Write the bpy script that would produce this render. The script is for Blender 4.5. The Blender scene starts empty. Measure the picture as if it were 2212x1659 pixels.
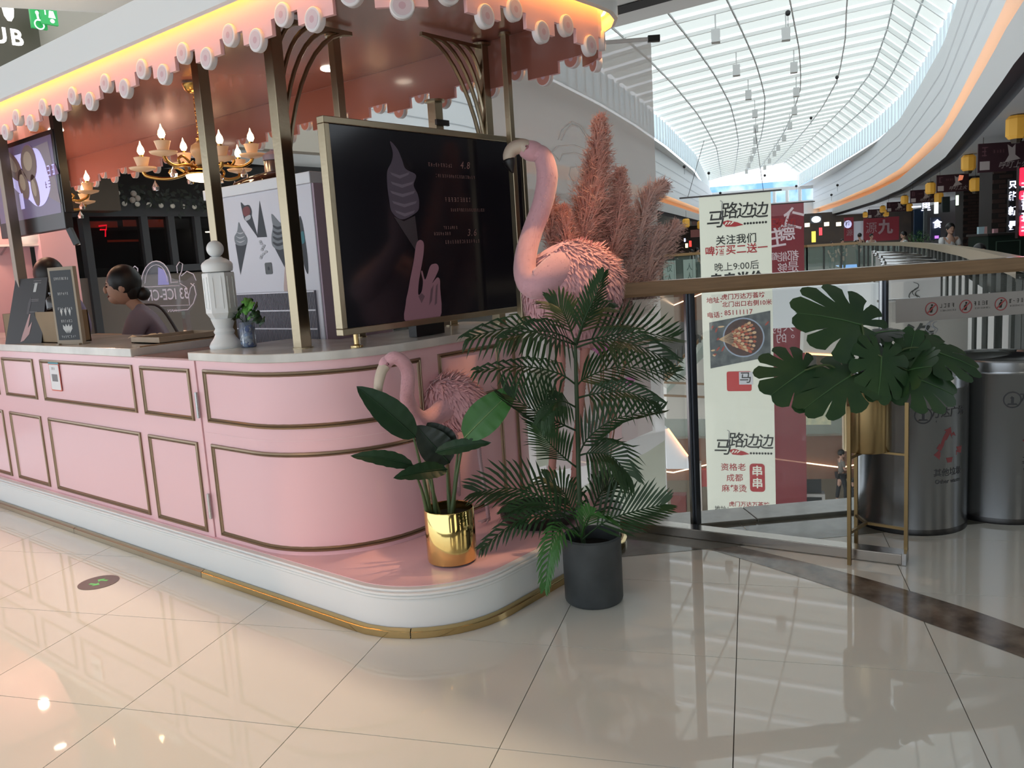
import bpy, bmesh, math, random
import numpy as np
from mathutils import Vector, Matrix
random.seed(7)
PI = math.pi
SC = bpy.context.scene
COL = SC.collection
# ------------------------------------------------------------------ camera
F, CX, CY, H = 1800.0, 1106.0, 829.5, 1.5
def _nz(v): return v / np.linalg.norm(v)
_n = _nz(np.array([0.0633, 1.0])); _p = math.atan(268 * math.cos(math.atan(.0633)) / F)
_up = -np.array([_n[0]*math.cos(_p), _n[1]*math.cos(_p), math.sin(_p)])
_vx = np.array([1474., -268 - .0633*1474, F])
_X = _nz(_vx - _up*np.dot(_vx, _up)); _Y = np.cross(_up, _X)
RW = np.array([_X, _Y, _up])
CAMP = np.array([0, 0, H])
def ray(x, y): return RW @ np.array([x-CX, y-CY, F])
def onz(x, y, z=0.): d = ray(x, y); return Vector(CAMP + d*((z-H)/d[2]))
def onx(x, y, a): d = ray(x, y); return Vector(CAMP + d*(a/d[0]))
def ony(x, y, a): d = ray(x, y); return Vector(CAMP + d*(a/d[1]))
def atd(x, y, D): return Vector(CAMP + ray(x, y)*(D/F))
MA = math.radians(23.1)
def mw(s, t, z=0.): return Vector((s*math.cos(MA) + t*math.sin(MA), s*math.sin(MA) - t*math.cos(MA), z))
def st(P): return (P[0]*math.cos(MA)+P[1]*math.sin(MA), P[0]*math.sin(MA)-P[1]*math.cos(MA))
cam = bpy.data.objects.new('camera', bpy.data.cameras.new('camera')); COL.objects.link(cam)
cam.data.sensor_width = 36; cam.data.lens = 36*F/2212; cam.data.clip_start = .05; cam.data.clip_end = 300
_m = Matrix.Identity(4)
for i in range(3):
    _m[i][0] = RW[i][0]; _m[i][1] = -RW[i][1]; _m[i][2] = -RW[i][2]; _m[i][3] = CAMP[i]
cam.matrix_world = _m; SC.camera = cam
ORD = 'first second third fourth fifth sixth seventh eighth ninth tenth eleventh twelfth'.split()
YC = math.atan2(RW[1][0], RW[0][0])           # yaw of a board that faces the camera
YR = math.atan2(-math.cos(MA), math.sin(MA))  # yaw of a board across the mall
# ------------------------------------------------------------------ world and light
SC.view_settings.view_transform = 'Standard'; SC.view_settings.look = 'None'
SC.cycles.max_bounces = 8; SC.cycles.diffuse_bounces = 4; SC.cycles.glossy_bounces = 4; SC.cycles.transmission_bounces = 6; SC.cycles.transparent_max_bounces = 24; SC.cycles.caustics_reflective = False; SC.cycles.caustics_refractive = False
SC.view_settings.gamma = 1; SC.view_settings.use_curve_mapping = False
SC.view_settings.exposure = 0.02
wd = bpy.data.worlds.new('sky'); SC.world = wd; wd.use_nodes = True
wd.node_tree.nodes['Background'].inputs[0].default_value = (.86, .93, 1.0, 1)
wd.node_tree.nodes['Background'].inputs[1].default_value = 2.1
def light(kind, name, loc, energy, color, size=.1, target=None, spot=None, blend=.4, sy=None):
    l = bpy.data.lights.new(name, kind); l.energy = energy; l.color = color
    if kind == 'AREA':
        l.size = size
        if sy: l.shape = 'RECTANGLE'; l.size_y = sy
    else: l.shadow_soft_size = size
    if spot: l.spot_size = math.radians(spot); l.spot_blend = blend
    o = bpy.data.objects.new(name, l); COL.objects.link(o); o.location = loc
    if target is not None:
        o.rotation_euler = (Vector(target)-Vector(loc)).to_track_quat('-Z', 'Y').to_euler()
    return o
WARM = (1., .62, .38)
light('SPOT', 'ceiling_spot', (2.06, 3.25, 3.36), 200, (1., .72, .5), .03, (1.5, 3.1, 0), 120, .6)
light('SPOT', 'ceiling_spot', (2.06, 5.6, 3.36), 150, (1., .72, .5), .03, (1.3, 5.2, 0), 120, .6)
light('SPOT', 'ceiling_spot', (-.8, 3.0, 3.2), 110, (1., .6, .42), .04, (2.4, 2.75, .2), 16, .5)
light('SPOT', 'ceiling_spot', (3.95, 1.85, 3.34), 190, (1., .58, .30), .04, (3.3, 2.36, 1.55), 21, .6)
light('SPOT', 'ceiling_spot', (4.2, 2.6, 3.25), 32, WARM, .05, (3.3, 1.9, 0), 50, .7)
# ------------------------------------------------------------------ helpers
def s2l(c):
    return c/12.92 if c <= .04045 else ((c+.055)/1.055)**2.4
def rgb(h):
    h = h.lstrip('#'); return tuple(s2l(int(h[i:i+2], 16)/255) for i in (0, 2, 4)) + (1,)
_M = {}
def mat(key, h, rough=.5, metal=0., emit=0., alpha=1., trans=0., noise=0., nscale=8., bump=0., spec=None, coat=0., sheen=0., ecol=None, stretch=None, h2=None, cut=None):
    if key in _M: return _M[key]
    m = bpy.data.materials.new(key); m.use_nodes = True
    nt = m.node_tree; b = nt.nodes['Principled BSDF']; c = rgb(h)
    b.inputs['Base Color'].default_value = c; b.inputs['Roughness'].default_value = rough
    b.inputs['Metallic'].default_value = metal; b.inputs['Alpha'].default_value = alpha
    b.inputs['Transmission Weight'].default_value = trans
    b.inputs['Coat Weight'].default_value = coat; b.inputs['Coat Roughness'].default_value = .08
    if sheen: b.inputs['Sheen Weight'].default_value = sheen
    if spec is not None: b.inputs['Specular IOR Level'].default_value = spec
    if emit:
        b.inputs['Emission Color'].default_value = rgb(ecol or h); b.inputs['Emission Strength'].default_value = emit
    if noise or bump or h2:
        tc = nt.nodes.new('ShaderNodeTexCoord'); mp = nt.nodes.new('ShaderNodeMapping')
        nt.links.new(tc.outputs['Object'], mp.inputs[0])
        if stretch: mp.inputs['Scale'].default_value = stretch
        n = nt.nodes.new('ShaderNodeTexNoise'); n.inputs['Scale'].default_value = nscale; n.inputs['Detail'].default_value = 5
        nt.links.new(mp.outputs[0], n.inputs['Vector'])
        if noise or h2:
            r = nt.nodes.new('ShaderNodeValToRGB')
            lo, hi = cut or (.3, .7)
            r.color_ramp.elements[0].position = lo; r.color_ramp.elements[1].position = hi
            if h2: r.color_ramp.elements[0].color = rgb(h2)
            else: r.color_ramp.elements[0].color = tuple(max(0, v*(1-noise)) for v in c[:3]) + (1,)
            r.color_ramp.elements[1].color = c
            nt.links.new(n.outputs[0], r.inputs[0]); nt.links.new(r.outputs[0], b.inputs['Base Color'])
        if bump:
            bp = nt.nodes.new('ShaderNodeBump'); bp.inputs['Strength'].default_value = bump; bp.inputs['Distance'].default_value = .01
            nt.links.new(n.outputs[0], bp.inputs['Height']); nt.links.new(bp.outputs[0], b.inputs['Normal'])
    _M[key] = m; return m
def clearmat(key, tint, amount, rough=.0, gloss=.25):
    """thin see-through sheet: part clear, part its own colour"""
    if key in _M: return _M[key]
    m = bpy.data.materials.new(key); m.use_nodes = True; nt = m.node_tree
    for n in list(nt.nodes): nt.nodes.remove(n)
    out = nt.nodes.new('ShaderNodeOutputMaterial'); tr = nt.nodes.new('ShaderNodeBsdfTransparent')
    df = nt.nodes.new('ShaderNodeBsdfDiffuse'); df.inputs[0].default_value = rgb(tint)
    tl = nt.nodes.new('ShaderNodeBsdfTranslucent'); tl.inputs[0].default_value = rgb(tint)
    gl = nt.nodes.new('ShaderNodeBsdfGlossy'); gl.inputs['Roughness'].default_value = .02
    a = nt.nodes.new('ShaderNodeMixShader'); a.inputs[0].default_value = .5
    nt.links.new(df.outputs[0], a.inputs[1]); nt.links.new(tl.outputs[0], a.inputs[2])
    b = nt.nodes.new('ShaderNodeMixShader'); b.inputs[0].default_value = amount
    nt.links.new(tr.outputs[0], b.inputs[1]); nt.links.new(a.outputs[0], b.inputs[2])
    fr = nt.nodes.new('ShaderNodeFresnel'); fr.inputs[0].default_value = 1.45
    mu = nt.nodes.new('ShaderNodeMath'); mu.operation = 'MULTIPLY'; mu.inputs[1].default_value = gloss
    nt.links.new(fr.outputs[0], mu.inputs[0])
    c = nt.nodes.new('ShaderNodeMixShader'); nt.links.new(mu.outputs[0], c.inputs[0])
    nt.links.new(b.outputs[0], c.inputs[1]); nt.links.new(gl.outputs[0], c.inputs[2])
    nt.links.new(c.outputs[0], out.inputs[0]); _M[key] = m; return m
class MB:
    def __init__(s): s.v = []; s.f = []
    def add(s, vs, fs):
        k = len(s.v); s.v += [tuple(v) for v in vs]; s.f += [tuple(i+k for i in f) for f in fs]; return s
    def box(s, x0, x1, y0, y1, z0, z1, M=None):
        vs = [Vector((x, y, z)) for z in (z0, z1) for x, y in ((x0, y0), (x1, y0), (x1, y1), (x0, y1))]
        if M: vs = [M @ v for v in vs]
        return s.add(vs, [(3,2,1,0), (4,5,6,7), (0,1,5,4), (1,2,6,5), (2,3,7,6), (3,0,4,7)])
    def bar(s, p, q, w, h=None, up=(0,0,1)):
        """square bar from p to q"""
        p = Vector(p); q = Vector(q); h = h or w; d = (q-p).normalized(); up = Vector(up)
        if abs(d.dot(up)) > .98: up = Vector((1,0,0)) if abs(d.x) < .9 else Vector((0,1,0))
        a = d.cross(up).normalized()*w/2; b = a.cross(d).normalized()*h/2
        vs = [p-a-b, p+a-b, p+a+b, p-a+b, q-a-b, q+a-b, q+a+b, q-a+b]
        return s.add(vs, [(3,2,1,0), (4,5,6,7), (0,1,5,4), (1,2,6,5), (2,3,7,6), (3,0,4,7)])
    def tube(s, pts, r, n=10, caps=True, flat=1.):
        pts = [Vector(p) for p in pts]; R = r if hasattr(r, '__len__') else [r]*len(pts)
        ref = None; rings = []
        for i, p in enumerate(pts):
            d = (pts[min(i+1, len(pts)-1)] - pts[max(i-1, 0)]).normalized()
            if ref is None:
                ref = Vector((0,0,1)) if abs(d.z) < .9 else Vector((1,0,0))
            a = (ref - d*ref.dot(d)).normalized(); ref = a; b = d.cross(a)
            rings.append([p + (a*math.cos(2*PI*k/n)*flat + b*math.sin(2*PI*k/n))*R[i] for k in range(n)])
        vs = [v for g in rings for v in g]; fs = []
        for i in range(len(pts)-1):
            for k in range(n): fs.append((i*n+k, i*n+(k+1)%n, (i+1)*n+(k+1)%n, (i+1)*n+k))
        if caps: fs += [tuple(range(n-1, -1, -1)), tuple((len(pts)-1)*n+k for k in range(n))]
        return s.add(vs, fs)
    def lathe(s, prof, c=(0,0,0), n=24, caps=True, nz=None):
        c = Vector(c); vs = [(c.x + r*math.cos(2*PI*k/n), c.y + r*math.sin(2*PI*k/n), c.z + z) for r, z in prof for k in range(n)]; fs = []
        for i in range(len(prof)-1):
            for k in range(n): fs.append((i*n+k, i*n+(k+1)%n, (i+1)*n+(k+1)%n, (i+1)*n+k))
        if caps: fs += [tuple(range(n-1, -1, -1)), tuple((len(prof)-1)*n+k for k in range(n))]
        return s.add(vs, fs)
    def prism(s, poly, z0, z1, fn=None):
        fn = fn or (lambda x, y, z: (x, y, z)); n = len(poly)
        vs = [fn(x, y, z0) for x, y in poly] + [fn(x, y, z1) for x, y in poly]
        return s.add(vs, [tuple(range(n-1, -1, -1)), tuple(range(n, 2*n))] + [(i, (i+1)%n, n+(i+1)%n, n+i) for i in range(n)])
    def grid(s, rows):
        m = len(rows[0]); vs = [p for r in rows for p in r]
        return s.add(vs, [(i*m+j, i*m+j+1, (i+1)*m+j+1, (i+1)*m+j) for i in range(len(rows)-1) for j in range(m-1)])
    def ball(s, c, r, nu=12, nv=8, M=None):
        c = Vector(c); r = Vector((r, r, r)) if not hasattr(r, '__len__') else Vector(r); vs = []; fs = []
        for i in range(nv+1):
            a = PI*i/nv
            for k in range(nu):
                b = 2*PI*k/nu; p = Vector((r.x*math.sin(a)*math.cos(b), r.y*math.sin(a)*math.sin(b), r.z*math.cos(a)))
                if M: p = M @ p
                vs.append(c+p)
        for i in range(nv):
            for k in range(nu): fs.append((i*nu+k, (i+1)*nu+k, (i+1)*nu+(k+1)%nu, i*nu+(k+1)%nu))
        return s.add(vs, fs)
    def build(s, name, m, parent=None, smooth=0, label=None, sub=0, bevel=0, thick=0):
        me = bpy.data.meshes.new(name); me.from_pydata(s.v, [], s.f); me.update()
        if smooth:
            for p in me.polygons: p.use_smooth = True
            if smooth > 1: me.set_sharp_from_angle(angle=math.radians(smooth))
        me.materials.append(m)
        o = bpy.data.objects.new(name, me); COL.objects.link(o)
        if parent: o.parent = parent
        if label: o['label'] = label
        if thick:
            q = o.modifiers.new('thickness', 'SOLIDIFY'); q.thickness = thick; q.offset = 0
        if bevel:
            q = o.modifiers.new('edge', 'BEVEL'); q.width = bevel; q.segments = 2; q.limit_method = 'ANGLE'
        if sub:
            q = o.modifiers.new('smooth', 'SUBSURF'); q.levels = q.render_levels = sub
        return o
def tag(o, label, cat, group=None, kind=None):
    o['label'] = label; o['category'] = cat
    if group: o['group'] = group
    if kind: o['kind'] = kind
    return o
def thing(name, label, cat, loc=(0,0,0), rz=0., group=None):
    o = bpy.data.objects.new(name, None); COL.objects.link(o); o.location = loc; o.rotation_euler = (0,0,rz); o.empty_display_size = .1
    return tag(o, label, cat, group)
def struct(o, label=None):
    o['kind'] = 'structure'
    if label: o['label'] = label
    return o
KIDS = {}
def copy_tree(o, parent=None):
    c = o.copy(); COL.objects.link(c)
    if parent: c.parent = parent
    for ch in [k for k in o.children]: copy_tree(ch, c)
    return c
_txt = {}
def text_mesh(s, size, bold=0., extrude=0., align='CENTER', shear=0., spacing=1.):
    k = (s, round(size, 4), bold, align, shear, spacing)
    if k not in _txt:
        cu = bpy.data.curves.new('lettering', 'FONT'); cu.body = s; cu.size = size; cu.align_x = align; cu.align_y = 'CENTER'
        cu.offset = bold*size; cu.resolution_u = 3; cu.shear = shear; cu.space_character = spacing
        o = bpy.data.objects.new('lettering', cu); COL.objects.link(o)
        dg = bpy.context.evaluated_depsgraph_get(); me = bpy.data.meshes.new_from_object(o.evaluated_get(dg))
        bpy.data.objects.remove(o)
        _txt[k] = me
    return _txt[k]
def text(s, x, z, size, m, parent, y=-.004, bold=0., align='CENTER', shear=0., name='lettering', rot=0., mirror=False, sx=1., spacing=1.):
    """flat lettering on a board: local x to the right, local z up, face towards -y"""
    me = text_mesh(s, size, bold, 0, align, shear, spacing).copy(); me.materials.clear(); me.materials.append(m)
    o = bpy.data.objects.new(name, me); COL.objects.link(o); o.parent = parent
    o.location = (x, y, z); o.rotation_euler = (PI/2, -rot, 0); o.scale = (-sx if mirror else sx, 1, 1)
    return o
def flat(poly, m, parent, y=-.003, name='print', th=.0008):
    b = MB(); n = len(poly)
    b.add([(x, y, z) for x, z in poly], [tuple(range(n))])
    return b.build(name, m, parent)
def scrib(x, z, w, h, m, parent, y=-.004, seed=None, name='lettering'):
    """a line of print too small to read: short strokes"""
    R = random.Random(seed or int(abs(x*977+z*1313+w*77)*100)+3); b = MB(); u = x-w/2
    while u < x+w/2-h*.3:
        cw = h*R.uniform(.6, .95)
        for k in range(3):
            if R.random() < .8:
                zz = z + h*(k/2-.5)*.9; b.add([(u, y, zz), (u+cw*R.uniform(.5, .95), y, zz), (u+cw*R.uniform(.5, .95), y, zz+h*.13), (u, y, zz+h*.13)], [(0, 1, 2, 3)])
        for k in range(2):
            if R.random() < .75:
                xx = u + cw*R.uniform(0, .8); b.add([(xx, y, z-h/2), (xx+h*.12, y, z-h/2), (xx+h*.12, y, z+h/2), (xx, y, z+h/2)], [(0, 1, 2, 3)])
        u += h*1.12
    return b.build(name, m, parent)
def ell(cx, cz, rx, rz, n=20, rot=0.):
    c, s = math.cos(rot), math.sin(rot)
    return [(cx + rx*math.cos(2*PI*k/n)*c - rz*math.sin(2*PI*k/n)*s, cz + rx*math.cos(2*PI*k/n)*s + rz*math.sin(2*PI*k/n)*c) for k in range(n)]
def smooth(pts, n=5):
    P = [Vector((x, y, 0)) for x, y in pts]; m = len(P); out = []
    for i in range(m):
        p0, p1, p2, p3 = P[i-1], P[i], P[(i+1) % m], P[(i+2) % m]
        for k in range(n):
            t = k/n; q = .5*((2*p1) + (p2-p0)*t + (2*p0-5*p1+4*p2-p3)*t*t + (3*p1-p0-3*p2+p3)*t**3); out.append((q.x, q.y))
    return out
def rect(x0, x1, z0, z1): return [(x0, z0), (x1, z0), (x1, z1), (x0, z1)]
def rrect(x0, x1, z0, z1, r, n=5):
    out = []
    for cx, cz, a in ((x1-r, z0+r, -90), (x1-r, z1-r, 0), (x0+r, z1-r, 90), (x0+r, z0+r, 180)):
        for k in range(n+1):
            t = math.radians(a+90*k/n); out.append((cx+r*math.cos(t), cz+r*math.sin(t)))
    return out
def bez(pts, n=12):
    """smooth curve through points"""
    P = [Vector(p) for p in pts]; out = []
    for i in range(len(P)-1):
        p0 = P[max(i-1, 0)]; p1 = P[i]; p2 = P[i+1]; p3 = P[min(i+2, len(P)-1)]
        for k in range(n):
            t = k/n
            out.append(.5*((2*p1) + (p2-p0)*t + (2*p0-5*p1+4*p2-p3)*t*t + (3*p1-p0-3*p2+p3)*t**3))
    out.append(P[-1]); return out
def lerp_list(vals, n):
    return [float(np.interp(i/(n-1)*(len(vals)-1), range(len(vals)), vals)) for i in range(n)]
# shared materials
m_gold = mat('brushed_brass', 'a59880', .3, 1., bump=.05, nscale=60)
m_goldp = mat('polished_brass', 'c2ab7c', .14, 1.)
m_steel = mat('stainless', 'b9babb', .25, 1.)
m_white = mat('white_paint', 'e3e7e8', .35)
m_pink = mat('pink_lacquer', 'ebc1c8', .32, coat=.15)
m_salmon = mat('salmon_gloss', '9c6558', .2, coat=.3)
m_black = mat('black_plastic', '121214', .3)
m_ink = mat('black_ink', '23241f', .6)
m_red = mat('red_ink', '9c2a2c', .6)
m_wood = mat('oak_rail', '94785a', .35, noise=.25, nscale=6, stretch=(1, 1, 12))
m_dark = mat('dark_wood', '2b2523', .5)
# ================================================================== FLOOR
def clip(poly, nx, ny, c):
    """keep nx*x+ny*y <= c"""
    out = []
    for i in range(len(poly)):
        a, b = poly[i], poly[(i+1) % len(poly)]
        da = nx*a[0]+ny*a[1]-c; db = nx*b[0]+ny*b[1]-c
        if da <= 0: out.append(a)
        if (da < 0 < db) or (db < 0 < da):
            t = da/(da-db); out.append((a[0]+(b[0]-a[0])*t, a[1]+(b[1]-a[1])*t))
    return out
RD = Vector((.694, -.720, 0)).normalized()         # direction of the near railing
RP = Vector((4.02, 1.99, 0))                       # a point under the handrail
RN = Vector((-RD.y, RD.x, 0))                      # towards the void
EDGE_C = RP.dot(RN) + .21
m_tile = mat('polished_tile', 'd9dad3', .028, noise=.04, nscale=1.3, coat=.0, spec=.5)
floor = MB().prism([(-4, -6), (6.2, -6), (6.2, -.2), (4.05, 2.4), (3.8, 2.4), (3.8, 9), (6.6, 9), (6.6, 14), (-4, 14)], -.25, -.012).build('floor', mat('grout', '6f6a62', .8))
struct(floor, 'polished cream tiled floor with fine dark joints')
gi = 0
for i in range(-3, 7):
    for j in range(-11, 6):
        s0 = 2.977 + (i-4)*.704; t0 = -1.485 + (j+1)*.704; g = .0016
        q = [tuple(mw(a, b)[:2]) for a, b in ((s0+g, t0+g), (s0+.704-g, t0+g), (s0+.704-g, t0+.704-g), (s0+g, t0+.704-g))]
        for half in (0, 1):
            p = clip(q, RN.x, RN.y, EDGE_C) if half == 0 else q
            p = clip(p, 0, 1, 2.4) if half == 0 else clip(clip(p, 0, -1, -2.4), 1, 0, 3.78)
            if len(p) < 3: continue
            cx = sum(v[0] for v in p)/len(p); cy = sum(v[1] for v in p)/len(p)
            d = (cx*RW[0][2] + cy*RW[1][2])
            if d < .5 or (cx > 2.75 and cy > 2.8): continue
            MB().prism(p[::-1] if False else p, -.014, 0).build('tile', m_tile, floor); gi += 1
# dark emperador border stones let into the floor
m_emp = mat('brown_marble', '84776a', .12, noise=.45, nscale=9, bump=0, h2='55493f', cut=(.35, .62))
lo = [onz(*q) for q in [(1335, 1148), (1400, 1153), (1510, 1180), (1800, 1270), (2000, 1345), (2212, 1422)]] + [Vector((3.05, 0.05, 0)), Vector((2.75, -.6, 0))]
hi = [onz(*q) for q in [(1345, 1135), (1450, 1150), (1700, 1205), (1900, 1258), (2080, 1312), (2212, 1358)]] + [Vector((3.32, .06, 0)), Vector((3.02, -.6, 0))]
lo = bez(lo, 4); hi = bez(hi, 4)
for k in range(0, len(lo)-1, 3):
    a = lo[k:k+4]; b = hi[k:k+4]
    if len(a) < 2: break
    MB().grid([[Vector((p.x, p.y, .0012)) for p in a], [Vector((p.x, p.y, .0012)) for p in b]]).build('border_stone', m_emp, floor)
m_grey = mat('grey_marble', '7d7d74', .1, noise=.35, nscale=5, h2='5b5c55')
def rl(u, w, z): p = RP + RD*u + RN*w; return (p.x, p.y, z)
for k in range(7):
    u0 = -.62 + k*.8; u1 = min(u0+.797, 4.8)
    MB().add([rl(u0, -.34, .0014), rl(u1, -.34, .0014), rl(u1, -.01, .0014), rl(u0, -.01, .0014)], [(0, 1, 2, 3)]).build('border_stone', m_grey, floor)
kb = MB()
for k in range(6):
    u0 = -.62 + k*.9; u1 = u0 + .897
    kb2 = MB(); v = [rl(u0, -.01, -.3), rl(u1, -.01, -.3), rl(u1, .22, -.3), rl(u0, .22, -.3), rl(u0, -.01, .02), rl(u1, -.01, .02), rl(u1, .22, .02), rl(u0, .22, .02)]
    kb2.add(v, [(3,2,1,0), (4,5,6,7), (0,1,5,4), (1,2,6,5), (2,3,7,6), (3,0,4,7)])
    kb2.build('kerb_stone', m_grey, floor, bevel=.006)
# sticker on the floor
stk = thing('floor_sticker', 'round brown sticker with two green arrows on the tiled floor', 'sticker', onz(213, 1258, .0012), math.radians(20))
MB().prism(ell(0, 0, .098, .098, 32), 0, .0008).build('disc', mat('sticker_brown', '6d5f5e', .4), stk)
for sx in (-1, 1):
    ar = [(-.008, -.03), (.008, -.03), (.008, .005), (.024, .005), (0, .034), (-.024, .005), (-.008, .005)]
    MB().prism([(x*sx + sx*.028, y*sx) for x, y in ar], .0009, .0013).build('arrow', mat('sticker_green', '6fcf7c', .5), stk)
# ================================================================== KIOSK
def rpath(x0, y0, r, x1=None, r2=.25, ymax=7.6, back=None, n=14):
    """outline of the kiosk: long front at x0, rounded corner, end at y0, second rounded corner at x1"""
    P = [(x0, ymax)]
    for k in range(n+1):
        a = PI + (PI/2)*k/n; P.append((x0+r+r*math.cos(a), y0+r+r*math.sin(a)))
    for k in range(n+1):
        a = 1.5*PI + (PI/2)*k/n; P.append((x1-r2+r2*math.cos(a), y0+r2+r2*math.sin(a)))
    P.append((x1, back if back else ymax)); return P
def cum(P):
    L = [0]
    for a, b in zip(P, P[1:]): L.append(L[-1] + math.hypot(b[0]-a[0], b[1]-a[1]))
    return L
class Path:
    def __init__(s, P): s.P = P; s.L = cum(P)
    def at(s, u):
        x = np.interp(u, s.L, [p[0] for p in s.P]); y = np.interp(u, s.L, [p[1] for p in s.P]); return float(x), float(y)
    def nrm(s, u):
        a = s.at(max(u-.01, 0)); b = s.at(u+.01); d = Vector((b[0]-a[0], b[1]-a[1])).normalized(); return Vector((-d.y, d.x))*-1
    def u_of_y(s, y): return s.P[0][1] - y                     # on the long front
    def u_of_x(s, x, y0):                                      # on the end
        for k in range(len(s.P)-1):
            if s.P[k][0] <= x <= s.P[k+1][0] and abs(s.P[k][1]-y0) < .02: return s.L[k] + x - s.P[k][0]
        return None
# plinth
pl = thing('kiosk_plinth', 'white rounded plinth under the pink kiosk with pink top and brass strip', 'plinth', (0, 0, 0))
O1 = rpath(2.135, 2.225, .44, 3.74, .32, 8.2, 3.2)
MB().prism(O1, .03, .175).build('base', m_white, pl, smooth=40)
for d, z0, z1, nm in ((.006, .158, .172, 0), (.0, .175, .187, 0), (.012, .187, .198, 0)):
    MB().prism(rpath(2.135-.0+d-.012, 2.225+d-.012, .44, 3.752-d, .32, 8.2, 3.2), z0, z1).build('molding', m_white, pl, smooth=40, bevel=.003)
MB().prism(rpath(2.165, 2.255, .42, 3.71, .3, 8.19, 3.2), .19, .2).build('platform_top', m_pink, pl, smooth=40)
bp = Path(rpath(2.118, 2.208, .45, 3.757, .33, 8.2, 3.2)); tot = bp.L[-1]; u = 0; segs = []
while u < tot-.02:
    ln = 1.45 if u < 5.3 else .9
    segs.append((u, min(u+ln, tot))); u += ln
for a, b in segs:
    n = 14; m = MB(); rows = []
    for (dd, z) in ((.0, .001), (.014, .001), (.014, .028), (.0, .036), (-.012, .036)):
        row = []
        for k in range(n+1):
            uu = a + .002 + (b-a-.004)*k/n; x, y = bp.at(uu); nn = bp.nrm(uu); row.append((x + nn.x*dd, y + nn.y*dd, z))
        rows.append(row)
    m.grid(rows).build('brass_strip', m_goldp if a > 3.2 else m_gold, pl, smooth=40)
# counters
YS = 3.803   # seam between the corner counter and the swing door
m_mold = mat('antique_gold', '8f7c66', .32, .7)
def frame_on(path, ua, ub, z0, z1, parent, off=0.):
    n = max(2, int((ub-ua)/.05)); m = MB(); w = .022
    def loop(d0, d1, zz0, zz1, uu0, uu1): pass
    # outer to inner stepped profile, one closed strip
    def ring(ins, out):
        pts = []
        A, B, Z0, Z1 = ua+ins, ub-ins, z0+ins, z1-ins
        for k in range(n+1): pts.append((A+(B-A)*k/n, Z0))
        for k in range(1, 5): pts.append((B, Z0+(Z1-Z0)*k/4))
        for k in range(1, n+1): pts.append((B-(B-A)*k/n, Z1))
        for k in range(1, 5): pts.append((A, Z1-(Z1-Z0)*k/4))
        res = []
        for uu, z in pts:
            x, y = path.at(uu); nn = path.nrm(uu); res.append((x+nn.x*(out+off), y+nn.y*(out+off), z))
        return res
    rows = [ring(0, 0), ring(.002, .008), ring(.010, .011), ring(.013, .005), ring(.017, .009), ring(.022, .004), ring(.024, 0)]
    m.grid(rows).build('panel_molding', m_mold, parent, smooth=50)
    return m
cb = Path(rpath(2.185, 2.86, .53, 3.70, .16, 7.8, 3.3))
cc = thing('corner_counter', 'pink rounded corner counter with brass framed panels behind the small flamingo', 'counter')
body = [p for p in cb.P if p[1] <= YS] ; body = [(2.185, YS)] + [p for p in cb.P[1:-1]] + [(3.70, 3.4), (2.75, 3.4), (2.75, YS)]
MB().prism(body, .2, 1.108).build('body', m_pink, cc, smooth=40)
u0 = cb.u_of_y(3.745); u1 = cb.u_of_x(2.80, 2.86)
for za, zb in ((.80, 1.066), (.219, .692)):
    frame_on(cb, u0, u1, za, zb, cc)
    frame_on(cb, cb.u_of_x(2.92, 2.86), cb.u_of_x(3.385, 2.86), za, zb, cc)
    frame_on(cb, cb.u_of_x(3.50, 2.86), cb.L[-1]-.12, za, zb, cc)
# fine seam lines across the middle rail
n = 30; ub = cb.L[-1]-.02; ua = cb.u_of_y(3.79)
for z in (.744,):
    MB().grid([[(cb.at(ua+(ub-ua)*k/60)[0]+cb.nrm(ua+(ub-ua)*k/60).x*.0012, cb.at(ua+(ub-ua)*k/60)[1]+cb.nrm(ua+(ub-ua)*k/60).y*.0012, z+dz) for k in range(61)] for dz in (0, .003)]).build('seam_strip', mat('seam', 'f0cdd2', .3), cc, smooth=1)
wt = thing('corner_worktop', 'pale marble worktop curving along the corner counter under the menu screen', 'worktop')
ow = rpath(2.163, 2.838, .55, 3.735, .18, YS+.028, 3.42)
MB().prism(ow + [(2.78, 3.42), (2.78, YS+.028)], 1.109, 1.15).build('slab', mat('marble_top', 'd9d8d2', .18, noise=.12, nscale=4, h2='b9b7b2'), wt, smooth=40, bevel=.004)
# swing door
dr = thing('counter_door', 'pink swing door of the counter with two hinges and two framed panels', 'door', (0, 0, 0))
MB().box(2.178, 2.22, YS+.004, 4.405, .186, 1.108).build('door_leaf', m_pink, dr, bevel=.002)
lf = Path([(2.178, 7.8), (2.178, 3.0)])
for za, zb in ((.80, 1.066), (.219, .692)): frame_on(lf, lf.u_of_y(4.353), lf.u_of_y(3.858), za, zb, dr)
for za, zb in ((.82, .95), (.30, .43)):
    h = MB(); h.tube([(2.172, YS+.008, za), (2.172, YS+.008, zb)], .009, 10); h.build('hinge', m_steel, dr, smooth=40)
MB().box(2.176, 2.76, YS+.01, 4.40, 1.108, 1.116).build('door_cap', m_salmon, dr)
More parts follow.
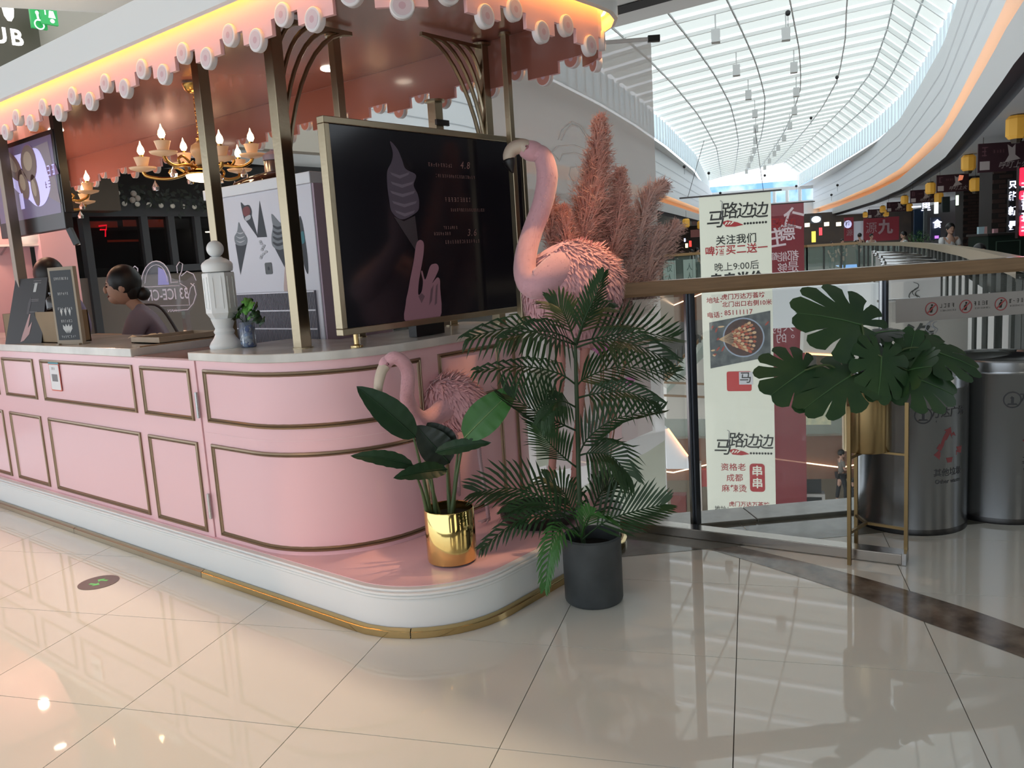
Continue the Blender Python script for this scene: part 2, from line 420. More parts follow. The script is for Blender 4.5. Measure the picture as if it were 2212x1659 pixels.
# long counter
lc = thing('long_counter', 'long pink service counter with brass framed panels and a small sticker', 'counter')
MB().box(2.185, 2.75, 4.41, 8.0, .2, 1.108).build('body', m_pink, lc)
lg = Path([(2.185, 9.0), (2.185, 3.0)])
for a, b in ((5.64, 4.45), (6.257, 5.75), (7.0, 6.372), (7.9, 7.12)):
    for za, zb in ((.80, 1.066), (.219, .692)): frame_on(lg, lg.u_of_y(a), lg.u_of_y(b), za, zb, lc)
MB().box(2.1835, 2.19, 4.404, 4.412, .2, 1.108).build('joint', mat('joint_pink', 'b98a91', .5), lc)
q = thing('paper_sticker', 'small white payment sticker with blue and red edges on the long counter', 'sticker', (2.179, 5.433, .964), -PI/2)
b = MB(); b.prism(rrect(-.072, .072, -.09, .09, .01), 0, .002, lambda x, y, z: (x, -z, y)); b.build('card', mat('sticker_rim', 'd9705f', .5), q)
b = MB(); b.prism(rrect(-.066, .066, -.082, .074, .008), .0021, .003, lambda x, y, z: (x, -z, y)); b.build('card_face', mat('paper', 'e6e6ea', .6), q)
b = MB(); b.prism(rrect(-.072, .072, .078, .09, .005), .0021, .003, lambda x, y, z: (x, -z, y)); b.build('blue_edge', mat('teal_ink', '4c8f9c', .5), q)
scrib(-.005, .05, .05, .014, m_ink, q, y=-.0034)
flat(rect(-.04, .04, -.03, .015), mat('grey_ink', '7c7c80', .6), q, y=-.0033)
wl = thing('long_worktop', 'pale marble worktop of the long counter with menu boards on it', 'worktop')
MB().box(2.163, 2.79, 4.405, 8.02, 1.112, 1.158).build('slab', _M['marble_top'], wl, bevel=.004)
MB().box(2.22, 2.80, 4.41, 4.445, 1.158, 1.163).build('edge_strip', m_wood, wl)
# inner back bar of the kiosk
bb = thing('back_bar', 'low inner kiosk bench with wooden edge behind the service counter', 'counter')
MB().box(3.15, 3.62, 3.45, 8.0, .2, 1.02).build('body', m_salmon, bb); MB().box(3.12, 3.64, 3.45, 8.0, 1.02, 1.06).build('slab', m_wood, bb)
# ------------------------------------------------------------------ canopy
cn = thing('kiosk_canopy', 'pink kiosk canopy with dripping edge, round white discs and white rim', 'canopy')
XF = 3.64; YV = 2.13; XN = 2.10
cp = Path(rpath(XN, YV, .42, XF, .34, 10.2, 10.2))
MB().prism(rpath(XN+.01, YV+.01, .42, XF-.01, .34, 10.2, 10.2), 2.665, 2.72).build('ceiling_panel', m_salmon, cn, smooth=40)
# valance: stepped lower edge, built as boards that follow the outline
per = .3575; base_u = cp.u_of_y(2.554)
def low(u): # block around each low disc
    ph = ((u-base_u)/per) % 1.0
    return ph < .27 or ph > .73
tt = cp.L[-1]; stepu = per/24; N = int(tt/stepu)
m_val = mat('valance_pink', 'e6bcc0', .4)
cuts = [0]
k = 0
edges = sorted(set([0, tt] + [base_u + per*(j+f) for j in range(-40, 60) for f in (.27, .73) if 0 < base_u + per*(j+f) < tt]))
for a, b in zip(edges, edges[1:]):
    zb = 2.420 if low((a+b)/2) else 2.478
    n = max(2, int((b-a)/.04)); bo = MB(); pts = [(a+(b-a)*i/n) for i in range(n+1)]
    def P(u, d, z): x, y = cp.at(u); nn = cp.nrm(u); return (x+nn.x*d, y+nn.y*d, z)
    o_t = [P(u, 0, 2.70) for u in pts]; o_b = [P(u, 0, zb) for u in pts]; i_b = [P(u, -.018, zb) for u in pts]; i_t = [P(u, -.018, 2.70) for u in pts]
    bo.grid([o_t, o_b, i_b, i_t])
    for e in (0, -1): bo.add([o_t[e], o_b[e], i_b[e], i_t[e]], [(0, 1, 2, 3)])
    bo.build('valance_board', m_val, cn, smooth=35)
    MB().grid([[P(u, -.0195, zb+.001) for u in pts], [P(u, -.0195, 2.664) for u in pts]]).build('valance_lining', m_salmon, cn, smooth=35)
m_din = mat('disc_salmon', 'c48578', .5); m_disc = mat('disc_white', 'dfdcdf', .4); m_dc = mat('disc_mauve', 'd3c3cb', .5); m_dd = mat('disc_heart', 'c9a9b4', .5)
u = base_u - per*40; kk = 0
dk = None
while u < tt:
    for f, z in ((0, 2.420), (.5, 2.476)):
        uu = u + per*f
        if not (.1 < uu < tt-.1): continue
        x, y = cp.at(uu); nn = cp.nrm(uu); rz = math.atan2(nn.y, nn.x) - math.radians(-90)
        if dk is None:
            d = MB(); d.prism(ell(0, 0, .045, .045, 24), -.018, .013, lambda x, y, z: (x, -z, y)); dk = d.build('disc', m_disc, cn, smooth=40, bevel=.004)
            for sgn, yy in ((1, -.0138), (-1, .0188)):
                e = MB(); e.add([(x, yy, z2) for x, z2 in ell(0, 0, .034 if sgn > 0 else .0405, .034 if sgn > 0 else .0405, 20)], [tuple(range(20))]); e.build('disc_ring', m_dc if sgn > 0 else m_din, dk)
                e = MB(); e.add([(x, yy-.0004*sgn, z2) for x, z2 in ell(0, 0, .013, .013, 14)], [tuple(range(14))]); e.build('disc_heart', m_dd, dk)
            o = dk
        else:
            o = copy_tree(dk, cn)
        o.location = (x, y, z); o.rotation_euler = (0, 0, rz)
    u += per
# white rim with warm strip light behind it
rp_ = Path(rpath(XN-.075, YV-.075, .49, XF+.075, .41, 10.2, 10.2))
rows = []
for dd, z in ((-.10, 2.735), (0, 2.735), (0, 2.572), (-.018, 2.565), (-.02, 2.72), (-.10, 2.72)):
    rows.append([(rp_.at(u)[0]+rp_.nrm(u).x*dd, rp_.at(u)[1]+rp_.nrm(u).y*dd, z) for u in [rp_.L[-1]*i/140 for i in range(141)]])
MB().grid(rows).build('rim', m_white, cn, smooth=40)
sp = Path(rpath(XN-.03, YV-.03, .45, XF+.03, .37, 10.2, 10.2))
rows = [[(sp.at(u)[0]+sp.nrm(u).x*d, sp.at(u)[1]+sp.nrm(u).y*d, 2.63) for u in [sp.L[-1]*i/140 for i in range(141)]] for d in (-.008, .008)]
MB().grid(rows).build('strip_light', mat('warm_strip', 'ffb45c', .5, emit=25, ecol='ffb04a'), cn)
MB().box(XN-.05, XF+.05, YV+.3, 10.2, 2.722, 2.732).build('roof_board', m_white, cn)
# recessed lamp in the canopy
lm = MB(); lm.lathe([(.0, 0), (.045, 0), (.05, .004), (.05, .012)], (0, 0, 0), 20); 
m_lamp = mat('lamp_white', 'fff2dc', .5, emit=9)
for q in ((onz(712, 150, 2.66)), Vector((2.9, 6.6, 2.66)), Vector((2.75, 7.9, 2.66))):
    o = MB().lathe([(.0, -.004), (.045, -.004), (.052, 0), (.052, .01)], (0, 0, 0), 20).build('downlight', m_lamp, cn, smooth=40); o.location = q
    light('SPOT', 'canopy_downlight', (q.x, q.y, 2.64), 7, (1., .7, .48), .04, (q.x, q.y, 0), 130, .8)
light('POINT', 'canopy_glow', (3.0, 7.6, 2.3), 7, (1., .66, .45), .025)
# ------------------------------------------------------------------ gold posts
def post(x, y, z0, z1, w, label, br=None, m=m_gold, name='canopy_post'):
    t = thing(name, label, 'post', (x, y, 0), 0, 'brass posts that carry the canopy')
    MB().box(-w/2, w/2, -w/2, w/2, z0, z1).build('shaft', m, t, bevel=.003)
    MB().lathe([(0, -.0), (w*.95, 0), (w*.95, .012), (0, .012)], (0, 0, z1-.012), 20).build('cap', m, t, smooth=40)
    MB().lathe([(0, 0), (w*.8, 0), (w*.8, .006), (0, .006)], (0, 0, z0), 20).build('foot', m, t, smooth=40)
    if br:
        dx, dy, n = br
        MB().bar((0, 0, z1-.02), (dx, dy, z1-.02), .018).build('bracket_bar', m, t)
        for k in range(n):
            f = 1 - k*.22; zz = z1 - .02 - (.95*f if k < 3 else .3)
            pts = []
            for i in range(13):
                a = PI/2*i/12
                pts.append((dx*f*(1-math.cos(a)) if True else 0, dy*f*(1-math.cos(a)), zz + (z1-.02-zz)*math.sin(a)))
            mbk = MB(); mbk.tube(pts, .011, 6); mbk.build('bracket_rib', m, t, smooth=40)
    return t
post(2.42, 3.25, 1.15, 2.66, .062, 'square brass post left of the menu screen with curved bracket ribs', (.47, 0, 4))
post(2.425, 3.86, 1.15, 2.66, .06, 'square brass post between the white finial and the vase')
post(2.87, 3.36, 1.15, 2.66, .045, 'thin brass post rising behind the left end of the menu screen')
p4 = post(3.50, 3.30, 1.15, 2.40, .06, 'brass post with a collar behind the middle of the menu screen')
post(3.60, 3.02, 1.15, 2.655, .055, 'brass post with curved bracket ribs behind the right of the menu screen', (-.46, .0, 4))
post(3.53, 2.80, 1.15, 2.655, .034, 'thinnest round-capped brass post at the right end of the screen')
MB().box(-.04, .06, -.045, -.03, 2.26, 2.29).build('collar', m_dark, p4)
m_post = mat('aged_brass', '8c8074', .35, .7)
post(2.30, 6.05, 1.158, 2.66, .06, 'grey brass post in front of the seated clerk at far left', m=m_post)
# ------------------------------------------------------------------ menu screen
tv = thing('menu_screen', 'large black menu screen in a brass frame with soft-serve and pointing hand', 'screen', (2.40, 2.935, 1.212), 0)
W_, H_ = 1.41, .952
b = MB(); 
for x0, x1, z0, z1 in ((0, W_, 0, .03), (0, W_, H_-.03, H_), (0, .03, .03, H_-.03), (W_-.03, W_, .03, H_-.03)): b.box(x0, x1, -.012, .035, z0, z1)
b.build('frame', m_gold, tv, bevel=.003)
MB().box(.031, W_-.031, .0, .03, .031, H_-.031).build('panel', mat('screen_glass', '1b1a20', .12, emit=.012, ecol='403a48', spec=.4), tv)
MB().box(.5, .7, .035, .09, -.06, .3).build('bracket', m_black, tv)
for x in (.09, 1.31):
    MB().lathe([(0, -.061), (.03, -.061), (.03, -.052), (.012, -.046), (.012, 0), (0, 0)], (x, .01, 0), 18).build('foot', m_goldp, tv, smooth=40)
def sc_(x, y):  # pixel of the photograph -> place on the screen
    p = ony(x, y, 2.935); return (p.x-2.40, p.z-1.212)
def dim(key, h, e): return mat(key, h, .5, emit=e, ecol=h)
mi1 = dim('cream_dim', '3c3441', .26); mi2 = dim('cream_light', '544c58', .28); mi3 = dim('cone_dim', '2a2329', .2)
ice = [(842, 305), (858, 322), (868, 345), (876, 365), (898, 378), (893, 400), (902, 420), (905, 440), (900, 458), (868, 474), (846, 458), (840, 430), (836, 400), (836, 370), (845, 350), (848, 330)]
flat(smooth([sc_(*p) for p in ice]), mi1, tv, y=-.0015)
for z, x0, x1 in ((372, 842, 884), (392, 843, 893), (412, 842, 896), (434, 846, 900), (454, 852, 896)):
    flat([sc_(x0, z), sc_((x0+x1)/2, z+7), sc_(x1, z), sc_(x1-3, z+6), sc_((x0+x1)/2, z+14), sc_(x0+4, z+6)], mi2, tv, y=-.0022)
flat([sc_(850, 468), sc_(872, 478), sc_(896, 466), sc_(905, 540), (sc_(900, 545))], mi3, tv, y=-.0018)
hand = [(878, 697), (876, 655), (881, 628), (886, 600), (893, 565), (898, 530), (903, 520), (910, 519), (915, 527), (914, 550), (909, 580), (904, 610), (903, 636), (910, 630), (913, 608), (909, 588), (912, 586), (918, 604), (928, 576), (936, 570), (944, 571), (947, 581), (940, 598), (933, 612), (943, 600), (949, 603), (950, 620), (948, 690)]
mh = dim('hand_dim', '70505a', .33); mh2 = dim('hand_shadow', '4c3840', .35)
flat(smooth([sc_(*p) for p in hand], 4), mh, tv, y=-.002)
for q in ([(903, 640), (910, 633), (917, 640), (910, 655)], [(930, 625), (936, 615), (932, 650), (926, 660)], [(941, 618), (945, 612), (943, 655), (938, 660)]): flat([sc_(*p) for p in q], mh2, tv, y=-.0026)
mtx = dim('menu_text', '6a504c', .22)
for s, x, z, sz in (('4.8', 1003, 358, .05), ('3.6', 1018, 503, .05)): p = sc_(x, z); text(s, p[0], p[1], sz, mtx, tv, y=-.0028, shear=.25, spacing=1.25)
for x, z, w, h in ((950, 357, .17, .016), (985, 382, .30, .014), (990, 432, .2, .02), (1010, 454, .26, .014), (972, 492, .10, .014), (955, 505, .12, .014), (1000, 522, .27, .016)):
    p = sc_(x, z); scrib(p[0], p[1], w, h, mtx, tv, y=-.0028)
# ================================================================== THINGS ON AND IN THE KIOSK
# white turned finial on the corner worktop
fn = thing('turned_finial', 'white turned wooden newel with a ball top on the corner worktop', 'newel', (2.36, 3.80, 1.15), .35)
b = MB(); b.lathe([(0, 0), (.078, 0), (.080, .012), (.072, .03), (.056, .05), (.046, .07), (.050, .078), (.052, .085), (.048, .09), (.043, .10), (.052, .125), (.060, .15)], n=32); b.build('base', m_white, fn, smooth=45)
b = MB(); b.lathe([(.058, .15), (.075, .175), (.078, .18), (.078, .375), (.074, .38), (0, .38)], n=6); b.build('shaft', m_white, fn)
for k in range(6):
    a = PI/6 + k*PI/3; c, s_ = math.cos(a), math.sin(a); r = .078*math.cos(PI/6)
    t = MB()
    for x0, x1, z0, z1 in ((-.022, .022, .2, .205), (-.022, .022, .355, .36), (-.022, -.018, .205, .355), (.018, .022, .205, .355)):
        t.box(x0, x1, 0, .003, z0, z1, Matrix(((-s_, c, 0, c*r), (c, s_, 0, s_*r), (0, 0, 1, 0), (0, 0, 0, 1))))
    t.build('panel_bead', m_white, fn)
b = MB(); b.lathe([(.04, .38), (.072, .385), (.076, .40), (.076, .42), (.07, .43), (.05, .445), (.032, .452), (.028, .458), (0, .46)], n=32); b.build('neck', m_white, fn, smooth=45)
b = MB(); b.ball((0, 0, .497), .042, 24, 16); b.build('ball', m_white, fn, smooth=1)
# glass vase with pebbles and ivy
vs = thing('pebble_vase', 'blue and white pebble vase with green ivy beside the newel', 'vase', (2.40, 3.66, 1.15))
b = MB(); b.lathe([(0, 0), (.036, 0), (.039, .004), (.039, .125), (.036, .128), (.034, .12), (.034, .01), (0, .01)], n=24); b.build('glass', clearmat('vase_glass', 'b8c8e8', .25, gloss=.8), vs, smooth=45)
mp = [mat('pebble_white', 'dfe6e4', .35), mat('pebble_blue', '2f4f96', .25), mat('pebble_sky', '8faecf', .3)]
R = random.Random(3)
for k in range(34):
    a = R.uniform(0, 2*PI); z = R.uniform(.012, .10); rr = R.uniform(.010, .016); r = .034-rr+.002
    o = MB().ball((0, 0, 0), (rr*1.3, rr, rr*.8), 8, 6).build('pebble', mp[k % 3], vs, smooth=1); o.location = (r*math.cos(a), r*math.sin(a), z); o.rotation_euler = (R.uniform(0, 3), R.uniform(0, 3), 0)
def ivy_leaf(sz):
    out = []
    for k in range(24):
        a = 2*PI*k/24; r = sz*(.62+.38*abs(math.cos(2.5*(a-PI/2)))); out.append((r*math.sin(a), -r*math.cos(a)+sz*.4))
    return out
mi = [mat('ivy_light', '5f9a44', .5, spec=.3), mat('ivy_dark', '1f3a20', .45)]
for k, (dx, dy, dz, s, c) in enumerate([(0, 0, .03, .034, 0), (-.02, .02, .05, .03, 1), (.03, -.03, .03, .036, 1), (.0, -.03, .0, .032, 0), (-.02, .04, .01, .028, 0), (.01, -.06, .0, .03, 1), (.01, .0, .07, .03, 0), (0, -.09, -.02, .028, 1), (.0, -.12, -.03, .03, 1), (-.03, .06, .0, .028, 1), (.0, .09, .0, .024, 1), (-.02, .12, .03, .024, 1), (.03, .02, .06, .03, 1), (0, -.05, .05, .03, 0)]):
    b = MB(); P = ivy_leaf(s); b.add([(0, 0, .004)] + [(x, y, -.006*abs(x)/s) for x, y in P], [(0, i+1, (i+1) % 24+1) for i in range(24)])
    o = b.build('leaf', mi[c], vs, smooth=1, thick=.0008); o.location = (dx, dy, .15+dz); o.rotation_euler = (R.uniform(.4, 1.3), R.uniform(-.6, .6), -PI/2+R.uniform(-.8, .8))
    MB().tube(bez([(0, 0, .09), (dx*.4, dy*.4, .14+dz*.5), (dx, dy, .15+dz)], 4), .0014, 5).build('stem', mi[1], vs)
# white ice-cream cabinet behind the posts
XA = 2.86
A0 = onx(437, 412, XA); A1 = onx(664, 370, XA); zt = (A0.z+A1.z)/2
cab = thing('icecream_cabinet', 'tall white cabinet printed with ice cream cones behind the brass posts', 'cabinet', (XA, A0.y, 0), -PI/2)
LW = A0.y - A1.y; m_cab = mat('cabinet_white', 'd5d4dd', .3)
MB().box(.06, LW, .012, .52, .2, zt-.06).build('body', m_cab, cab, bevel=.004)
MB().box(-.0, LW+.012, 0, .54, zt-.06, zt).build('top_slab', mat('slab_white', 'e4e6ea', .3), cab, bevel=.004)
MB().box(.0, .06, .02, .5, zt-.24, zt-.06).build('side_box', mat('side_pink', 'c9aeb8', .4), cab)
MB().box(LW, LW+.012, .02, .5, .2, zt-.06).build('side_panel', mat('lilac_panel', 'bfa9b8', .4), cab)
def cb_(x, y): p = onx(x, y, XA); return (A0.y-p.y, p.z)
zl = cb_(560, 632)[1]
lv = MB().box(.075, LW-.04, .002, .012, 1.0, zl).build('louvre_panel', mat('louvre_grey', '77757f', .5), cab)
rb = MB(); 
for k in range(70):
    x = .08 + (LW-.125)*k/69; rb.box(x-.002, x+.002, -.002, .002, 1.0, zl-.004)
rb.build('rib', mat('rib_grey', '8b8993', .5), cab)
for zz in (zl-.005, cb_(560, 672)[1], cb_(560, 710)[1], cb_(560, 748)[1]): MB().box(.075, LW-.04, -.004, .0, zz-.004, zz+.004).build('white_strip', m_cab, cab)
mc1 = mat('print_cone', '3a4048', .6); mc2 = mat('print_cream', '7e858c', .6); mc3 = mat('print_red', '7d4246', .6); mc4 = mat('print_light', 'b9bcc2', .6); mc5 = mat('print_skin', 'cbb4ae', .6)
def pp(pts, m, y=.0105, nm='print'): return flat([cb_(*p) for p in pts], m, cab, y=y, name=nm)
def ps(pts, m, y=.0105): return flat(smooth([cb_(*p) for p in pts], 4), m, cab, y=y)
def cone(tip, l, r, m=None, y=.0105): pp([tip, l, r], m or mc1, y)
cone((516, 594), (505, 527), (530, 523)); ps([(506, 527), (503, 512), (509, 500), (512, 480), (517, 492), (524, 504), (530, 515), (529, 527), (517, 531)], mc2, .0100)
for z in (500, 510, 519): ps([(506, z), (515, z+3), (526, z), (516, z+6)], mc4, .0094)
cone((554, 514), (524, 472), (540, 466)); ps([(519, 452), (517, 437), (524, 444), (534, 443), (540, 456), (538, 470), (526, 476)], mc1, .0099); ps([(522, 450), (533, 446), (538, 458), (531, 468), (523, 464)], mc3, .0092); ps([(526, 470), (537, 464), (538, 472), (529, 477)], mc4, .009)
cone((557, 433), (552, 513), (573, 512))
cone((622, 598), (590, 536), (616, 530)); ps([(586, 532), (583, 512), (586, 490), (584, 476), (583, 462), (591, 470), (600, 480), (607, 484), (612, 498), (615, 515), (617, 530), (602, 540)], mc2, .0099)
for z in (484, 496, 508, 520): ps([(587, z+2), (597, z+6), (611, z+2), (612, z+6), (598, z+12), (588, z+7)], mc1, .0092)
ps([(613, 570), (617, 562), (620, 580), (624, 600), (630, 594), (634, 606), (632, 632), (612, 632), (611, 600)], mc5, .009)
ps([(643, 470), (649, 478), (656, 520), (661, 560), (662, 592), (654, 575), (647, 535)], mc1); ps([(646, 505), (652, 500), (655, 522), (648, 526)], mat('print_teal', '3f7f8a', .6), .0095)
for k in range(9):
    pz = cb_(556+R.uniform(0, 16), 522+k*4.4); 
    flat(ell(pz[0], pz[1], .014, .008, 8), mc4, cab, y=.0094)
pz = cb_(577, 580); flat(rrect(pz[0]-.033, pz[0]+.033, pz[1]-.033, pz[1]+.033, .01), m_black, cab, y=.0095, name='lock_plate'); flat(ell(pz[0], pz[1], .008, .011), mc1, cab, y=.009, name='key_hole')
# silver canister and dark lid on the cabinet
T = onz(588, 358, zt); T = Vector((XA+.30, onx(590, 350, XA+.30).y, zt))
ct = thing('lidded_canister', 'chrome canister with a lilac lid on top of the white cabinet', 'canister', T)
b = MB(); b.lathe([(0, .03), (.055, .03), (.055, .15), (.052, .155), (0, .155)], n=28); b.build('body', m_steel, ct, smooth=40)
b = MB(); b.lathe([(0, .155), (.058, .155), (.060, .17), (.058, .185), (.03, .205), (.014, .21), (.012, .22), (0, .222)], n=28); b.build('lid', mat('lilac_lid', '9c8fa0', .3), ct, smooth=40)
b = MB(); b.lathe([(0, 0), (.035, 0), (.04, .03), (0, .03)], n=20); b.build('base', m_black, ct, smooth=40)
ld = thing('black_dome_lid', 'glossy black sloping hopper lid on top of the white cabinet', 'lid', (XA+.24, A0.y-.30*1, zt))
b = MB(); b.grid([[(x*.16*math.cos(j*PI/10)*1.0, y, max(0, .075*math.sin(j*PI/10)*f)) for j in range(11)] for x, y, f in ((.1, .22, .02), (.8, .2, .45), (1, .1, .8), (1, 0, 1), (1, -.15, 1.05), (.8, -.25, .7), (.1, -.28, .05))]); b.build('shell', mat('gloss_black', '17110f', .08, coat=.5), ld, smooth=1)
# ------------------------------------------------------------------ left hanging screen on a black bracket
hs = thing('hanging_screen', 'smaller lit screen with dumplings picture hanging on a black pole at left', 'screen', onx(133, 459, 2.36), math.radians(-90))
# right bottom corner of the picture is the origin; local x runs to the left (towards smaller y)
def hs_(x, y): p = onx(x, y, 2.36); o = hs.location; return (o.y-p.y, p.z-o.z)
q0 = None; q0_ = hs_(0, 350); q1 = hs_(110, 297)
tilt = 0
sw = .98; 
S = Matrix.Identity(4)
MB().box(-sw, .03, .0, .05, -.10, .50).build('casing', m_black, hs, bevel=.004)
m_scr = mat('screen_plum', '6a5f78', .3, emit=.3, ecol='5f5478')
flat([hs_(0, 340), (-.0, .47), (.0, .02), (-sw+.02, .0), (-sw+.02, .47)] and rect(-sw+.03, 0, .0, .47), m_scr, hs, y=-.001, name='picture')
mb1 = mat('food_brown', '6f5a50', .5, emit=.25, ecol='6b5350'); mb2 = mat('plate_white', 'c8c2e6', .4, emit=.5, ecol='b9b2f0'); mb3 = mat('plum_band', '7b5b7a', .5, emit=.25, ecol='6a4c74'); mb4 = mat('tan_cloth', '8b7f86', .5, emit=.2, ecol='7e7280')
flat([hs_(*p) for p in [(62, 323), (103, 305), (132, 440), (104, 424), (99, 360)]], mb4, hs, y=-.002)
flat([hs_(*p) for p in [(98, 362), (119, 352), (128, 375), (104, 385)]], mb3, hs, y=-.0025)
flat(smooth([hs_(*p) for p in [(-30, 362), (5, 345), (45, 332), (78, 320), (95, 345), (103, 372), (110, 400), (104, 428), (94, 443), (80, 445), (62, 430), (40, 415), (18, 392), (-10, 380)]]), mb2, hs, y=-.003)
for cx, cy, rx, ry, ro in ((28, 358, .15, .07, -.6), (63, 352, .11, .11, 0), (52, 398, .07, .10, .4), (77, 410, .05, .10, .2), (-2, 350, .1, .08, 0)):
    p = hs_(cx, cy); flat(ell(p[0], p[1], rx*1.08, ry*1.08, 20, ro), mb3, hs, y=-.0034); flat(ell(p[0], p[1], rx, ry, 20, ro), mb1, hs, y=-.0038); flat(ell(p[0]-.01, p[1]+.012, rx*.6, ry*.55, 16, ro), mat('food_tan', '9a8670', .5, emit=.25, ecol='8e7c74'), hs, y=-.0042)
p = hs_(49, 435); flat(rrect(p[0]-.03, p[0]+.03, p[1]-.05, p[1]+.05, .005), mb2, hs, y=-.0042, name='cup')
p = hs_(113, 368); text('小火', p[0], p[1], .07, mb2, hs, y=-.004) if False else scrib(p[0], p[1], .12, .06, mb2, hs, y=-.004)
p = hs_(107, 398); scrib(p[0], p[1], .10, .04, mb3, hs, y=-.004)
hp = hs; MB().bar((.02, .03, .0), (.02, .03, .77), .05, .05).build('pole', m_black, hs)
MB().bar((.03, .02, -.1), (.06, .04, -.2), .03).build('arm', m_black, hs)
# ------------------------------------------------------------------ chandeliers
m_brass = mat('chandelier_brass', 'c79a55', .22, 1.); m_cup = mat('alabaster', 'e8c9a6', .4, emit=.12, ecol='ffb070'); m_bulb = mat('bulb_glow', 'fff0cc', .4, emit=14, ecol='ffd9a0')
m_cry = mat('crystal', 'ffffff', .02, trans=.9)
ch = thing('chandelier', 'brass candle chandelier with alabaster cups and crystal drops hanging over the counter', 'chandelier', (2.87, 4.66, 2.58), .3)
b = MB(); b.lathe([(.001, .068), (.062, .068), (.06, .06), (.05, .035), (.035, .02), (.02, .015), (.001, .012)], n=24); b.build('ceiling_rose', m_brass, ch, smooth=45)
for k in range(14):
    o = MB(); o.tube([(0.007*math.cos(a), 0, .012*math.sin(a)) for a in [2*PI*i/10 for i in range(11)]], .0022, 5); o = o.build('chain_link', m_brass, ch, smooth=1); o.location = (0, 0, .005-k*.017); o.rotation_euler = (0, 0, k*PI/2)
b = MB(); b.lathe([(.001, -.23), (.012, -.235), (.02, -.245), (.01, -.25), (.02, -.26), (.001, -.262)], n=18); b.build('column_cap', m_brass, ch, smooth=1)
b = MB(); b.lathe([(.001, -.262), (.025, -.268), (.05, -.285), (.058, -.315), (.048, -.345), (.034, -.36), (.036, -.39), (.022, -.40), (.001, -.40)], n=20); b.build('column', mat('alabaster_column', 'dcb184', .3), ch, smooth=1)
b = MB(); b.lathe([(.001, -.40), (.03, -.405), (.05, -.42), (.085, -.43), (.09, -.437), (.04, -.445), (.001, -.447)], n=24); b.build('hub', m_brass, ch, smooth=45)
b = MB(); b.lathe([(.095, -.452), (.10, -.455), (.095, -.475), (.07, -.492), (.03, -.5), (.001, -.502)], n=28, caps=False); b.build('lamp_bowl', mat('bowl_glow', 'fff2dc', .5, emit=2.2, ecol='ffe3bd'), ch, smooth=1)
MB().lathe([(.09, -.447), (.1, -.45), (.1, -.457), (.09, -.46)], n=28).build('bowl_rim', m_brass, ch, smooth=45)
for k in range(6):
    a = 2*PI*k/6; R_ = .34 if k % 2 == 0 else .30; dz = 0 if k % 2 == 0 else .05
    def pt(r, z, a=a): return (r*math.cos(a), r*math.sin(a), z)
    MB().tube(bez([pt(.04, -.42), pt(.12, -.455+dz), pt(.22, -.47+dz), pt(R_-.02, -.45+dz), pt(R_, -.42+dz)], 6), .010, 8).build('arm', m_brass, ch, smooth=1)
    MB().tube(bez([pt(.10, -.44+dz), pt(.15, -.41+dz), pt(.19, -.43+dz), pt(.17, -.46+dz), pt(.15, -.445+dz)], 5), .008, 6).build('scroll', m_brass, ch, smooth=1)
    MB().lathe([(.001, -.42+dz), (.02, -.425+dz), (.07, -.41+dz), (.078, -.398+dz), (.06, -.40+dz), (.001, -.41+dz)], pt(R_, 0), 20).build('drip_pan', m_cup, ch, smooth=1)
    MB().lathe([(.001, -.40+dz), (.03, -.40+dz), (.032, -.385+dz), (.044, -.345+dz), (.046, -.34+dz), (.04, -.34+dz), (.001, -.35+dz)], pt(R_, 0), 20).build('cup', m_cup, ch, smooth=1)
    MB().lathe([(.001, -.35+dz), (.013, -.348+dz), (.013, -.325+dz), (.001, -.325+dz)], pt(R_, 0), 12).build('candle', m_brass, ch, smooth=45)
    MB().lathe([(.001, -.325+dz), (.013, -.322+dz), (.021, -.305+dz), (.017, -.285+dz), (.006, -.265+dz), (.001, -.245+dz)], pt(R_, 0), 14).build('bulb', m_bulb, ch, smooth=1)
    dp = MB(); dp.lathe([(.001, -.475+dz), (.005, -.485+dz), (.021, -.515+dz), (.018, -.535+dz), (.001, -.538+dz)], pt(R_-.06, 0), 8); dp.build('crystal_drop', m_cry, ch)
ch2 = copy_tree(ch); ch2['label'] = 'second candle chandelier at far left, half hidden behind the hanging screen'
p = onz(84, 292, 2.66); ch2.location = (p.x, p.y, 2.58)
light('POINT', 'chandelier_light', (2.87, 4.66, 2.30), 4.5, (1., .62, .36), .08)
light('POINT', 'chandelier_light', (p.x, p.y, 2.30), 5, (1., .62, .36), .08)
# ------------------------------------------------------------------ boards and boxes on the long worktop
def onwt(x, y): return onz(x, y, 1.158)
m_slate = mat('slate', '22262c', .55); m_chalk = mat('chalk', 'b9bcbd', .6); m_frame = mat('pale_frame', '8f8473', .55)
p = onwt(150, 741); p2 = onwt(234, 743)
mbd = thing('framed_menu_board', 'narrow framed slate menu board standing beside the clerk', 'board', (2.24, 5.28, 1.158), math.radians(-74))
w = .215; h = .47
MB().box(-w/2, w/2, -.012, .014, 0, h).build('frame', m_frame, mbd, bevel=.002)
flat(rect(-w/2+.018, w/2-.018, .03, h-.02), m_slate, mbd, y=-.0128, name='slate')
for z, n in ((h-.07, 4), (h-.16, 3), (h-.25, 4), (.145, 3), (.05, 4)): scrib(0, z, .03*n, .014, m_chalk, mbd, y=-.0135)
def minicone(x, z, s, par, rot=0, m=m_chalk):
    c, sn = math.cos(rot), math.sin(rot)
    P = [(0, 0), (.16, .5), (.2, .62), (.1, .8), (.02, 1.), (-.1, .8), (-.2, .62), (-.16, .5)]
    return flat([(x+(a*c-b*sn)*s, z+(a*sn+b*c)*s) for a, b in P], m, par, y=-.0136)
for k in range(3): minicone(-.035+k*.035, .175, .05, mbd)
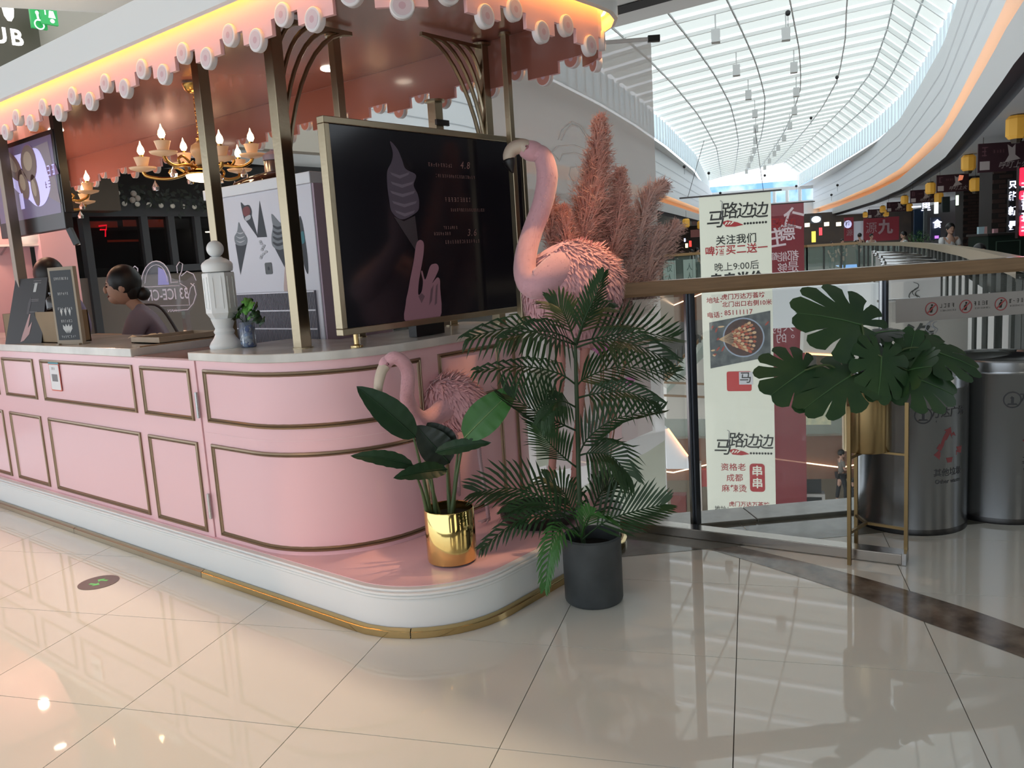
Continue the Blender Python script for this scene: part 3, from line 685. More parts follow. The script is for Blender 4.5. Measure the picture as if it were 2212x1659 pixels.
for k in range(4): minicone(-.0+(k-1.5)*.008, .07, .06, mbd, rot=.45-.3*k)
for s in (-1, 1): MB().box(s*w*.4-.01, s*w*.4+.01, -.03, .05, 0, .01).build('foot', m_frame, mbd)
afr = thing('tent_menu_board', 'black folding tent menu with an ice cream picture at far left', 'board', (2.26, 5.93, 1.158), math.radians(-72))
MB().add([(-.19, -.04, 0), (.14, -.04, 0), (.17, .05, .42), (-.12, .05, .42), (-.19, -.03, 0), (.14, -.03, 0), (.17, .06, .42), (-.12, .06, .42)], [(0,1,2,3), (7,6,5,4), (0,4,5,1), (1,5,6,2), (2,6,7,3), (3,7,4,0)]).build('front_sheet', mat('tent_black', '2a2629', .45), afr)
MB().add([(-.19, .2, 0), (.14, .2, 0), (.17, .07, .42), (-.12, .07, .42), (-.19, .21, 0), (.14, .21, 0), (.17, .08, .42), (-.12, .08, .42)], [(3,2,1,0), (4,5,6,7), (0,1,5,4), (1,2,6,5), (2,3,7,6), (3,0,4,7)]).build('back_sheet', mat('tent_white', 'c8c4be', .5), afr)
def onsheet(x, z): # place print on the sloping sheet
    f = z/.42; return (x + .03*f + .03*f, -.0412 + .09*f, z)
def sheetprint(pts, m, nm='print'):
    b = MB(); b.add([onsheet(*q) for q in pts], [tuple(range(len(pts)))]); return b.build(nm, m, afr)
sheetprint([(-.02, .02), (-.05, .01), (-.04, .06), (-.005, .19), (.005, .19), (.0, .1), (.03, .14), (.02, .06)], mat('print_pinkcone', 'b28f90', .5))
sheetprint([(.0, .33), (.025, .33), (.03, .39), (.005, .39)], m_chalk); sheetprint([(-.03, .19), (-.01, .19), (-.005, .27), (-.015, .3), (-.03, .26)], mat('print_dimcone', '4b474c', .5))
for zz in (.40, .385, .28, .27, .2): sheetprint([(-.01, zz), (.06, zz), (.06, zz+.004), (-.01, zz+.004)], mat('print_grey', '6a666a', .5))
kx = mat('kraft', '8f7a5e', .7, noise=.12, nscale=5)
for i, (xx, yy, wx, wy, hh, lab) in enumerate(((2.36, 5.66, .16, .40, .20, 'brown kraft box between the two menu boards on the worktop'), (2.40, 6.36, .16, .30, .19, 'kraft box at the far left edge behind the tent menu'))):
    k = thing('kraft_box', lab, 'box', (xx, yy, 1.158), .0, 'kraft boxes on the long worktop')
    b = MB()
    for q in ((-wx/2, -wx/2+.006, -wy/2, wy/2), (wx/2-.006, wx/2, -wy/2, wy/2), (-wx/2, wx/2, -wy/2, -wy/2+.006), (-wx/2, wx/2, wy/2-.006, wy/2)): b.box(q[0], q[1], q[2], q[3], 0, hh)
    b.box(-wx/2, wx/2, -wy/2, wy/2, 0, .006); b.build('carton', kx, k)
    MB().box(-wx/2+.01, wx/2-.01, -wy/2+.01, wy/2-.01, .02, hh-.02).build('paper_stack', mat('paper', 'e6e6ea', .6), k)
bt = thing('reed_diffuser', 'dark brown bottle with one reed on the kraft box', 'bottle', (2.36, 5.74, 1.36))
b = MB(); b.lathe([(0, 0), (.045, 0), (.048, .006), (.048, .07), (.036, .09), (.022, .098), (.020, .105), (.026, .108), (.026, .12), (0, .12)], n=20); b.build('bottle', mat('amber', '1d1411', .1, coat=.4), bt, smooth=40)
MB().tube([(0, 0, .1), (0, .045, .19)], .0025, 6).build('reed', m_dark, bt)
wr = thing('food_paper', 'crumpled cream paper sheet on the worktop by the menu board', 'paper', (2.58, 4.95, 1.16))
b = MB(); b.grid([[(.09*(i/6-.5)*2, .13*(j/8-.5)*2, .01+.018*random.random()) for j in range(9)] for i in range(7)]); b.build('sheet', mat('cream_paper', 'e8cfa8', .7), wr, smooth=1, thick=.002)
cs = thing('pos_tray', 'low open wooden tray with cutlery on the end of the long worktop', 'tray', (2.56, 4.62, 1.16))
b = MB()
for q in ((-.2, .2, -.16, -.14), (-.2, .2, .14, .16), (-.2, -.185, -.14, .14), (.185, .2, -.14, .14)): b.box(q[0], q[1], q[2], q[3], 0, .035)
b.box(-.2, .2, -.16, .16, 0, .006); b.build('tray', mat('pale_wood', 'a3907a', .5, noise=.15), cs)
for k in range(3): MB().tube([(-.12+k*.05, -.1, .012), (-.08+k*.07, .1, .014)], .004, 6).build('spoon', m_steel, cs)
# ------------------------------------------------------------------ pink niche at the left end with shelf, bowl
nc = thing('kiosk_back_wall', 'pink inner wall at the left end of the kiosk with a lit niche', 'partition')
p = ony(162, 560, 8.1)
xr = p.x
MB().box(xr-.30, xr, 8.06, 8.2, .2, 2.66).build('pillar', m_pink, nc)
MB().box(xr-2.2, xr-.3, 8.3, 8.36, .2, 2.66).build('back_panel', m_pink, nc)
b = ony(60, 528, 8.2)
sh = thing('wall_shelf', 'white floating shelf in the pink niche under the hanging screen', 'shelf', (b.x, 8.3, b.z), 0)
MB().box(-.32, .42, -.2, 0, -.02, 0).build('board', m_white, sh, bevel=.002)
for s in (-.2, .25): MB().bar((s, -.01, -.08), (s, -.15, -.02), .012).build('bracket', m_steel, sh)
bw = thing('white_bowl', 'white ribbed bowl plant pot on the niche shelf', 'bowl', (b.x+.05, 8.2, b.z))
MB().lathe([(0, 0), (.08, 0), (.10, .02), (.115, .05), (.12, .095), (.112, .095), (.1, .06), (0, .05)], n=24).build('bowl', m_white, bw, smooth=40)
for k in range(7):
    a = k*.9; MB().tube(bez([(0, 0, .07), (.06*math.cos(a), .06*math.sin(a), .15), (.2*math.cos(a), .2*math.sin(a), .13)], 4), [.004]*9, 5).build('twig', m_dark, bw)
light('POINT', 'niche_light', (xr-.9, 7.9, 2.2), 9, (1., .55, .38), .04)
# ------------------------------------------------------------------ acrylic sign with reversed lettering seen from behind
ac = thing('acrylic_sign', 'clear acrylic shop sign with white reversed lettering standing on the inner bench', 'sign', (3.56, 6.63, 1.06), math.radians(-52))
def ac_(x, y):
    n = Vector((math.sin(math.radians(-52)), -math.cos(math.radians(-52)), 0)); d = Vector(ray(x, y)); o = Vector(CAMP); t = (ac.location-o).dot(n)/d.dot(n); P = o+d*t-ac.location
    u = Vector((math.cos(math.radians(-52)), math.sin(math.radians(-52)), 0)); return (P.dot(u), P.z)
m_etch = mat('etched_white', 'd8d3dc', .5, emit=.22, ecol='cfc8dc'); m_ac = clearmat('acrylic', 'b8b6cc', .12, gloss=.6)
def ac_tube(pts, r, nm='etched_line'):
    P = [ac_(*q) for q in pts]; b = MB(); b.tube([(x, -.004, z) for x, z in P], r, 6); return b.build(nm, m_etch, ac, smooth=1)
arch = [(306, 622)] + [(338+32*math.cos(a), 612-48*math.sin(a)) for a in [PI*(1-k/12) for k in range(13)]]
shape = [(300, 660), (300, 622)] + arch[1:-1] + [(378, 604), (400, 606), (420, 592), (426, 630), (424, 650), (408, 674), (300, 674)]
P = P_ac = [ac_(*q) for q in shape]
b = MB(); b.prism(P, .0, .01, lambda x, y, z: (x, z, y)); b.build('plate', m_ac, ac)
ac_tube(arch[1:], .0045); ac_tube([(313, 612)] + [(338+24*math.cos(a), 610-38*math.sin(a)) for a in [PI*(1-k/12) for k in range(13)]], .003)
ac_tube([(312, 620), (388, 617)], .003); ac_tube([(370, 610), (385, 609)], .003); ac_tube([(335, 661), (408, 659)], .0025); ac_tube([(376, 671), (406, 669), (418, 655), (424, 636), (420, 618), (412, 612)], .004)
ac_tube([(384, 590), (382, 575), (388, 566), (395, 570), (393, 585), (388, 597), (389, 610)], .004); ac_tube([(392, 596), (404, 586), (418, 592), (424, 606)], .004); ac_tube([(389, 612), (402, 620), (408, 640), (410, 660)], .003); ac_tube([(408, 640), (412, 622), (420, 612)], .003)
ac_tube([(290, 590), (286, 580), (292, 575), (298, 580), (298, 592), (293, 600), (304, 612)], .005)
for s, x, y, sz in (('33 ICE-CR', 363, 637, .128), ('HAN', 372, 671, .034)):
    q = ac_(x, y); text(s, q[0], q[1], sz, m_etch, ac, y=-.002, mirror=True, bold=.01, sx=.62 if s[0] == '3' else 1)
zmin = min(z for x, z in P_ac)
for x in (P_ac[0][0]+.08, P_ac[-2][0]-.03): MB().box(x-.02, x+.02, -.03, .04, 0, zmin+.01).build('foot', m_ac, ac)
flat([ac_(*q) for q in [(340, 616), (340, 577), (352, 583), (361, 598), (364, 615)]], mat('lilac_glow', 'a9a2e0', .5, emit=.35, ecol='a9a2ee'), ac, y=.012, name='backing')
# ------------------------------------------------------------------ people
m_skin = mat('skin', 'c09a86', .55, spec=.3); m_hair = mat('black_hair', '0f0c0c', .45)
def skinmesh(name, pts, edges, radii, m, parent, sub=2, root=0):
    me = bpy.data.meshes.new(name); me.from_pydata([tuple(p) for p in pts], edges, []); me.materials.append(m)
    o = bpy.data.objects.new(name, me); COL.objects.link(o); o.parent = parent
    k = o.modifiers.new('skin', 'SKIN')
    sv = me.skin_vertices[0].data
    for i, r in enumerate(radii):
        rr = r if hasattr(r, '__len__') else (r, r); sv[i].radius = rr; sv[i].use_root = (i == root)
    k.use_smooth_shade = True; k.branch_smoothing = .6
    if sub:
        s = o.modifiers.new('sub', 'SUBSURF'); s.levels = s.render_levels = sub
    return o
def face(par, c, r, fw, m=None, hair='short', nose=True, look=None):
    """head with face looking along fw (unit, horizontal)"""
    c = Vector(c); fw = Vector(fw).normalized(); sd = fw.cross(Vector((0, 0, 1)))
    M = Matrix((fw, sd, Vector((0, 0, 1)))).transposed()
    b = MB(); b.ball(c, (r*.92, r*.76, r*1.12), 20, 14, M)
    b.ball(c + fw*r*.38 - Vector((0, 0, r*.72)), (r*.5, r*.42, r*.36), 12, 8, M)
    b.ball(c + fw*r*.97 - Vector((0, 0, r*.18)), (r*.12, r*.10, r*.22), 8, 6, M)
    for s in (-1, 1): b.ball(c + sd*s*r*.78 - fw*.05*r - Vector((0, 0, r*.12)), (r*.2, r*.09, r*.27), 8, 6, M)
    b.build('head', m or m_skin, par, smooth=1)
    for s in (-1, 1):
        MB().ball(c + fw*r*.84 + sd*s*r*.32 + Vector((0, 0, r*.02)), (r*.06, r*.13, r*.06), 8, 6, M).build('eye', m_hair, par, smooth=1)
        MB().ball(c + fw*r*.86 + sd*s*r*.32 + Vector((0, 0, r*.2)), (r*.05, r*.17, r*.03), 8, 6, M).build('eyebrow', m_hair, par, smooth=1)
    MB().ball(c + fw*r*.83 - Vector((0, 0, r*.58)), (r*.08, r*.22, r*.07), 8, 6, M).build('mouth', mat('lips', '8e4f49', .5), par, smooth=1)
    h = MB(); h.ball(c - fw*r*.14 + Vector((0, 0, r*.26)), (r*1.0, r*.9, r*1.05), 20, 14, M)
    if hair in ('bun', 'long'): h.ball(c - fw*r*.45 - Vector((0, 0, r*.2)), (r*.62, r*.72, r*.75), 14, 10, M)
    h.build('hair', m_hair, par, smooth=1)
    if hair == 'bun': MB().ball(c - fw*r*1.12 - Vector((0, 0, r*.55)), (r*.42, r*.4, r*.42), 14, 10, M).build('hair_bun', m_hair, par, smooth=1)
    if hair == 'long': MB().ball(c - fw*r*.5 - Vector((0, 0, r*1.2)), (r*.5, r*.72, r*1.3), 14, 10, M).build('long_hair', m_hair, par, smooth=1)
def hand(par, w, d, up, m=None, s=1.):
    """palm with five bent fingers at wrist w pointing along d"""
    w = Vector(w); d = Vector(d).normalized(); up = Vector(up); sd = d.cross(up).normalized(); dn = -up
    pts = [w, w+d*.05*s, w+d*.085*s]; ed = [(0, 1), (1, 2)]; rad = [(.022*s, .018*s), (.034*s, .016*s), (.036*s, .014*s)]
    skinmesh('palm', pts, ed, rad, m or m_skin, par, 1)
    for i, (o, ln) in enumerate(((-.028, .062), (-.01, .072), (.009, .066), (.026, .052))):
        a = w + d*.075*s + sd*o*s; b_ = a + d*ln*.5*s + dn*.006*s; c_ = b_ + d*ln*.35*s + dn*.018*s; e_ = c_ + d*ln*.15*s + dn*.022*s
        skinmesh('finger', [a, b_, c_, e_], [(0, 1), (1, 2), (2, 3)], [.0095*s, .009*s, .008*s, .006*s], m or m_skin, par, 1)
    a = w + d*.03*s - sd*.026*s
    skinmesh('thumb', [a, a - sd*.022*s + d*.022*s, a - sd*.03*s + d*.05*s + dn*.01*s], [(0, 1), (1, 2)], [.012*s, .0105*s, .008*s], m or m_skin, par, 1)
def sitter(name, label, hd, fw, shirt, lean=.12, hr=.105, hair='bun', strap=None, hands=True):
    """upper body bending over the counter; hd = head centre, fw = facing"""
    hd = Vector(hd); fw = Vector(fw).normalized(); sd = fw.cross(Vector((0, 0, 1))); up = Vector((0, 0, 1))
    t = thing(name, label, 'person', (0, 0, 0))
    nk = hd - fw*.06 - up*.13; ch_ = nk - fw*.08 - up*.12; ws = ch_ - fw*.10 - up*.28; hp_ = ws - up*.18 + fw*.02
    sh = [nk - up*.07 - fw*.05 + sd*s*.17 for s in (-1, 1)]
    el = [sh[k] + fw*.10 - up*.24 + sd*s*.03 for k, s in ((0, -1), (1, 1))]
    wr = [el[k] + fw*.17 - up*.0 - sd*s*.12 for k, s in ((0, -1), (1, 1))]
    kn = [hp_ + fw*.02 - up*.42 + sd*s*.09 for s in (-1, 1)]; ft = [k_ - up*.40 for k_ in kn]
    fl = .21
    sc2 = [Vector((k_.x, k_.y, fl+.05+.43)) for k_ in kn]; ft = [Vector((k_.x, k_.y, fl+.05)) for k_ in kn]
    pts = [hp_, ws, ch_, nk, hd - up*.05] + sh + el + wr + sc2 + ft + [f + fw*.14 - up*.01 for f in ft]
    ed = [(0,1), (1,2), (2,3), (3,4), (2,5), (2,6), (5,7), (6,8), (7,9), (8,10), (0,11), (0,12), (11,13), (12,14), (13,15), (14,16)]
    rad = [(.12, .08), (.09, .07), (.10, .07), .05, .045, .045, .045, .038, .038, .03, .03, .07, .07, .045, .045, .035, .035]
    skinmesh('body', pts, ed, rad, m_skin, t, 2)
    P2 = [hp_, ws, ch_, nk - up*.05] + sh + el + [e.lerp(w_, .75) for e, w_ in zip(el, wr)]
    skinmesh('shirt', P2, [(0,1), (1,2), (2,3), (2,4), (2,5), (4,6), (5,7), (6,8), (7,9)], [(.19, .15), (.18, .15), (.22, .17), (.085, .08), .088, .088, .068, .068, .052, .052], shirt, t, 2)
    skinmesh('trousers', [hp_ - up*.02, *sc2, *[f + up*.05 for f in ft]], [(0,1), (0,2), (1,3), (2,4)], [(.16, .12), .09, .09, .065, .065], m_black, t, 2)
    face(t, hd, hr, fw, hair=hair)
    if hands:
        for k in (0, 1): hand(t, wr[k], (wr[k]-el[k]), up)
    if strap:
        s = strap; pts = bez([sh[s] + up*.055 - fw*.0, sh[s].lerp(ch_, .5) + sd*(1 if s else -1)*-.0 - fw*.12 + up*.03, ws - fw*.15, ws - fw*.12 - up*.06], 6)
        MB().tube(pts, .016, 8, flat=.5).build('bag_strap', mat('strap_brown', '2a1a1a', .6), t, smooth=1)
    return t
m_sh1 = mat('grey_mauve_shirt', '8a7f8c', .8, bump=.25, nscale=18); m_sh2 = mat('lilac_shirt', '8b83a3', .8)
hd1 = atd(264, 618, 6.0)
sitter('person', 'woman with black hair bun, grey-mauve shirt and dark strap, looking down behind counter', hd1, RW[:, 0]*-1*np.array([1, 1, 0]) + np.array([-.25, -.2, 0]), m_sh1, strap=1, hr=.118)
hd2 = atd(108, 600, 6.65)
sitter('person', 'clerk with black hair seen from behind in lilac shirt at the far left counter', hd2, (.5, .8, 0), m_sh2, hands=True, hr=.125)
# ================================================================== FLAMINGOS
m_plume = mat('flamingo_pink', 'e6b2b9', .8, noise=.12, nscale=30, sheen=.4)
m_neck = mat('neck_pink', 'dba9b3', .85, sheen=.5, noise=.08, nscale=40)
m_beak = mat('beak_cream', 'cdbfae', .5); m_beakb = mat('beak_black', '141214', .4); m_leg = mat('leg_pink', 'c98f86', .7); m_legw = mat('leg_pale', 'b39aa0', .6)
def body_point(c, r, ax, u, v):
    """egg: ax=(long axis, side, up) local frame"""
    a = PI*u; b = 2*PI*v
    q = Vector((math.cos(a), math.sin(a)*math.cos(b), math.sin(a)*math.sin(b)))
    taper = 1 - .28*q.x if q.x > 0 else 1
    return q, c + ax[0]*q.x*r[0] + ax[1]*q.y*r[1]*taper + ax[2]*q.z*r[2]*taper
def feathers(name, c, r, ax, n, ln, wd, par, m, seed, down=.8, lift=.35, fluff=0.):
    R = random.Random(seed); b = MB(); vs = []; fs = []
    for k in range(n):
        u = math.acos(R.uniform(-.98, .98))/PI; v = R.random()
        q, p = body_point(c, r, ax, u, v)
        nn = (ax[0]*q.x/r[0] + ax[1]*q.y/r[1] + ax[2]*q.z/r[2]).normalized()
        d = (ax[0]*1.0 - Vector((0, 0, down)) + Vector((R.uniform(-.4, .4), R.uniform(-.4, .4), R.uniform(-.4, .4)))*(1+fluff)); d = (d - nn*d.dot(nn)).normalized()
        s = d.cross(nn).normalized(); L = ln*R.uniform(.6, 1.3); W = wd*R.uniform(.6, 1.2); lf = lift*R.uniform(.4, 1.4)
        i = len(vs); p = p - nn*.006
        vs += [p - s*W*.4, p + s*W*.4, p + d*L*.55 + s*W*.5 + nn*L*lf*.45, p + d*L*.55 - s*W*.5 + nn*L*lf*.45, p + d*L + nn*L*lf*.7]
        fs += [(i, i+1, i+2, i+3), (i+3, i+2, i+4)]
    b.v = [tuple(v) for v in vs]; b.f = fs
    o = b.build(name, m, par, smooth=1); o['kind'] = 'stuff'; return o
def flamingo(label, neck, nr, headc, headr, beak, beak_tip, bc, br, axl, legs, zf, par_m, nfe, fl, seed, legr, lm):
    t = thing('flamingo_figure', label, 'flamingo', (bc[0], bc[1], zf)); off = Vector((bc[0], bc[1], zf))
    neck = [Vector(p)-off for p in neck]; headc = Vector(headc)-off; beak = [Vector(p)-off for p in beak]; bc = Vector(bc)-off
    ax0 = Vector(axl).normalized(); ax1 = ax0.cross(Vector((0, 0, 1))).normalized(); ax2 = ax1.cross(ax0)
    ax = (ax0, ax1, ax2); rows = []
    b = MB(); nu, nv = 14, 20
    rows = [[body_point(bc, br, ax, i/nu, j/nv)[1] for j in range(nv+1)] for i in range(nu+1)]
    b.grid(rows).build('body', m_plume, t, smooth=1)
    feathers('plumage', bc, br, ax, nfe, fl, fl*.34, t, m_plume, seed)
    feathers('back_down', bc + ax2*br[2]*.25 - ax0*br[0]*.1, (br[0]*.78, br[1]*.8, br[2]*.82), ax, nfe//2, fl*.7, fl*.16, t, mat('down_pink', 'eab3b4', .9, sheen=.6), seed+1, down=.1, lift=1.1, fluff=1.)
    P = bez(neck, 6); b = MB(); b.tube(P, lerp_list(nr, len(P)), 16); b.build('neck', m_neck, t, smooth=1)
    # short fuzz along the neck
    R = random.Random(seed+5); fz = MB(); rr = lerp_list(nr, len(P))
    for k in range(1500):
        i = R.randrange(1, len(P)-1); d = (P[i+1]-P[i-1]).normalized(); a = Vector((R.uniform(-1, 1), R.uniform(-1, 1), R.uniform(-1, 1))); a = (a - d*a.dot(d)).normalized()
        p = P[i].lerp(P[i+1], R.random()) + a*rr[i]*.98; s = a.cross(d)*.0015; e = p + a*.004 + d*R.uniform(.004, .010)
        fz.add([p-s, p+s, e], [(0, 1, 2)])
    o = fz.build('neck_fuzz', m_neck, t); o['kind'] = 'stuff'
    fw = (beak[0]-headc); fw = Vector((fw.x, fw.y, fw.z*.5)).normalized(); sd = fw.cross(Vector((0, 0, 1))).normalized(); up = sd.cross(fw)
    M = Matrix((fw, sd, up)).transposed()
    MB().ball(headc, (headr*1.25, headr*.9, headr*.95), 18, 12, M).build('head', m_neck, t, smooth=1)
    bk = [headc + (beak[0]-headc)*.45] + beak
    B = bez(bk, 5); n = len(B); cut = int(n*.68)
    prof = lerp_list([headr*.95, headr*.86, headr*.80, headr*.70, headr*.5, .003], n)
    b = MB(); b.tube(B[:cut+1], prof[:cut+1], 12, flat=.8); b.build('beak', m_beak, t, smooth=1)
    b = MB(); b.tube(B[cut:], [p*1.02 for p in prof[cut:]], 12, flat=.8); b.build('beak_tip', m_beakb, t, smooth=1)
    ofs = sd*headr*.3
    MB().tube([q + sd*prof[i]*.82 - up*prof[i]*.25 for i, q in enumerate(B[1:cut])], .0022, 5).build('beak_line', m_beakb, t)
    for s in (-1, 1):
        MB().ball(headc + sd*s*headr*.78 + fw*headr*.45 + up*headr*.15, headr*.17, 10, 8).build('eye', m_beakb, t, smooth=1)
        MB().ball(headc + sd*s*headr*.70 + fw*headr*.45 + up*headr*.15, headr*.25, 10, 8).build('eye_ring', mat('eye_ring', 'a56f78', .6), t, smooth=1)
    for lg in legs:
        L = [Vector(p)-off for p in lg]; LP = bez(L, 6)
        b = MB(); b.tube(LP, lerp_list([legr*1.5, legr, legr*1.05, legr*.95], len(LP)), 10); lo = b.build('leg', lm, t, smooth=1)
        rg = MB()
        for i in range(2, len(LP)-1):
            for f in (0, .5):
                p = LP[i].lerp(LP[i+1], f); d = (LP[i+1]-LP[i]).normalized()
                rg.tube([p-d*.003, p+d*.003], legr*1.12, 8)
        rg.build('leg_scale', lm, lo)
        e = L[-1]
        for a in (-.5, 0, .5):
            d = Vector((fw.x*math.cos(a)-fw.y*math.sin(a), fw.x*math.sin(a)+fw.y*math.cos(a), 0)).normalized()
            MB().tube([e + Vector((0, 0, legr*.7)), e + d*legr*6 + Vector((0, 0, legr*.5))], [legr*.8, legr*.4], 8).build('toe', lm, lo, smooth=1)
    return t
D = 3.90
def A(x, y, d=0.): return atd(x, y, D+d)
D = 4.0
f1 = onz(1184, 1128, .24); f2 = onz(1236, 1105, .24)
bc = A(1240, 640, .02); 
nk = [A(1152, 330, .0), A(1172, 338), A(1182, 380), A(1172, 440), A(1150, 500), A(1136, 550, -.06), A(1136, 595, -.13), A(1153, 616, -.17), A(1182, 602, -.16), A(1212, 582, -.10), A(1245, 590, .04)]
flamingo('tall pink flamingo figure beside the screen with fluffy back and raised head', nk, [.040, .046, .052, .050, .050, .052, .056, .064, .074, .084, .08],
         A(1148, 326), .052, [A(1128, 316), A(1108, 322), A(1099, 338), A(1102, 356), A(1108, 374)], None,
         bc, (.265, .20, .25), RW[:, 0]*.35 + np.array([0, 0, -.85]) + RW[:, 2]*.12, [[A(1205, 740), A(1213, 800), A(1200, 920), (f1.x, f1.y, .25)], [A(1265, 740, .05), A(1260, 800, .05), A(1250, 910, .05), (f2.x, f2.y, .25)]],
         .205, None, 7000, .045, 11, .019, m_leg)
c4 = lambda x, y: (700+x/3.318, 720+y/3.318)
g1 = onz(1056, 1128, .205); D = (RW[:, 2] @ np.array([g1.x, g1.y, .2-1.5])) - .05
g2 = onz(992, 1100, .205)
flamingo('small pink flamingo figure with bent neck and lowered beak before the corner counter', [A(836, 782, -.5), A(851, 773, -.5), A(870, 782, -.48), A(881, 806, -.44), A(880, 840, -.4), A(880, 862, -.36), A(892, 890, -.3), A(914, 906, -.24), A(940, 898, -.18), A(965, 880, -.12), A(990, 872, -.05)], [.026, .029, .030, .030, .031, .033, .036, .040, .046, .06, .07],
         A(834, 784, -.5), .031, [A(824, 803, -.52), A(819, 822, -.53), A(817, 842, -.53), A(822, 858, -.52), A(828, 870, -.52)], None,
         A(990, 872, -.05), (.175, .115, .125), RW[:, 0]*1.0 + np.array([0, 0, -.55]), [[A(1033, 930), A(1036, 985), A(1046, 1050), (g1.x, g1.y, .215)], [A(985, 940, .1), A(989, 1000, .1), A(991, 1060, .1), (g2.x, g2.y, .215)]],
         .205, None, 2600, .05, 21, .0095, m_legw)
# black round dish behind the palm
q = onz(1168, 1122, .205)
dsh = thing('round_tray', 'low black round tray under the tall flamingo behind the palm', 'tray', (q.x, q.y, .203))
MB().lathe([(0, 0), (.17, 0), (.20, .03), (.205, .06), (.19, .062), (.17, .03), (0, .025)], n=36).build('dish', m_black, dsh, smooth=40)
# ------------------------------------------------------------------ pampas grass
D = 4.35
pv = onz(1330, 1085, .205)
PB = Vector((3.62, 2.40, .206))
pg = thing('pampas_vase', 'tall pink pampas grass plumes in a slim clear vase behind the tall flamingo', 'pampas grass', PB)
MB().lathe([(0, 0), (.06, 0), (.065, .01), (.05, .30), (.06, .42), (.055, .42), (.045, .3), (.055, .015), (0, .015)], n=24).build('vase', clearmat('vase_clear', 'c9c2bd', .3, gloss=.8), pg, smooth=40)
m_pamp = mat('pampas_pink', 'd4a196', .9, noise=.25, nscale=14, h2='e0b8ac'); m_pamp2 = mat('pampas_mauve', 'cdaca6', .9, noise=.2, nscale=14, h2='dcc3bc')
def plume(base, ctrl, R0, n, m, seed, ln):
    """ctrl: axis points of the plume from bottom to top"""
    R = random.Random(seed); C = bez([p-PB for p in ctrl], 8); N = len(C); b = MB(); vs = []; fs = []
    for k in range(int(n*.8)):
        f = R.random()**.8; i = min(int(f*(N-1)), N-2); p = C[i].lerp(C[i+1], R.random()); d = (C[i+1]-C[i]).normalized()
        a = Vector((R.uniform(-1, 1), R.uniform(-1, 1), R.uniform(-1, 1))); a = (a - d*a.dot(d)).normalized()
        env = R0*((1-f)**.55)*min(1, f*2.6+.45)*1.08 + .008
        L = env*R.uniform(.7, 1.35); s = a.cross(d).normalized()
        c = p + a*L*.30 + d*L*.5; e = p + a*L*.85 + d*L*R.uniform(.8, 1.6) + Vector((0, 0, -L*R.uniform(0, .35)))
        w = .0045*R.uniform(.6, 1.4); i0 = len(vs)
        vs += [p, c - s*w, c + s*w, e]; fs += [(i0, i0+1, i0+2), (i0+1, i0+3, i0+2)]
        for h in range(3):
            g = R.uniform(.35, .9); q = c.lerp(e, g); u = (a*R.uniform(-.4, 1) + s*R.uniform(-1, 1) + d*R.uniform(0, .8)).normalized()*L*.28; i0 = len(vs)
            vs += [q, q + s*.002 + d*.003, q+u]; fs += [(i0, i0+1, i0+2)]
    b.v = [tuple(v) for v in vs]; b.f = fs; o = b.build('plume', m, pg)
    st_ = bez([Vector((R.uniform(-.02, .02), R.uniform(-.02, .02), .02)), (C[0]*.5 + Vector((0, 0, .1))), C[0], C[N//2]], 6); MB().tube(st_, .004, 6).build('stem', mat('straw', 'a3806c', .8), pg)
for ct, r, n, m, sd, dd in (
    ([(1250, 560), (1268, 480), (1286, 380), (1297, 258)], .125, 3600, m_pamp, 1, 4.30),
    ([(1235, 600), (1228, 560), (1222, 500), (1216, 452)], .08, 1400, m_pamp, 2, 4.20),
    ([(1310, 600), (1328, 520), (1336, 450), (1340, 372)], .10, 2400, m_pamp, 3, 4.35),
    ([(1360, 610), (1378, 520), (1398, 440), (1432, 398)], .10, 1900, m_pamp2, 4, 4.45),
    ([(1195, 560), (1190, 500), (1188, 460), (1183, 415)], .075, 1300, m_pamp, 5, 4.25),
    ([(1370, 700), (1388, 640), (1400, 560), (1425, 500)], .11, 1800, m_pamp2, 6, 4.45),
    ([(1400, 600), (1420, 560), (1440, 520), (1462, 490)], .09, 700, m_pamp2, 7, 4.5),
    ([(1300, 620), (1310, 560), (1300, 500), (1290, 450)], .11, 1600, m_pamp, 8, 4.45),
    ([(1340, 700), (1350, 650), (1362, 590), (1370, 530)], .10, 1500, m_pamp2, 9, 4.40)):
    plume(None, [atd(x, y, dd) for x, y in ct], r, n, m, sd, .1)
# ================================================================== PLANTS
m_palm = mat('palm_green', '1f3220', .45, spec=.3, noise=.3, nscale=5, h2='2c4a2a'); m_palml = mat('palm_light', '3b6a34', .45, spec=.3)
def lathe_pot(name, par, prof, m, n=36): return MB().lathe(prof, n=n).build(name, m, par, smooth=35)
PP = Vector((2.895, 1.985, 0))
pm = thing('potted_palm', 'tall artificial palm in a dark grey stone-look pot on the tiled floor', 'palm', PP)
m_stone = mat('dark_stone', '474c4f', .5, noise=.35, nscale=7, bump=.15, h2='33383b')
lathe_pot('pot', pm, [(0, 0), (.118, 0), (.126, .008), (.128, .015), (.129, .29), (.122, .298), (.115, .29), (.112, .2), (0, .2)], m_stone)
lathe_pot('soil', pm, [(0, .24), (.112, .24), (0, .245)], mat('soil', '16130f', .9), 24)
DP = float(RW[:, 2] @ np.array([PP.x, PP.y, -1]))
def Q(x, y, d=0.): return atd(x, y, DP+d) - PP
b = MB(); b.tube(bez([Q(1262, 1190, .02), Q(1252, 1080), Q(1247, 900), Q(1243, 760), Q(1243, 730)], 8), lerp_list([.012, .011, .010, .008, .006], 33), 10); b.build('trunk', mat('palm_trunk', '33472c', .6), pm, smooth=1)
toc0 = -RW[:, 2]
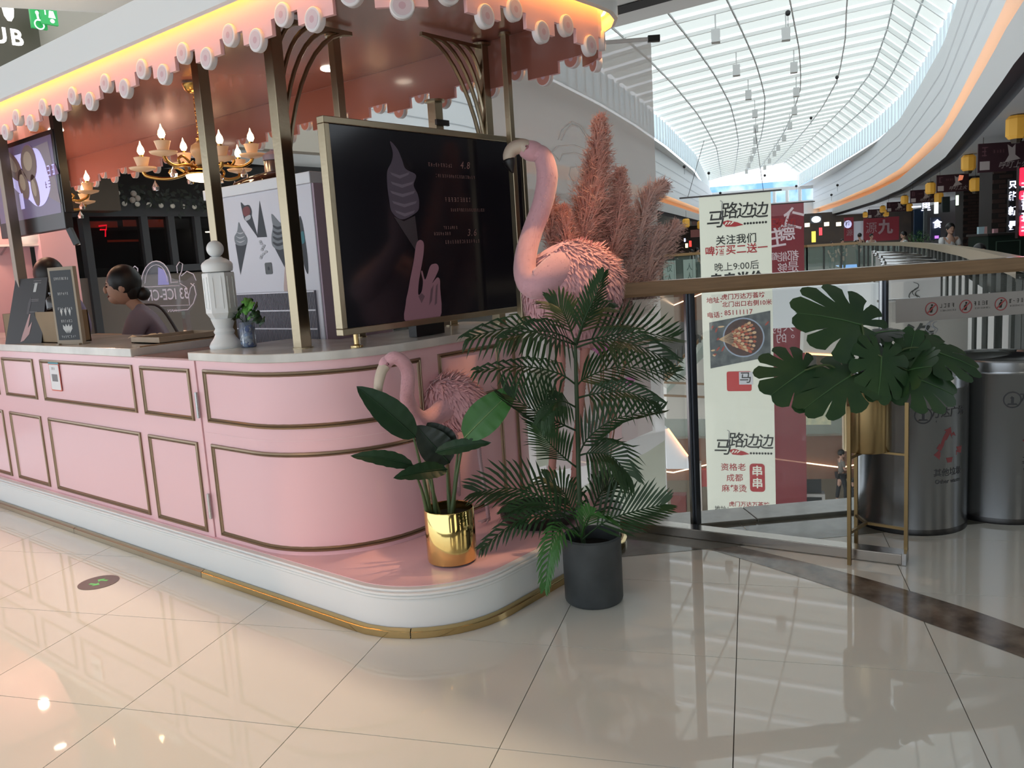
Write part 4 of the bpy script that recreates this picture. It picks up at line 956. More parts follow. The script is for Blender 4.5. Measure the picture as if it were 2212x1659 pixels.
def frond(ctrl, L, m, par, seed, n=26, droop=.35, start=.22, wd=.0125):
    R = random.Random(seed); C = bez(ctrl, 10); N = len(C); b = MB(); MB_r = MB()
    MB_r.tube(C, lerp_list([.0045, .003, .0015], N), 6); fr = MB_r.build('frond', m, par, smooth=1)
    d0 = (C[-1]-C[0]).normalized(); side = (d0.cross(Vector((0, 0, 1))).normalized()*.55 + d0.cross(Vector(toc0)).normalized()*(1. if d0.cross(Vector(toc0)).dot(d0.cross(Vector((0, 0, 1)))) > 0 else -1.)*.9).normalized()
    for k in range(n):
        f = start + (1-start)*k/(n-1); i = min(int(f*(N-1)), N-2); p = C[i].lerp(C[i+1], f*(N-1)-i); d = (C[i+1]-C[i]).normalized()
        for s in (-1, 1):
            ll = 1.55*L*(math.sin(PI*min(1, .22+.72*f))**.6)*R.uniform(.85, 1.1)
            up = side.cross(d).normalized()
            dirn = (side*s*(.85-.35*f) + d*(.55+.55*f) + up*.22).normalized()
            m1 = p + dirn*ll*.5; e = p + dirn*ll + Vector((0, 0, -ll*droop*R.uniform(.6, 1.3)))
            w = d.cross(dirn).cross(dirn).normalized()*wd*.5
            q = p + dirn*ll*.8 + Vector((0, 0, -ll*droop*.5))
            b.add([p-w*.5, p+w*.5, m1+w, m1-w, q+w*.7, q-w*.7, e], [(0, 1, 2, 3), (3, 2, 4, 5), (5, 4, 6)])
    b.build('leaflet', m, fr)
    return fr
fr = [
 ([(1244, 742, 0), (1262, 690, -.02), (1285, 640, -.05), (1303, 594, -.08)], .07, 0, .1),
 ([(1243, 745, 0), (1190, 728, -.08), (1110, 708, -.16), (1018, 728, -.22)], .115, 0, .5),
 ([(1244, 745, 0), (1215, 725, -.12), (1165, 715, -.22), (1090, 730, -.3)], .10, 0, .5),
 ([(1245, 740, 0), (1300, 728, .08), (1370, 718, .14), (1450, 728, .18)], .125, 0, -.1),
 ([(1246, 750, 0), (1300, 735, -.05), (1360, 740, -.12), (1440, 775, -.16)], .115, 0, .4),
 ([(1244, 745, 0), (1228, 700, .05), (1212, 668, .08), (1188, 655, .1)], .10, 0, .2),
 ([(1246, 745, 0), (1262, 700, .06), (1285, 670, .1), (1320, 668, .14)], .10, 0, .3),
 ([(1245, 835, 0), (1268, 815, .03), (1340, 793, .07), (1452, 805, .1)], .115, 0, .15),
 ([(1243, 830, 0), (1205, 806, -.05), (1130, 792, -.1), (1035, 800, -.14)], .085, 0, .55),
 ([(1246, 860, 0), (1290, 850, -.05), (1350, 846, -.1), (1412, 866, -.13)], .095, 0, .5),
 ([(1247, 990, 0), (1272, 945, 0), (1330, 905, -.02), (1422, 888, -.04)], .085, 0, -.2),
 ([(1244, 930, 0), (1205, 912, .0), (1160, 890, -.02), (1100, 855, -.03)], .125, 0, -.3),
 ([(1246, 1010, 0), (1215, 985, -.04), (1185, 955, -.08), (1160, 922, -.1)], .095, 0, .15),
 ([(1247, 985, 0), (1280, 978, -.05), (1320, 985, -.1), (1358, 1025, -.14)], .11, 0, .45),
 ([(1244, 880, 0), (1220, 868, -.05), (1200, 870, -.1), (1175, 900, -.12)], .08, 0, .5),
 ([(1250, 1150, 0), (1180, 1080, -.02), (1110, 1055, -.06), (1032, 1062, -.1)], .135, 0, .15),
 ([(1250, 1160, 0), (1190, 1120, -.08), (1120, 1125, -.14), (1045, 1180, -.2)], .07, 0, .4),
 ([(1258, 1165, 0), (1310, 1125, -.03), (1370, 1105, -.06), (1432, 1090, -.1)], .12, 0, .0),
 ([(1255, 1160, 0), (1215, 1140, -.12), (1190, 1180, -.18), (1178, 1265, -.2)], .06, 1, .4),
 ([(1256, 1160, 0), (1265, 1125, -.1), (1280, 1110, -.16), (1305, 1120, -.2)], .09, 1, .3),
 ([(1256, 1160, 0), (1235, 1100, .05), (1215, 1060, .1), (1180, 1035, .14)], .11, 0, .3),
 ([(1256, 1160, 0), (1290, 1080, .05), (1310, 1050, .1), (1335, 1040, .12)], .10, 0, .3),
 ([(1250, 1150, 0), (1200, 1100, -.1), (1150, 1085, -.16), (1100, 1105, -.2)], .11, 0, .35)]
for k, (c, L, mm, dr_) in enumerate(fr):
    frond([Q(*p) for p in c], L, (m_palm, m_palml)[mm], pm, 40+k, n=16, droop=dr_)
# broad-leaf blade
def blade(par, base, tip, width, m, nrm=(0, 0, 1), bend=.12, name='leaf', fold=.15, stem=None, vein=None, notch=False, roll=0.):
    base = Vector(base); tip = Vector(tip); d = tip-base; L = d.length; d = d/L; nrm = Vector(nrm); s = d.cross(nrm).normalized(); nn = s.cross(d).normalized()
    rows = []; n = 18; mcols = 9
    for i in range(n+1):
        f = i/n; w = width*(math.sin(PI*(f**.75))**.72 if 0 < f < 1 else 0) ; c = base + d*L*f - nn*(bend*L*(f-.5)**2*4 - bend*L)
        rows.append([c + s*w*(j/(mcols-1)*2-1)*.5 + nn*abs(j/(mcols-1)*2-1)*w*fold + nn*.004*math.sin(i*2.2)*abs(j/(mcols-1)*2-1) for j in range(mcols)])
    o = MB().grid(rows).build(name, m, par, smooth=1)
    if vein:
        MB().tube([r[mcols//2] + nn*.001 for r in rows[:-1]], lerp_list([.004, .0012], n), 5).build('midrib', vein, o, smooth=1)
    return o
GP = onz(975, 1226, .206); GP = Vector((GP.x + .75*.11, GP.y + .63*.11, .206))
gp = thing('potted_strelitzia', 'broad-leaved green plant in a shiny gold cylinder pot on the pink platform', 'potted plant', GP)
lathe_pot('pot', gp, [(0, 0), (.10, 0), (.108, .004), (.11, .012), (.11, .235), (.108, .238), (.104, .235), (.104, .05), (0, .05)], mat('gold_mirror', 'e6cb84', .07, 1.))
lathe_pot('soil', gp, [(0, .2), (.104, .2), (0, .205)], _M['soil'], 24)
DG = float(RW[:, 2] @ np.array([GP.x, GP.y, .206-1.5+.2]))
def G(x, y, d=0.): p = c4(x, y); return atd(p[0], p[1], DG+d) - GP
m_lf = mat('leaf_deep', '1d3c24', .4, spec=.35, noise=.15, nscale=12); m_lfb = mat('leaf_bright', '3a6f33', .4, spec=.4, noise=.15, nscale=12); m_lfd = mat('leaf_dark', '14251b', .45); m_vn = mat('midrib_green', '6f8f5a', .5); m_stem = mat('stem_green', '4c5f3a', .55)
toc = -RW[:, 2]
for bs, tp, w, m, bd, nr in (
  ((655, 745, -.06), (232, 380, -.12), .135, m_lf, .06, (0.3, -.2, .5)),
  ((1005, 752, -.02), (1385, 380, -.02), .15, m_lfb, .07, (.1, .1, .3)),
  ((640, 950, -.10), (188, 880, -.18), .075, m_lf, .10, (0, 0, 1)),
  ((880, 975, -.05), (495, 1040, -.2), .085, m_lf, .05, (0, 0, 1)),
  ((800, 850, .0), (1200, 785, -.05), .07, m_lf, .05, (0, 0, 1)),
  ((900, 930, .08), (660, 660, .05), .15, m_lfd, .05, (0, 0, .3)),
  ((910, 870, .1), (740, 640, .1), .14, m_lfd, .03, (0, 0, .3))):
    blade(gp, G(*bs), G(*tp), w, m, Vector(toc) + Vector(nr)*.6, bd, vein=m_vn if m is m_lfb else m_lf, fold=.1)
for bs, tp in (((745, 1280, -.02), (670, 1040, -.12)), ((770, 1290, 0), (640, 740, -.06)), ((800, 1290, .0), (770, 1030, -.05)), ((905, 1290, 0), (1005, 752, -.02)), ((900, 1290, .02), (880, 960, .02)), ((920, 1280, .03), (960, 840, 0)), ((830, 1295, .02), (720, 960, .06))):
    a = G(*bs); b_ = G(*tp); MB().tube(bez([a + Vector((0, 0, -.03)), a.lerp(b_, .5) + Vector((0, 0, .01)), b_], 6), lerp_list([.011, .007, .004], 13), 8).build('stem', m_stem, gp, smooth=1)
# ------------------------------------------------------------------ monstera in the brass stand
lgs = [onz(1835, 1220), onz(1957, 1212)]
ctr = (lgs[0]+lgs[1])/2 + Vector((RW[0][2], RW[1][2], 0)).normalized()*.12
lgs.append(ctr + (ctr - (lgs[0]+lgs[1])/2)*1.0)
STD = Vector((ctr.x, ctr.y, 0))
sd_ = thing('plant_stand', 'brass three-legged stand with a brushed gold pot near the steel bins', 'stand', STD)
m_sb = mat('stand_brass', '84704e', .35, 1.)
DS = float(RW[:, 2] @ np.array([STD.x, STD.y, -1.])); hp1 = .62
zb = zat_ = None
def zat(y, P, x=1880):
    lo, hi = -2., 6.
    for _ in range(50):
        m_ = (lo+hi)/2; c = RW.T @ (np.array([P[0], P[1], m_])-CAMP)
        if CY+F*c[1]/c[2] > y: lo = m_
        else: hi = m_
    return lo
zb = zat(972, STD); zt_ = zat(838, STD)
for l in lgs:
    e = l - STD; MB().bar((e.x, e.y, 0), (e.x, e.y, zb+.24), .016).build('leg', m_sb, sd_)
    MB().bar((e.x, e.y, .155), (0, 0, .155), .013).build('spoke', m_sb, sd_)
    MB().bar((e.x, e.y, zb-.004), (0, 0, zb-.004), .01).build('ring_arm', m_sb, sd_)
rp2 = min((l-STD).length for l in lgs)-.012
mo = thing('potted_monstera', 'green monstera with split leaves in a brushed gold pot on the brass stand', 'monstera', (STD.x, STD.y, zb+.004))
lathe_pot('pot', mo, [(0, 0), (rp2*.98, 0), (rp2, .006), (rp2, zt_-zb-.01), (rp2-.006, zt_-zb-.008), (rp2-.01, .1), (0, .1)], mat('gold_satin', 'a8926a', .24, 1.), 48)
lathe_pot('soil', mo, [(0, zt_-zb-.06), (rp2-.01, zt_-zb-.06), (0, zt_-zb-.055)], _M['soil'], 24)
MO = Vector((STD.x, STD.y, zb+.004))
m_mon = mat('monstera_green', '36522f', .38, spec=.4, noise=.2, nscale=6, h2='23422a'); m_mond = mat('monstera_dark', '18251d', .5)
def monstera(par, base, tip, width, nrm, m, lobes=6, seed=0, sl=.55):
    """heart leaf with slits between lobes: each lobe is a curved strip from the midrib outwards"""
    base = Vector(base); tip = Vector(tip); d = tip-base; L = d.length; d /= L; nrm = Vector(nrm).normalized(); s = d.cross(nrm).normalized(); nn = s.cross(d).normalized()
    b = MB(); n = 60
    def place(u, v):  # u along, v side (-1..1 of width)
        x = v*width*.5; y = u*L; z = -.22*(x*x)/width - .14*L*(u-.35)**2*1.2
        return base + d*y + s*x + nn*z
    def edge(f): # outline radius polar about the base: angle f 0..1 from tip round to the back
        a = f*PI*.93; r = (.98*(1-f) + .50*f + .20*math.sin(PI*f)); return a, r
    for sg in (-1, 1):
        for k in range(lobes):
            f0 = k/lobes; f1 = (k+1)/lobes; g = .10/lobes if k else 0
            rows = []
            for i in range(7):
                q = i/6; rw = []
                for j in range(5):
                    shrink = 0 if q < sl else g*min(1, (q-sl)/.15)
                    f = f0+shrink + (f1-shrink-(f0+shrink) - 0)*(j/4)
                    a, r = edge(f); rr = r*q*(1 - .10*(abs(j/4-.5)*2)**2*(q > .8))
                    o_ = .0
                    u = math.cos(a)*rr; v = math.sin(a)*rr*1.35*sg
                    # bend lobes forward from the midrib
                    u += .10*(1-q)*q*1.5
                    rw.append(place(u*1.0+.02, v))
                rows.append(rw)
            b.grid(rows if sg > 0 else [r[::-1] for r in rows])
    o = b.build('leaf', m, par, smooth=1)
    MB().tube([place(u, 0) + nn*.002 for u in (0, .3, .6, .93)], [.004, .003, .002, .001], 6).build('midrib', mat('mon_rib', '44693f', .5), o)
    return o
def MQ(x, y, dd=0.): return atd(x, y, DS+dd) - MO
Tc = Vector(toc)
for k, (bs, tp, w, nr, m) in enumerate((
  ((1862, 700, -.02), (1728, 672, -.08), .30, Tc*.8 + Vector((0, 0, .5)), m_mon),
  ((1738, 800, -.12), (1668, 850, -.2), .26, Tc*.8 + Vector((0, 0, .6)), m_mon),
  ((1838, 810, -.14), (1742, 876, -.26), .22, Tc*.7 + Vector((0, 0, .7)), m_mon),
  ((1885, 720, .02), (1945, 712, .0), .15, Tc*.2 + Vector((0, 0, 1)), m_mond),
  ((1905, 770, -.12), (1898, 860, -.2), .19, Tc*1. + Vector((0, 0, .1)), m_mon),
  ((1960, 810, -.10), (2062, 850, -.1), .22, Tc*.9 + Vector((0, 0, .6)), m_mon),
  ((1990, 750, .0), (2112, 790, .0), .22, Tc*.6 + Vector((0, 0, .8)), m_mon),
  ((1955, 790, -.02), (1978, 715, .0), .16, Tc*1. + Vector((0, 0, .2)), m_mon),
  ((1990, 780, .06), (2040, 740, .1), .2, Tc*1. + Vector((0, 0, .4)), m_mon),
  ((1960, 800, -.08), (2010, 790, -.2), .22, Tc*.9 + Vector((0, 0, .5)), m_mond if False else m_mon))):
    monstera(mo, MQ(*bs), MQ(*bs)+(MQ(*tp)-MQ(*bs))*1.12, w*1.2, nr, m, seed=k)
    c = Vector((0, 0, zt_-zb-.06)); e = MQ(*bs)
    MB().tube(bez([c + Vector((e.x*.15, e.y*.15, 0)), c.lerp(e, .55) + Vector((0, 0, .08)), e], 8), lerp_list([.007, .005, .004], 17), 8).build('stem', m_stem, mo, smooth=1)
# ================================================================== MALL STRUCTURE
def tab(P): 
    P = sorted(P); return lambda s: float(np.interp(s, [p[0] for p in P], [p[1] for p in P]))
def smoothtab(P):
    P = sorted(P); xs = [p[0] for p in P]; co = np.polyfit(xs, [p[1] for p in P], min(4, len(P)-1)); return lambda s: float(np.polyval(co, s))
T_eR = tab([(5, 2.7), (12, 3.2), (18, 3.9), (21.8, 4.21), (24.4, 4.46), (28.3, 4.72), (30.8, 4.84), (36, 4.78), (41.65, 4.52), (52.5, 3.88), (64, 3.0)])
T_wR = tab([(5, 1.9), (8.35, 2.22), (10.1, 2.49), (14.5, 3.13), (19, 3.76), (23.9, 4.2), (30.2, 4.72), (38.7, 4.95), (50.5, 4.75), (64, 4.0)])
T_rail = tab([(5, 1.40), (5.83, 1.62), (7.81, 1.95), (11.58, 2.55), (18.75, 3.5), (26.3, 4.21), (37.2, 4.3)])
T_eL = tab([(4, -6.6), (9, -6.0), (11, -5.7), (13, -4.9), (17, -4.0), (21.4, -3.48), (25.5, -3.14), (31.4, -2.81), (42.2, -2.45), (60, -2.63)])
T_wL = tab([(4, -6.9), (10.5, -6.3), (12.5, -5.6), (15, -4.9), (20, -4.16), (22.5, -3.93), (30.7, -3.27), (36.6, -2.99), (43.7, -2.72), (53.5, -2.35), (62, -2.45)])
T_cr = lambda s: T_eR(s) - .95
S1 = 61.0
m_wall = mat('white_plaster', 'dcdedf', .45)
def loft(name, curves, m, parent=None, s0=5., s1=S1, ds=1., smooth=40):
    """curves: list of (t function, z, offset)"""
    n = int((s1-s0)/ds)+1; rows = []
    for T, z, o in curves: rows.append([mw(s0+(s1-s0)*i/n, T(s0+(s1-s0)*i/n)+o, z) for i in range(n+1)])
    return MB().grid(rows).build(name, m, parent, smooth=smooth)
wr_ = struct(loft('wall_right', [(T_wR, 3.62, .45), (T_wR, 3.62, 0), (T_wR, 5.2, 0), (T_eR, 5.2, .1)], m_wall), 'curved white upper wall on the right side of the atrium')
wl_ = struct(loft('wall_left', [(T_wL, 3.62, -.45), (T_wL, 3.62, 0), (T_wL, 5.2, 0), (T_eL, 5.2, -.1)], m_wall, s0=4), 'curved white upper wall on the left side of the atrium')
m_joint = mat('joint_grey', 'b2b6ba', .6)
for T, sg, par in ((T_wR, -1, wr_), (T_wL, 1, wl_)):
    for z in (3.95, 4.35, 4.7): loft('joint_line', [(T, z, sg*.012), (T, z+.013, sg*.012)], m_joint, par)
# warm cove and lip below each wall
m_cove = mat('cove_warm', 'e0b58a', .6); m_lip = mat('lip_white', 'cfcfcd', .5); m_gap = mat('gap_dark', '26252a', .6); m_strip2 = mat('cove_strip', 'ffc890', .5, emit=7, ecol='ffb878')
for T, sg, nm in ((T_wR, 1, 'trim_1'), (T_wL, -1, 'trim_2')):
    o = struct(loft(nm, [(T, 2.98, sg*.04), (T, 3.30, sg*-.03), (T, 3.31, sg*.03), (T, 3.30, sg*.40), (T, 3.64, sg*.42)], m_lip), 'white curved lip with warm cove light under the upper wall')
    loft('cove_strip', [(T, 3.33, sg*.10), (T, 3.33, sg*.14)], m_strip2, o, s0=9 if sg > 0 else 5)
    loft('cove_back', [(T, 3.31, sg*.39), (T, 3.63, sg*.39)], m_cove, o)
    loft('shadow_gap', [(T, 2.98, sg*.04), (T, 3.0, sg*.20), (T, 2.88, sg*.22)], m_gap, o)
T_fR = lambda s: T_rail(min(s, 37)) + 4.2 + max(0, s-37)*.02
T_fL = lambda s: T_wL(s) - 4.0
m_ceil = mat('shop_ceiling', 'a9aaab', .6)
struct(loft('ceiling', [(T_wR, 2.88, .22), (T_wR, 2.88, 5.5)], m_ceil, s0=5), 'grey ceiling over the right walkway')
struct(loft('ceiling', [(T_wL, 2.88, -.22), (T_wL, 2.88, -6)], m_ceil, s0=9), 'grey ceiling over the left walkway')
# floors of the upper level
m_slab = mat('fascia_brown', '7a5a48', .5); m_flw = mat('walk_floor', 'b5ada0', .15)
struct(loft('floor', [(T_rail, -.9, 0), (T_rail, 0, 0), (T_rail, 0, 6)], m_flw, s0=5.2, s1=37.2), 'walkway floor along the right side of the atrium')
struct(loft('floor', [(T_wL, -1.2, .4), (T_wL, 0, .4), (T_wL, 0, -6)], m_flw, s0=11, s1=40), 'walkway floor along the left side of the atrium')
# ---- roof: glass and pale blinds on white ribs
roof = thing('skylight_roof', 'long white ribbed skylight roof over the atrium', 'roof', (0, 0, 0))
m_rib = mat('rib_white', 'f4f6f4', .35, emit=0); m_blind = None
def transl(key, h, amt):
    m = bpy.data.materials.new(key); m.use_nodes = True; nt = m.node_tree; b = nt.nodes['Principled BSDF']; out = nt.nodes['Material Output']
    t = nt.nodes.new('ShaderNodeBsdfTranslucent'); t.inputs[0].default_value = rgb(h); b.inputs['Base Color'].default_value = rgb(h); b.inputs['Roughness'].default_value = .7
    mx = nt.nodes.new('ShaderNodeMixShader'); mx.inputs[0].default_value = amt
    nt.links.new(b.outputs[0], mx.inputs[1]); nt.links.new(t.outputs[0], mx.inputs[2]); nt.links.new(mx.outputs[0], out.inputs[0]); return m
m_blind = transl('roof_blind', 'c9cbc3', .8); m_glass = clearmat('roof_glass', 'eef6fb', .12)
RS = 1.3; ZE, ZC = 6.0, 6.8
def roof_pt(s, f):
    """f 0..1 from the left eave to the crease, 1..2 from the crease to the right eave"""
    tl, tc, tr = T_eL(s), T_cr(s), T_eR(s)
    if f <= 1: return mw(s, tl+(tc-tl)*f, ZE+(ZC-ZE)*(f**.8))
    return mw(s, tc+(tr-tc)*(f-1), ZC+(ZE-ZC)*(f-1))
s = 6.25; FS = [0, .17, .34, .51, .68, .85, 1., 1.5, 2.]
k = 0
while s < S1-RS:
    b = MB()
    for f0, f1 in zip(FS[:6], FS[1:7]): b.bar(roof_pt(s, f0), roof_pt(s, f1), .05, .08)
    b.build('rib', m_rib, roof)
    b = MB(); b.bar(roof_pt(s, 1.), roof_pt(s, 2.), .06, .10); b.build('rib', m_rib, roof)
    for f0, f1 in zip(FS, FS[1:]):
        e = .30
        P = [roof_pt(s+e, f0), roof_pt(s+RS-.04, f0), roof_pt(s+RS-.04, f1), roof_pt(s+e, f1)]
        up = Vector((0, 0, .1)); MB().add([p+up for p in P], [(0, 1, 2, 3)]).build('blind_panel', m_blind, roof)
    k += 1; s += RS
b = MB()
for f in FS[1:-1]:
    b = MB(); s = 6.25
    while s < S1-RS:
        b.bar(roof_pt(s, f)+Vector((0, 0, -.02)), roof_pt(s+RS, f)+Vector((0, 0, -.02)), .03, .04) ; s += RS
    b.build('purlin', mat('purlin_grey', 'b4b7b6', .5), roof)
rows = [[roof_pt(s_, f)+Vector((0, 0, .2)) for s_ in np.arange(6.25, S1, RS)] for f in FS]
MB().grid(rows).build('glass_sheet', m_glass, roof)
# box lamps hanging under the roof
m_boxl = mat('lamp_box', 'c9cac8', .5)
for k in range(11):
    for f, nm in ((.46, 0), (.66, 1)):
        s_ = 15.35 + k*3.9 + nm*1.3 if k < 8 else 15.35+k*3.9
        if s_ > 58: continue
        p = roof_pt(s_, f); t = thing('box_lamp', f'grey box floodlight under the skylight, {ORD[k]} nearest of the {("left", "right")[nm]} row', 'lamp', p, MA, 'box floodlights under the skylight')
        MB().box(-.11, .11, -.09, .09, -.62, -.36).build('housing', m_boxl, t); MB().bar((0, 0, -.36), (0, 0, 0), .03).build('rod', m_boxl, t)
# clerestories
m_pane = transl('frosted_pane', 'c6d5d9', .85); m_mull = mat('mullion_white', 'e9eef0', .4)
for T, nm, n_ in ((T_eR, 'window_1', 1), (T_eL, 'window_2', -1)):
    w = thing(nm, 'long band of frosted glass panes under the roof edge', 'window', (0, 0, 0)); w['kind'] = 'structure'
    if 'category' in w: del w['category']
    s_ = 7.; 
    while s_ < S1-1:
        ds = .65
        a = mw(s_+.02, T(s_), 5.2); c = mw(s_+ds-.02, T(s_+ds), 5.2); MB().add([a, c, c+Vector((0, 0, .78)), a+Vector((0, 0, .78))], [(0, 1, 2, 3)]).build('pane', m_pane, w)
        s_ += ds
    mu = MB(); s_ = 7.
    while s_ < S1: 
        a = mw(s_, T(s_)-n_*.02, 5.2); mu.bar(a, a+Vector((0, 0, .78)), .05, .05); s_ += .65
    mu.build('mullion', m_mull, w)
# far gable end
e0, e1 = T_wL(S1)-1, T_wR(S1)+1
ge = struct(MB().add([mw(S1, e0, 3.0), mw(S1, e1, 3.0), mw(S1, e1, 4.25), mw(S1, e0, 4.25)], [(0, 1, 2, 3)]).build('wall_far', m_wall), 'white wall closing the far end of the atrium')
MB().add([mw(S1, e0, 5.0), mw(S1, e1, 5.0), mw(S1, e1, 5.25), mw(S1, e0, 5.25)], [(0, 1, 2, 3)]).build('beam', m_wall, ge)
gw = thing('window_3', 'row of far windows with pale blue view and white frames', 'window', (0, 0, 0)); gw['kind'] = 'structure'; del gw['category']
for k in range(8):
    t0 = e0+1+k*(e1-e0-2)/8; t1 = e0+1+(k+1)*(e1-e0-2)/8; MB().bar(mw(S1, t0, 4.25), mw(S1, t0, 5.0), .18).build('frame', m_wall, gw)
    MB().add([mw(S1+.1, t0, 4.25), mw(S1+.1, t1, 4.25), mw(S1+.1, t1, 5.), mw(S1+.1, t0, 5.)], [(0, 1, 2, 3)]).build('pane', m_glass, gw)
bl = thing('office_tower', 'pale blue glass building seen through the far end windows', 'building', mw(90, 0, -8), MA)
MB().box(0, 10, -14, 14, 0, 15.6).build('tower', mat('tower_blue', '6f9fd6', .4, h2='b9d2ea', noise=.2, nscale=.35, cut=(.4, .55)), bl)
# ---- near concourse ceiling with dark slot
cz = 3.4
CE = [mw(7.35, -.69-.9, cz), mw(7.05, .2, cz)]
a0 = onz(1287, 70, cz); a1 = onz(1554, 0, cz); dd = (a1-a0).normalized(); a2 = a1+dd*9; a_ = a0-dd*.25
cl = struct(MB().add([a_, a2, Vector((a2.x-9, -9, cz)), Vector((-6, -9, cz)), Vector((-6, 12, cz)), Vector((1.2, 12, cz)), Vector((1.2, 10, cz)), Vector((2.2, 6.5, cz+.0))], [tuple(range(8))]).build('ceiling', mat('concourse_ceiling', 'd6d5d2', .6)), 'pale concourse ceiling in front of the atrium')
nb = Vector((-dd.y, dd.x, 0)); nb = nb if nb.x > 0 else -nb
sl_ = MB()
for o0, o1, z0 in ((-.02, .02, cz-.0),): sl_.add([a_-nb*.0, a2, a2+Vector((0, 0, .45)), a_+Vector((0, 0, .45))], [(0, 1, 2, 3)])
sl_.build('bulkhead', mat('bulkhead_grey', '8d8983', .6), cl)
MB().add([a_-nb*.33-Vector((0, 0, .01)), a2-nb*.33-Vector((0, 0, .01)), a2-nb*.52-Vector((0, 0, .01)), a_-nb*.52-Vector((0, 0, .01))], [(0, 1, 2, 3)]).build('slot_diffuser', m_gap, cl)
for x, y in ((.9, 1.2), (.2, 3.1), (1.0, 5.2), (-.4, 6.6), (2.4, -.2), (.6, 7.6)):
    MB().lathe([(0, cz-.006), (.03, cz-.006), (.036, cz-.001)], (x, y, 0), 16).build('downlight', m_lamp, cl)
wb = struct(MB().box(-7, 7.5, -5.6, -5.4, 0, 3.38).build('wall_back', mat('shop_grey', '3a3735', .5)), 'dark shopfront across the concourse behind the viewer')
for x0_, x1_, e_ in ((-5, -3.8, .9), (-1.2, .2, 1.3), (2.2, 2.9, 1.0), (4.6, 6.2, .9)):  # unseen glowing panels, added to put bright streaks on the steel bins
    MB().box(x0_, x1_, -5.4, -5.38, .1, 2.7).build('lit_window', mat(f'lit_{e_}', 'e8e2d4', .5, emit=e_*1.3), wb)
# ================================================================== NEAR RAILING
rl_t = thing('glass_railing', 'glass railing with an oak handrail and dark steel posts beside the void', 'railing', (0, 0, 0))
u1 = 4.9
zz = 1.345
hr = MB(); pr = [(-.045, -.075), (.045, -.075), (.05, -.06), (.05, 0), (-.05, 0), (-.05, -.06)]
va = [rl(-.42, w, zz+h) for w, h in pr]; vb = [rl(u1, w, zz+h) for w, h in pr]; k = len(pr)
hr.add(va+vb, [tuple(range(k)), tuple(range(2*k-1, k-1, -1))] + [(i, i+k, (i+1) % k+k, (i+1) % k) for i in range(k)]).build('handrail', m_wood, rl_t)
hr = MB(); hr.add([rl(-.42, -.045, zz+.001), rl(u1, -.045, zz+.001), rl(u1, .05, zz+.001), rl(-.42, .05, zz+.001)], [(0, 1, 2, 3)]).build('handrail_highlight', mat('rail_top_highlight', 'dcd2c2', .2), rl_t)  # white highlight along the top of the oak rail, painted as a pale sheet
m_gl = clearmat('railing_glass', 'c8d6d0', .05, gloss=1.)
m_ps = mat('post_steel', '5a5f68', .35, .8)
posts_u = [-.06, 1.0, 2.2, 3.4, 4.6]
for u in posts_u: 
    MB().bar(rl(u, -.0, .02), rl(u, 0, zz-.075), .036, .05).build('post', m_ps, rl_t); MB().bar(rl(u-.03, -.03, .02), rl(u-.03, -.03, zz-.075), .012, .02).build('post_fin', m_steel, rl_t)
for ua, ub in zip([-.40]+posts_u, posts_u): MB().add([rl(ua+.04, .0, .09), rl(ub-.04, .0, .09), rl(ub-.04, .0, zz-.09), rl(ua+.04, .0, zz-.09), rl(ua+.04, .012, .09), rl(ub-.04, .012, .09), rl(ub-.04, .012, zz-.09), rl(ua+.04, .012, zz-.09)], [(0,1,2,3), (7,6,5,4)]).build('glass_pane', m_gl, rl_t)
# steel track on the floor
c0 = onz(1385, 1150); c1 = onz(1948, 1222)
tk = thing('steel_track', 'long low stainless steel channel lying on the floor below the railing', 'channel', (0, 0, 0)); dv = (c1-c0).normalized(); nv = Vector((-dv.y, dv.x, 0)); nv = nv if nv.x > 0 else -nv
q = [c0-dv*.35, c1, c1+nv*.085, c0-dv*.35+nv*.085]
MB().add([p+Vector((0, 0, .001)) for p in q] + [p+Vector((0, 0, .052)) for p in q], [(3,2,1,0), (4,5,6,7), (0,1,5,4), (1,2,6,5), (2,3,7,6), (3,0,4,7)]).build('channel', mat('track_steel', 'a8a29b', .22, 1.), tk, bevel=.003)
MB().bar(c1+nv*.0425+Vector((0, 0, .03)), c1+nv*.0425+dv*.018+Vector((0, 0, .03)), .09, .056).build('end_cap', m_steel, tk)
# notice strip on the glass with three prohibition signs
ny_ = math.atan2(RD.y, RD.x)
a = Vector(rl(1.02, -.02, 0)); 
def on_rail(x, y):
    d = Vector(ray(x, y)); n = RN; t = (Vector(rl(0, -.02, 0))-Vector(CAMP)).dot(n)/d.dot(n); P = Vector(CAMP)+d*t - Vector(rl(0, -.02, 0)); return (P.dot(RD), P.z)
ns = thing('notice_strip', 'silver strip on the railing glass with three red prohibition symbols', 'sign', Vector(rl(0, -.02, 0)), ny_)
A1_ = on_rail(1935, 645); A2_ = on_rail(2212, 630); A3_ = on_rail(2212, 676); A4_ = on_rail(1935, 700)
zt0 = (A1_[1]+A2_[1])/2; zb0 = (A3_[1]+A4_[1])/2
MB().box(A1_[0], u1-.1, -.001, .001, zb0, zt0).build('strip', mat('strip_silver', 'a4a3a3', .35, .4), ns)
zc = (zt0+zb0)/2
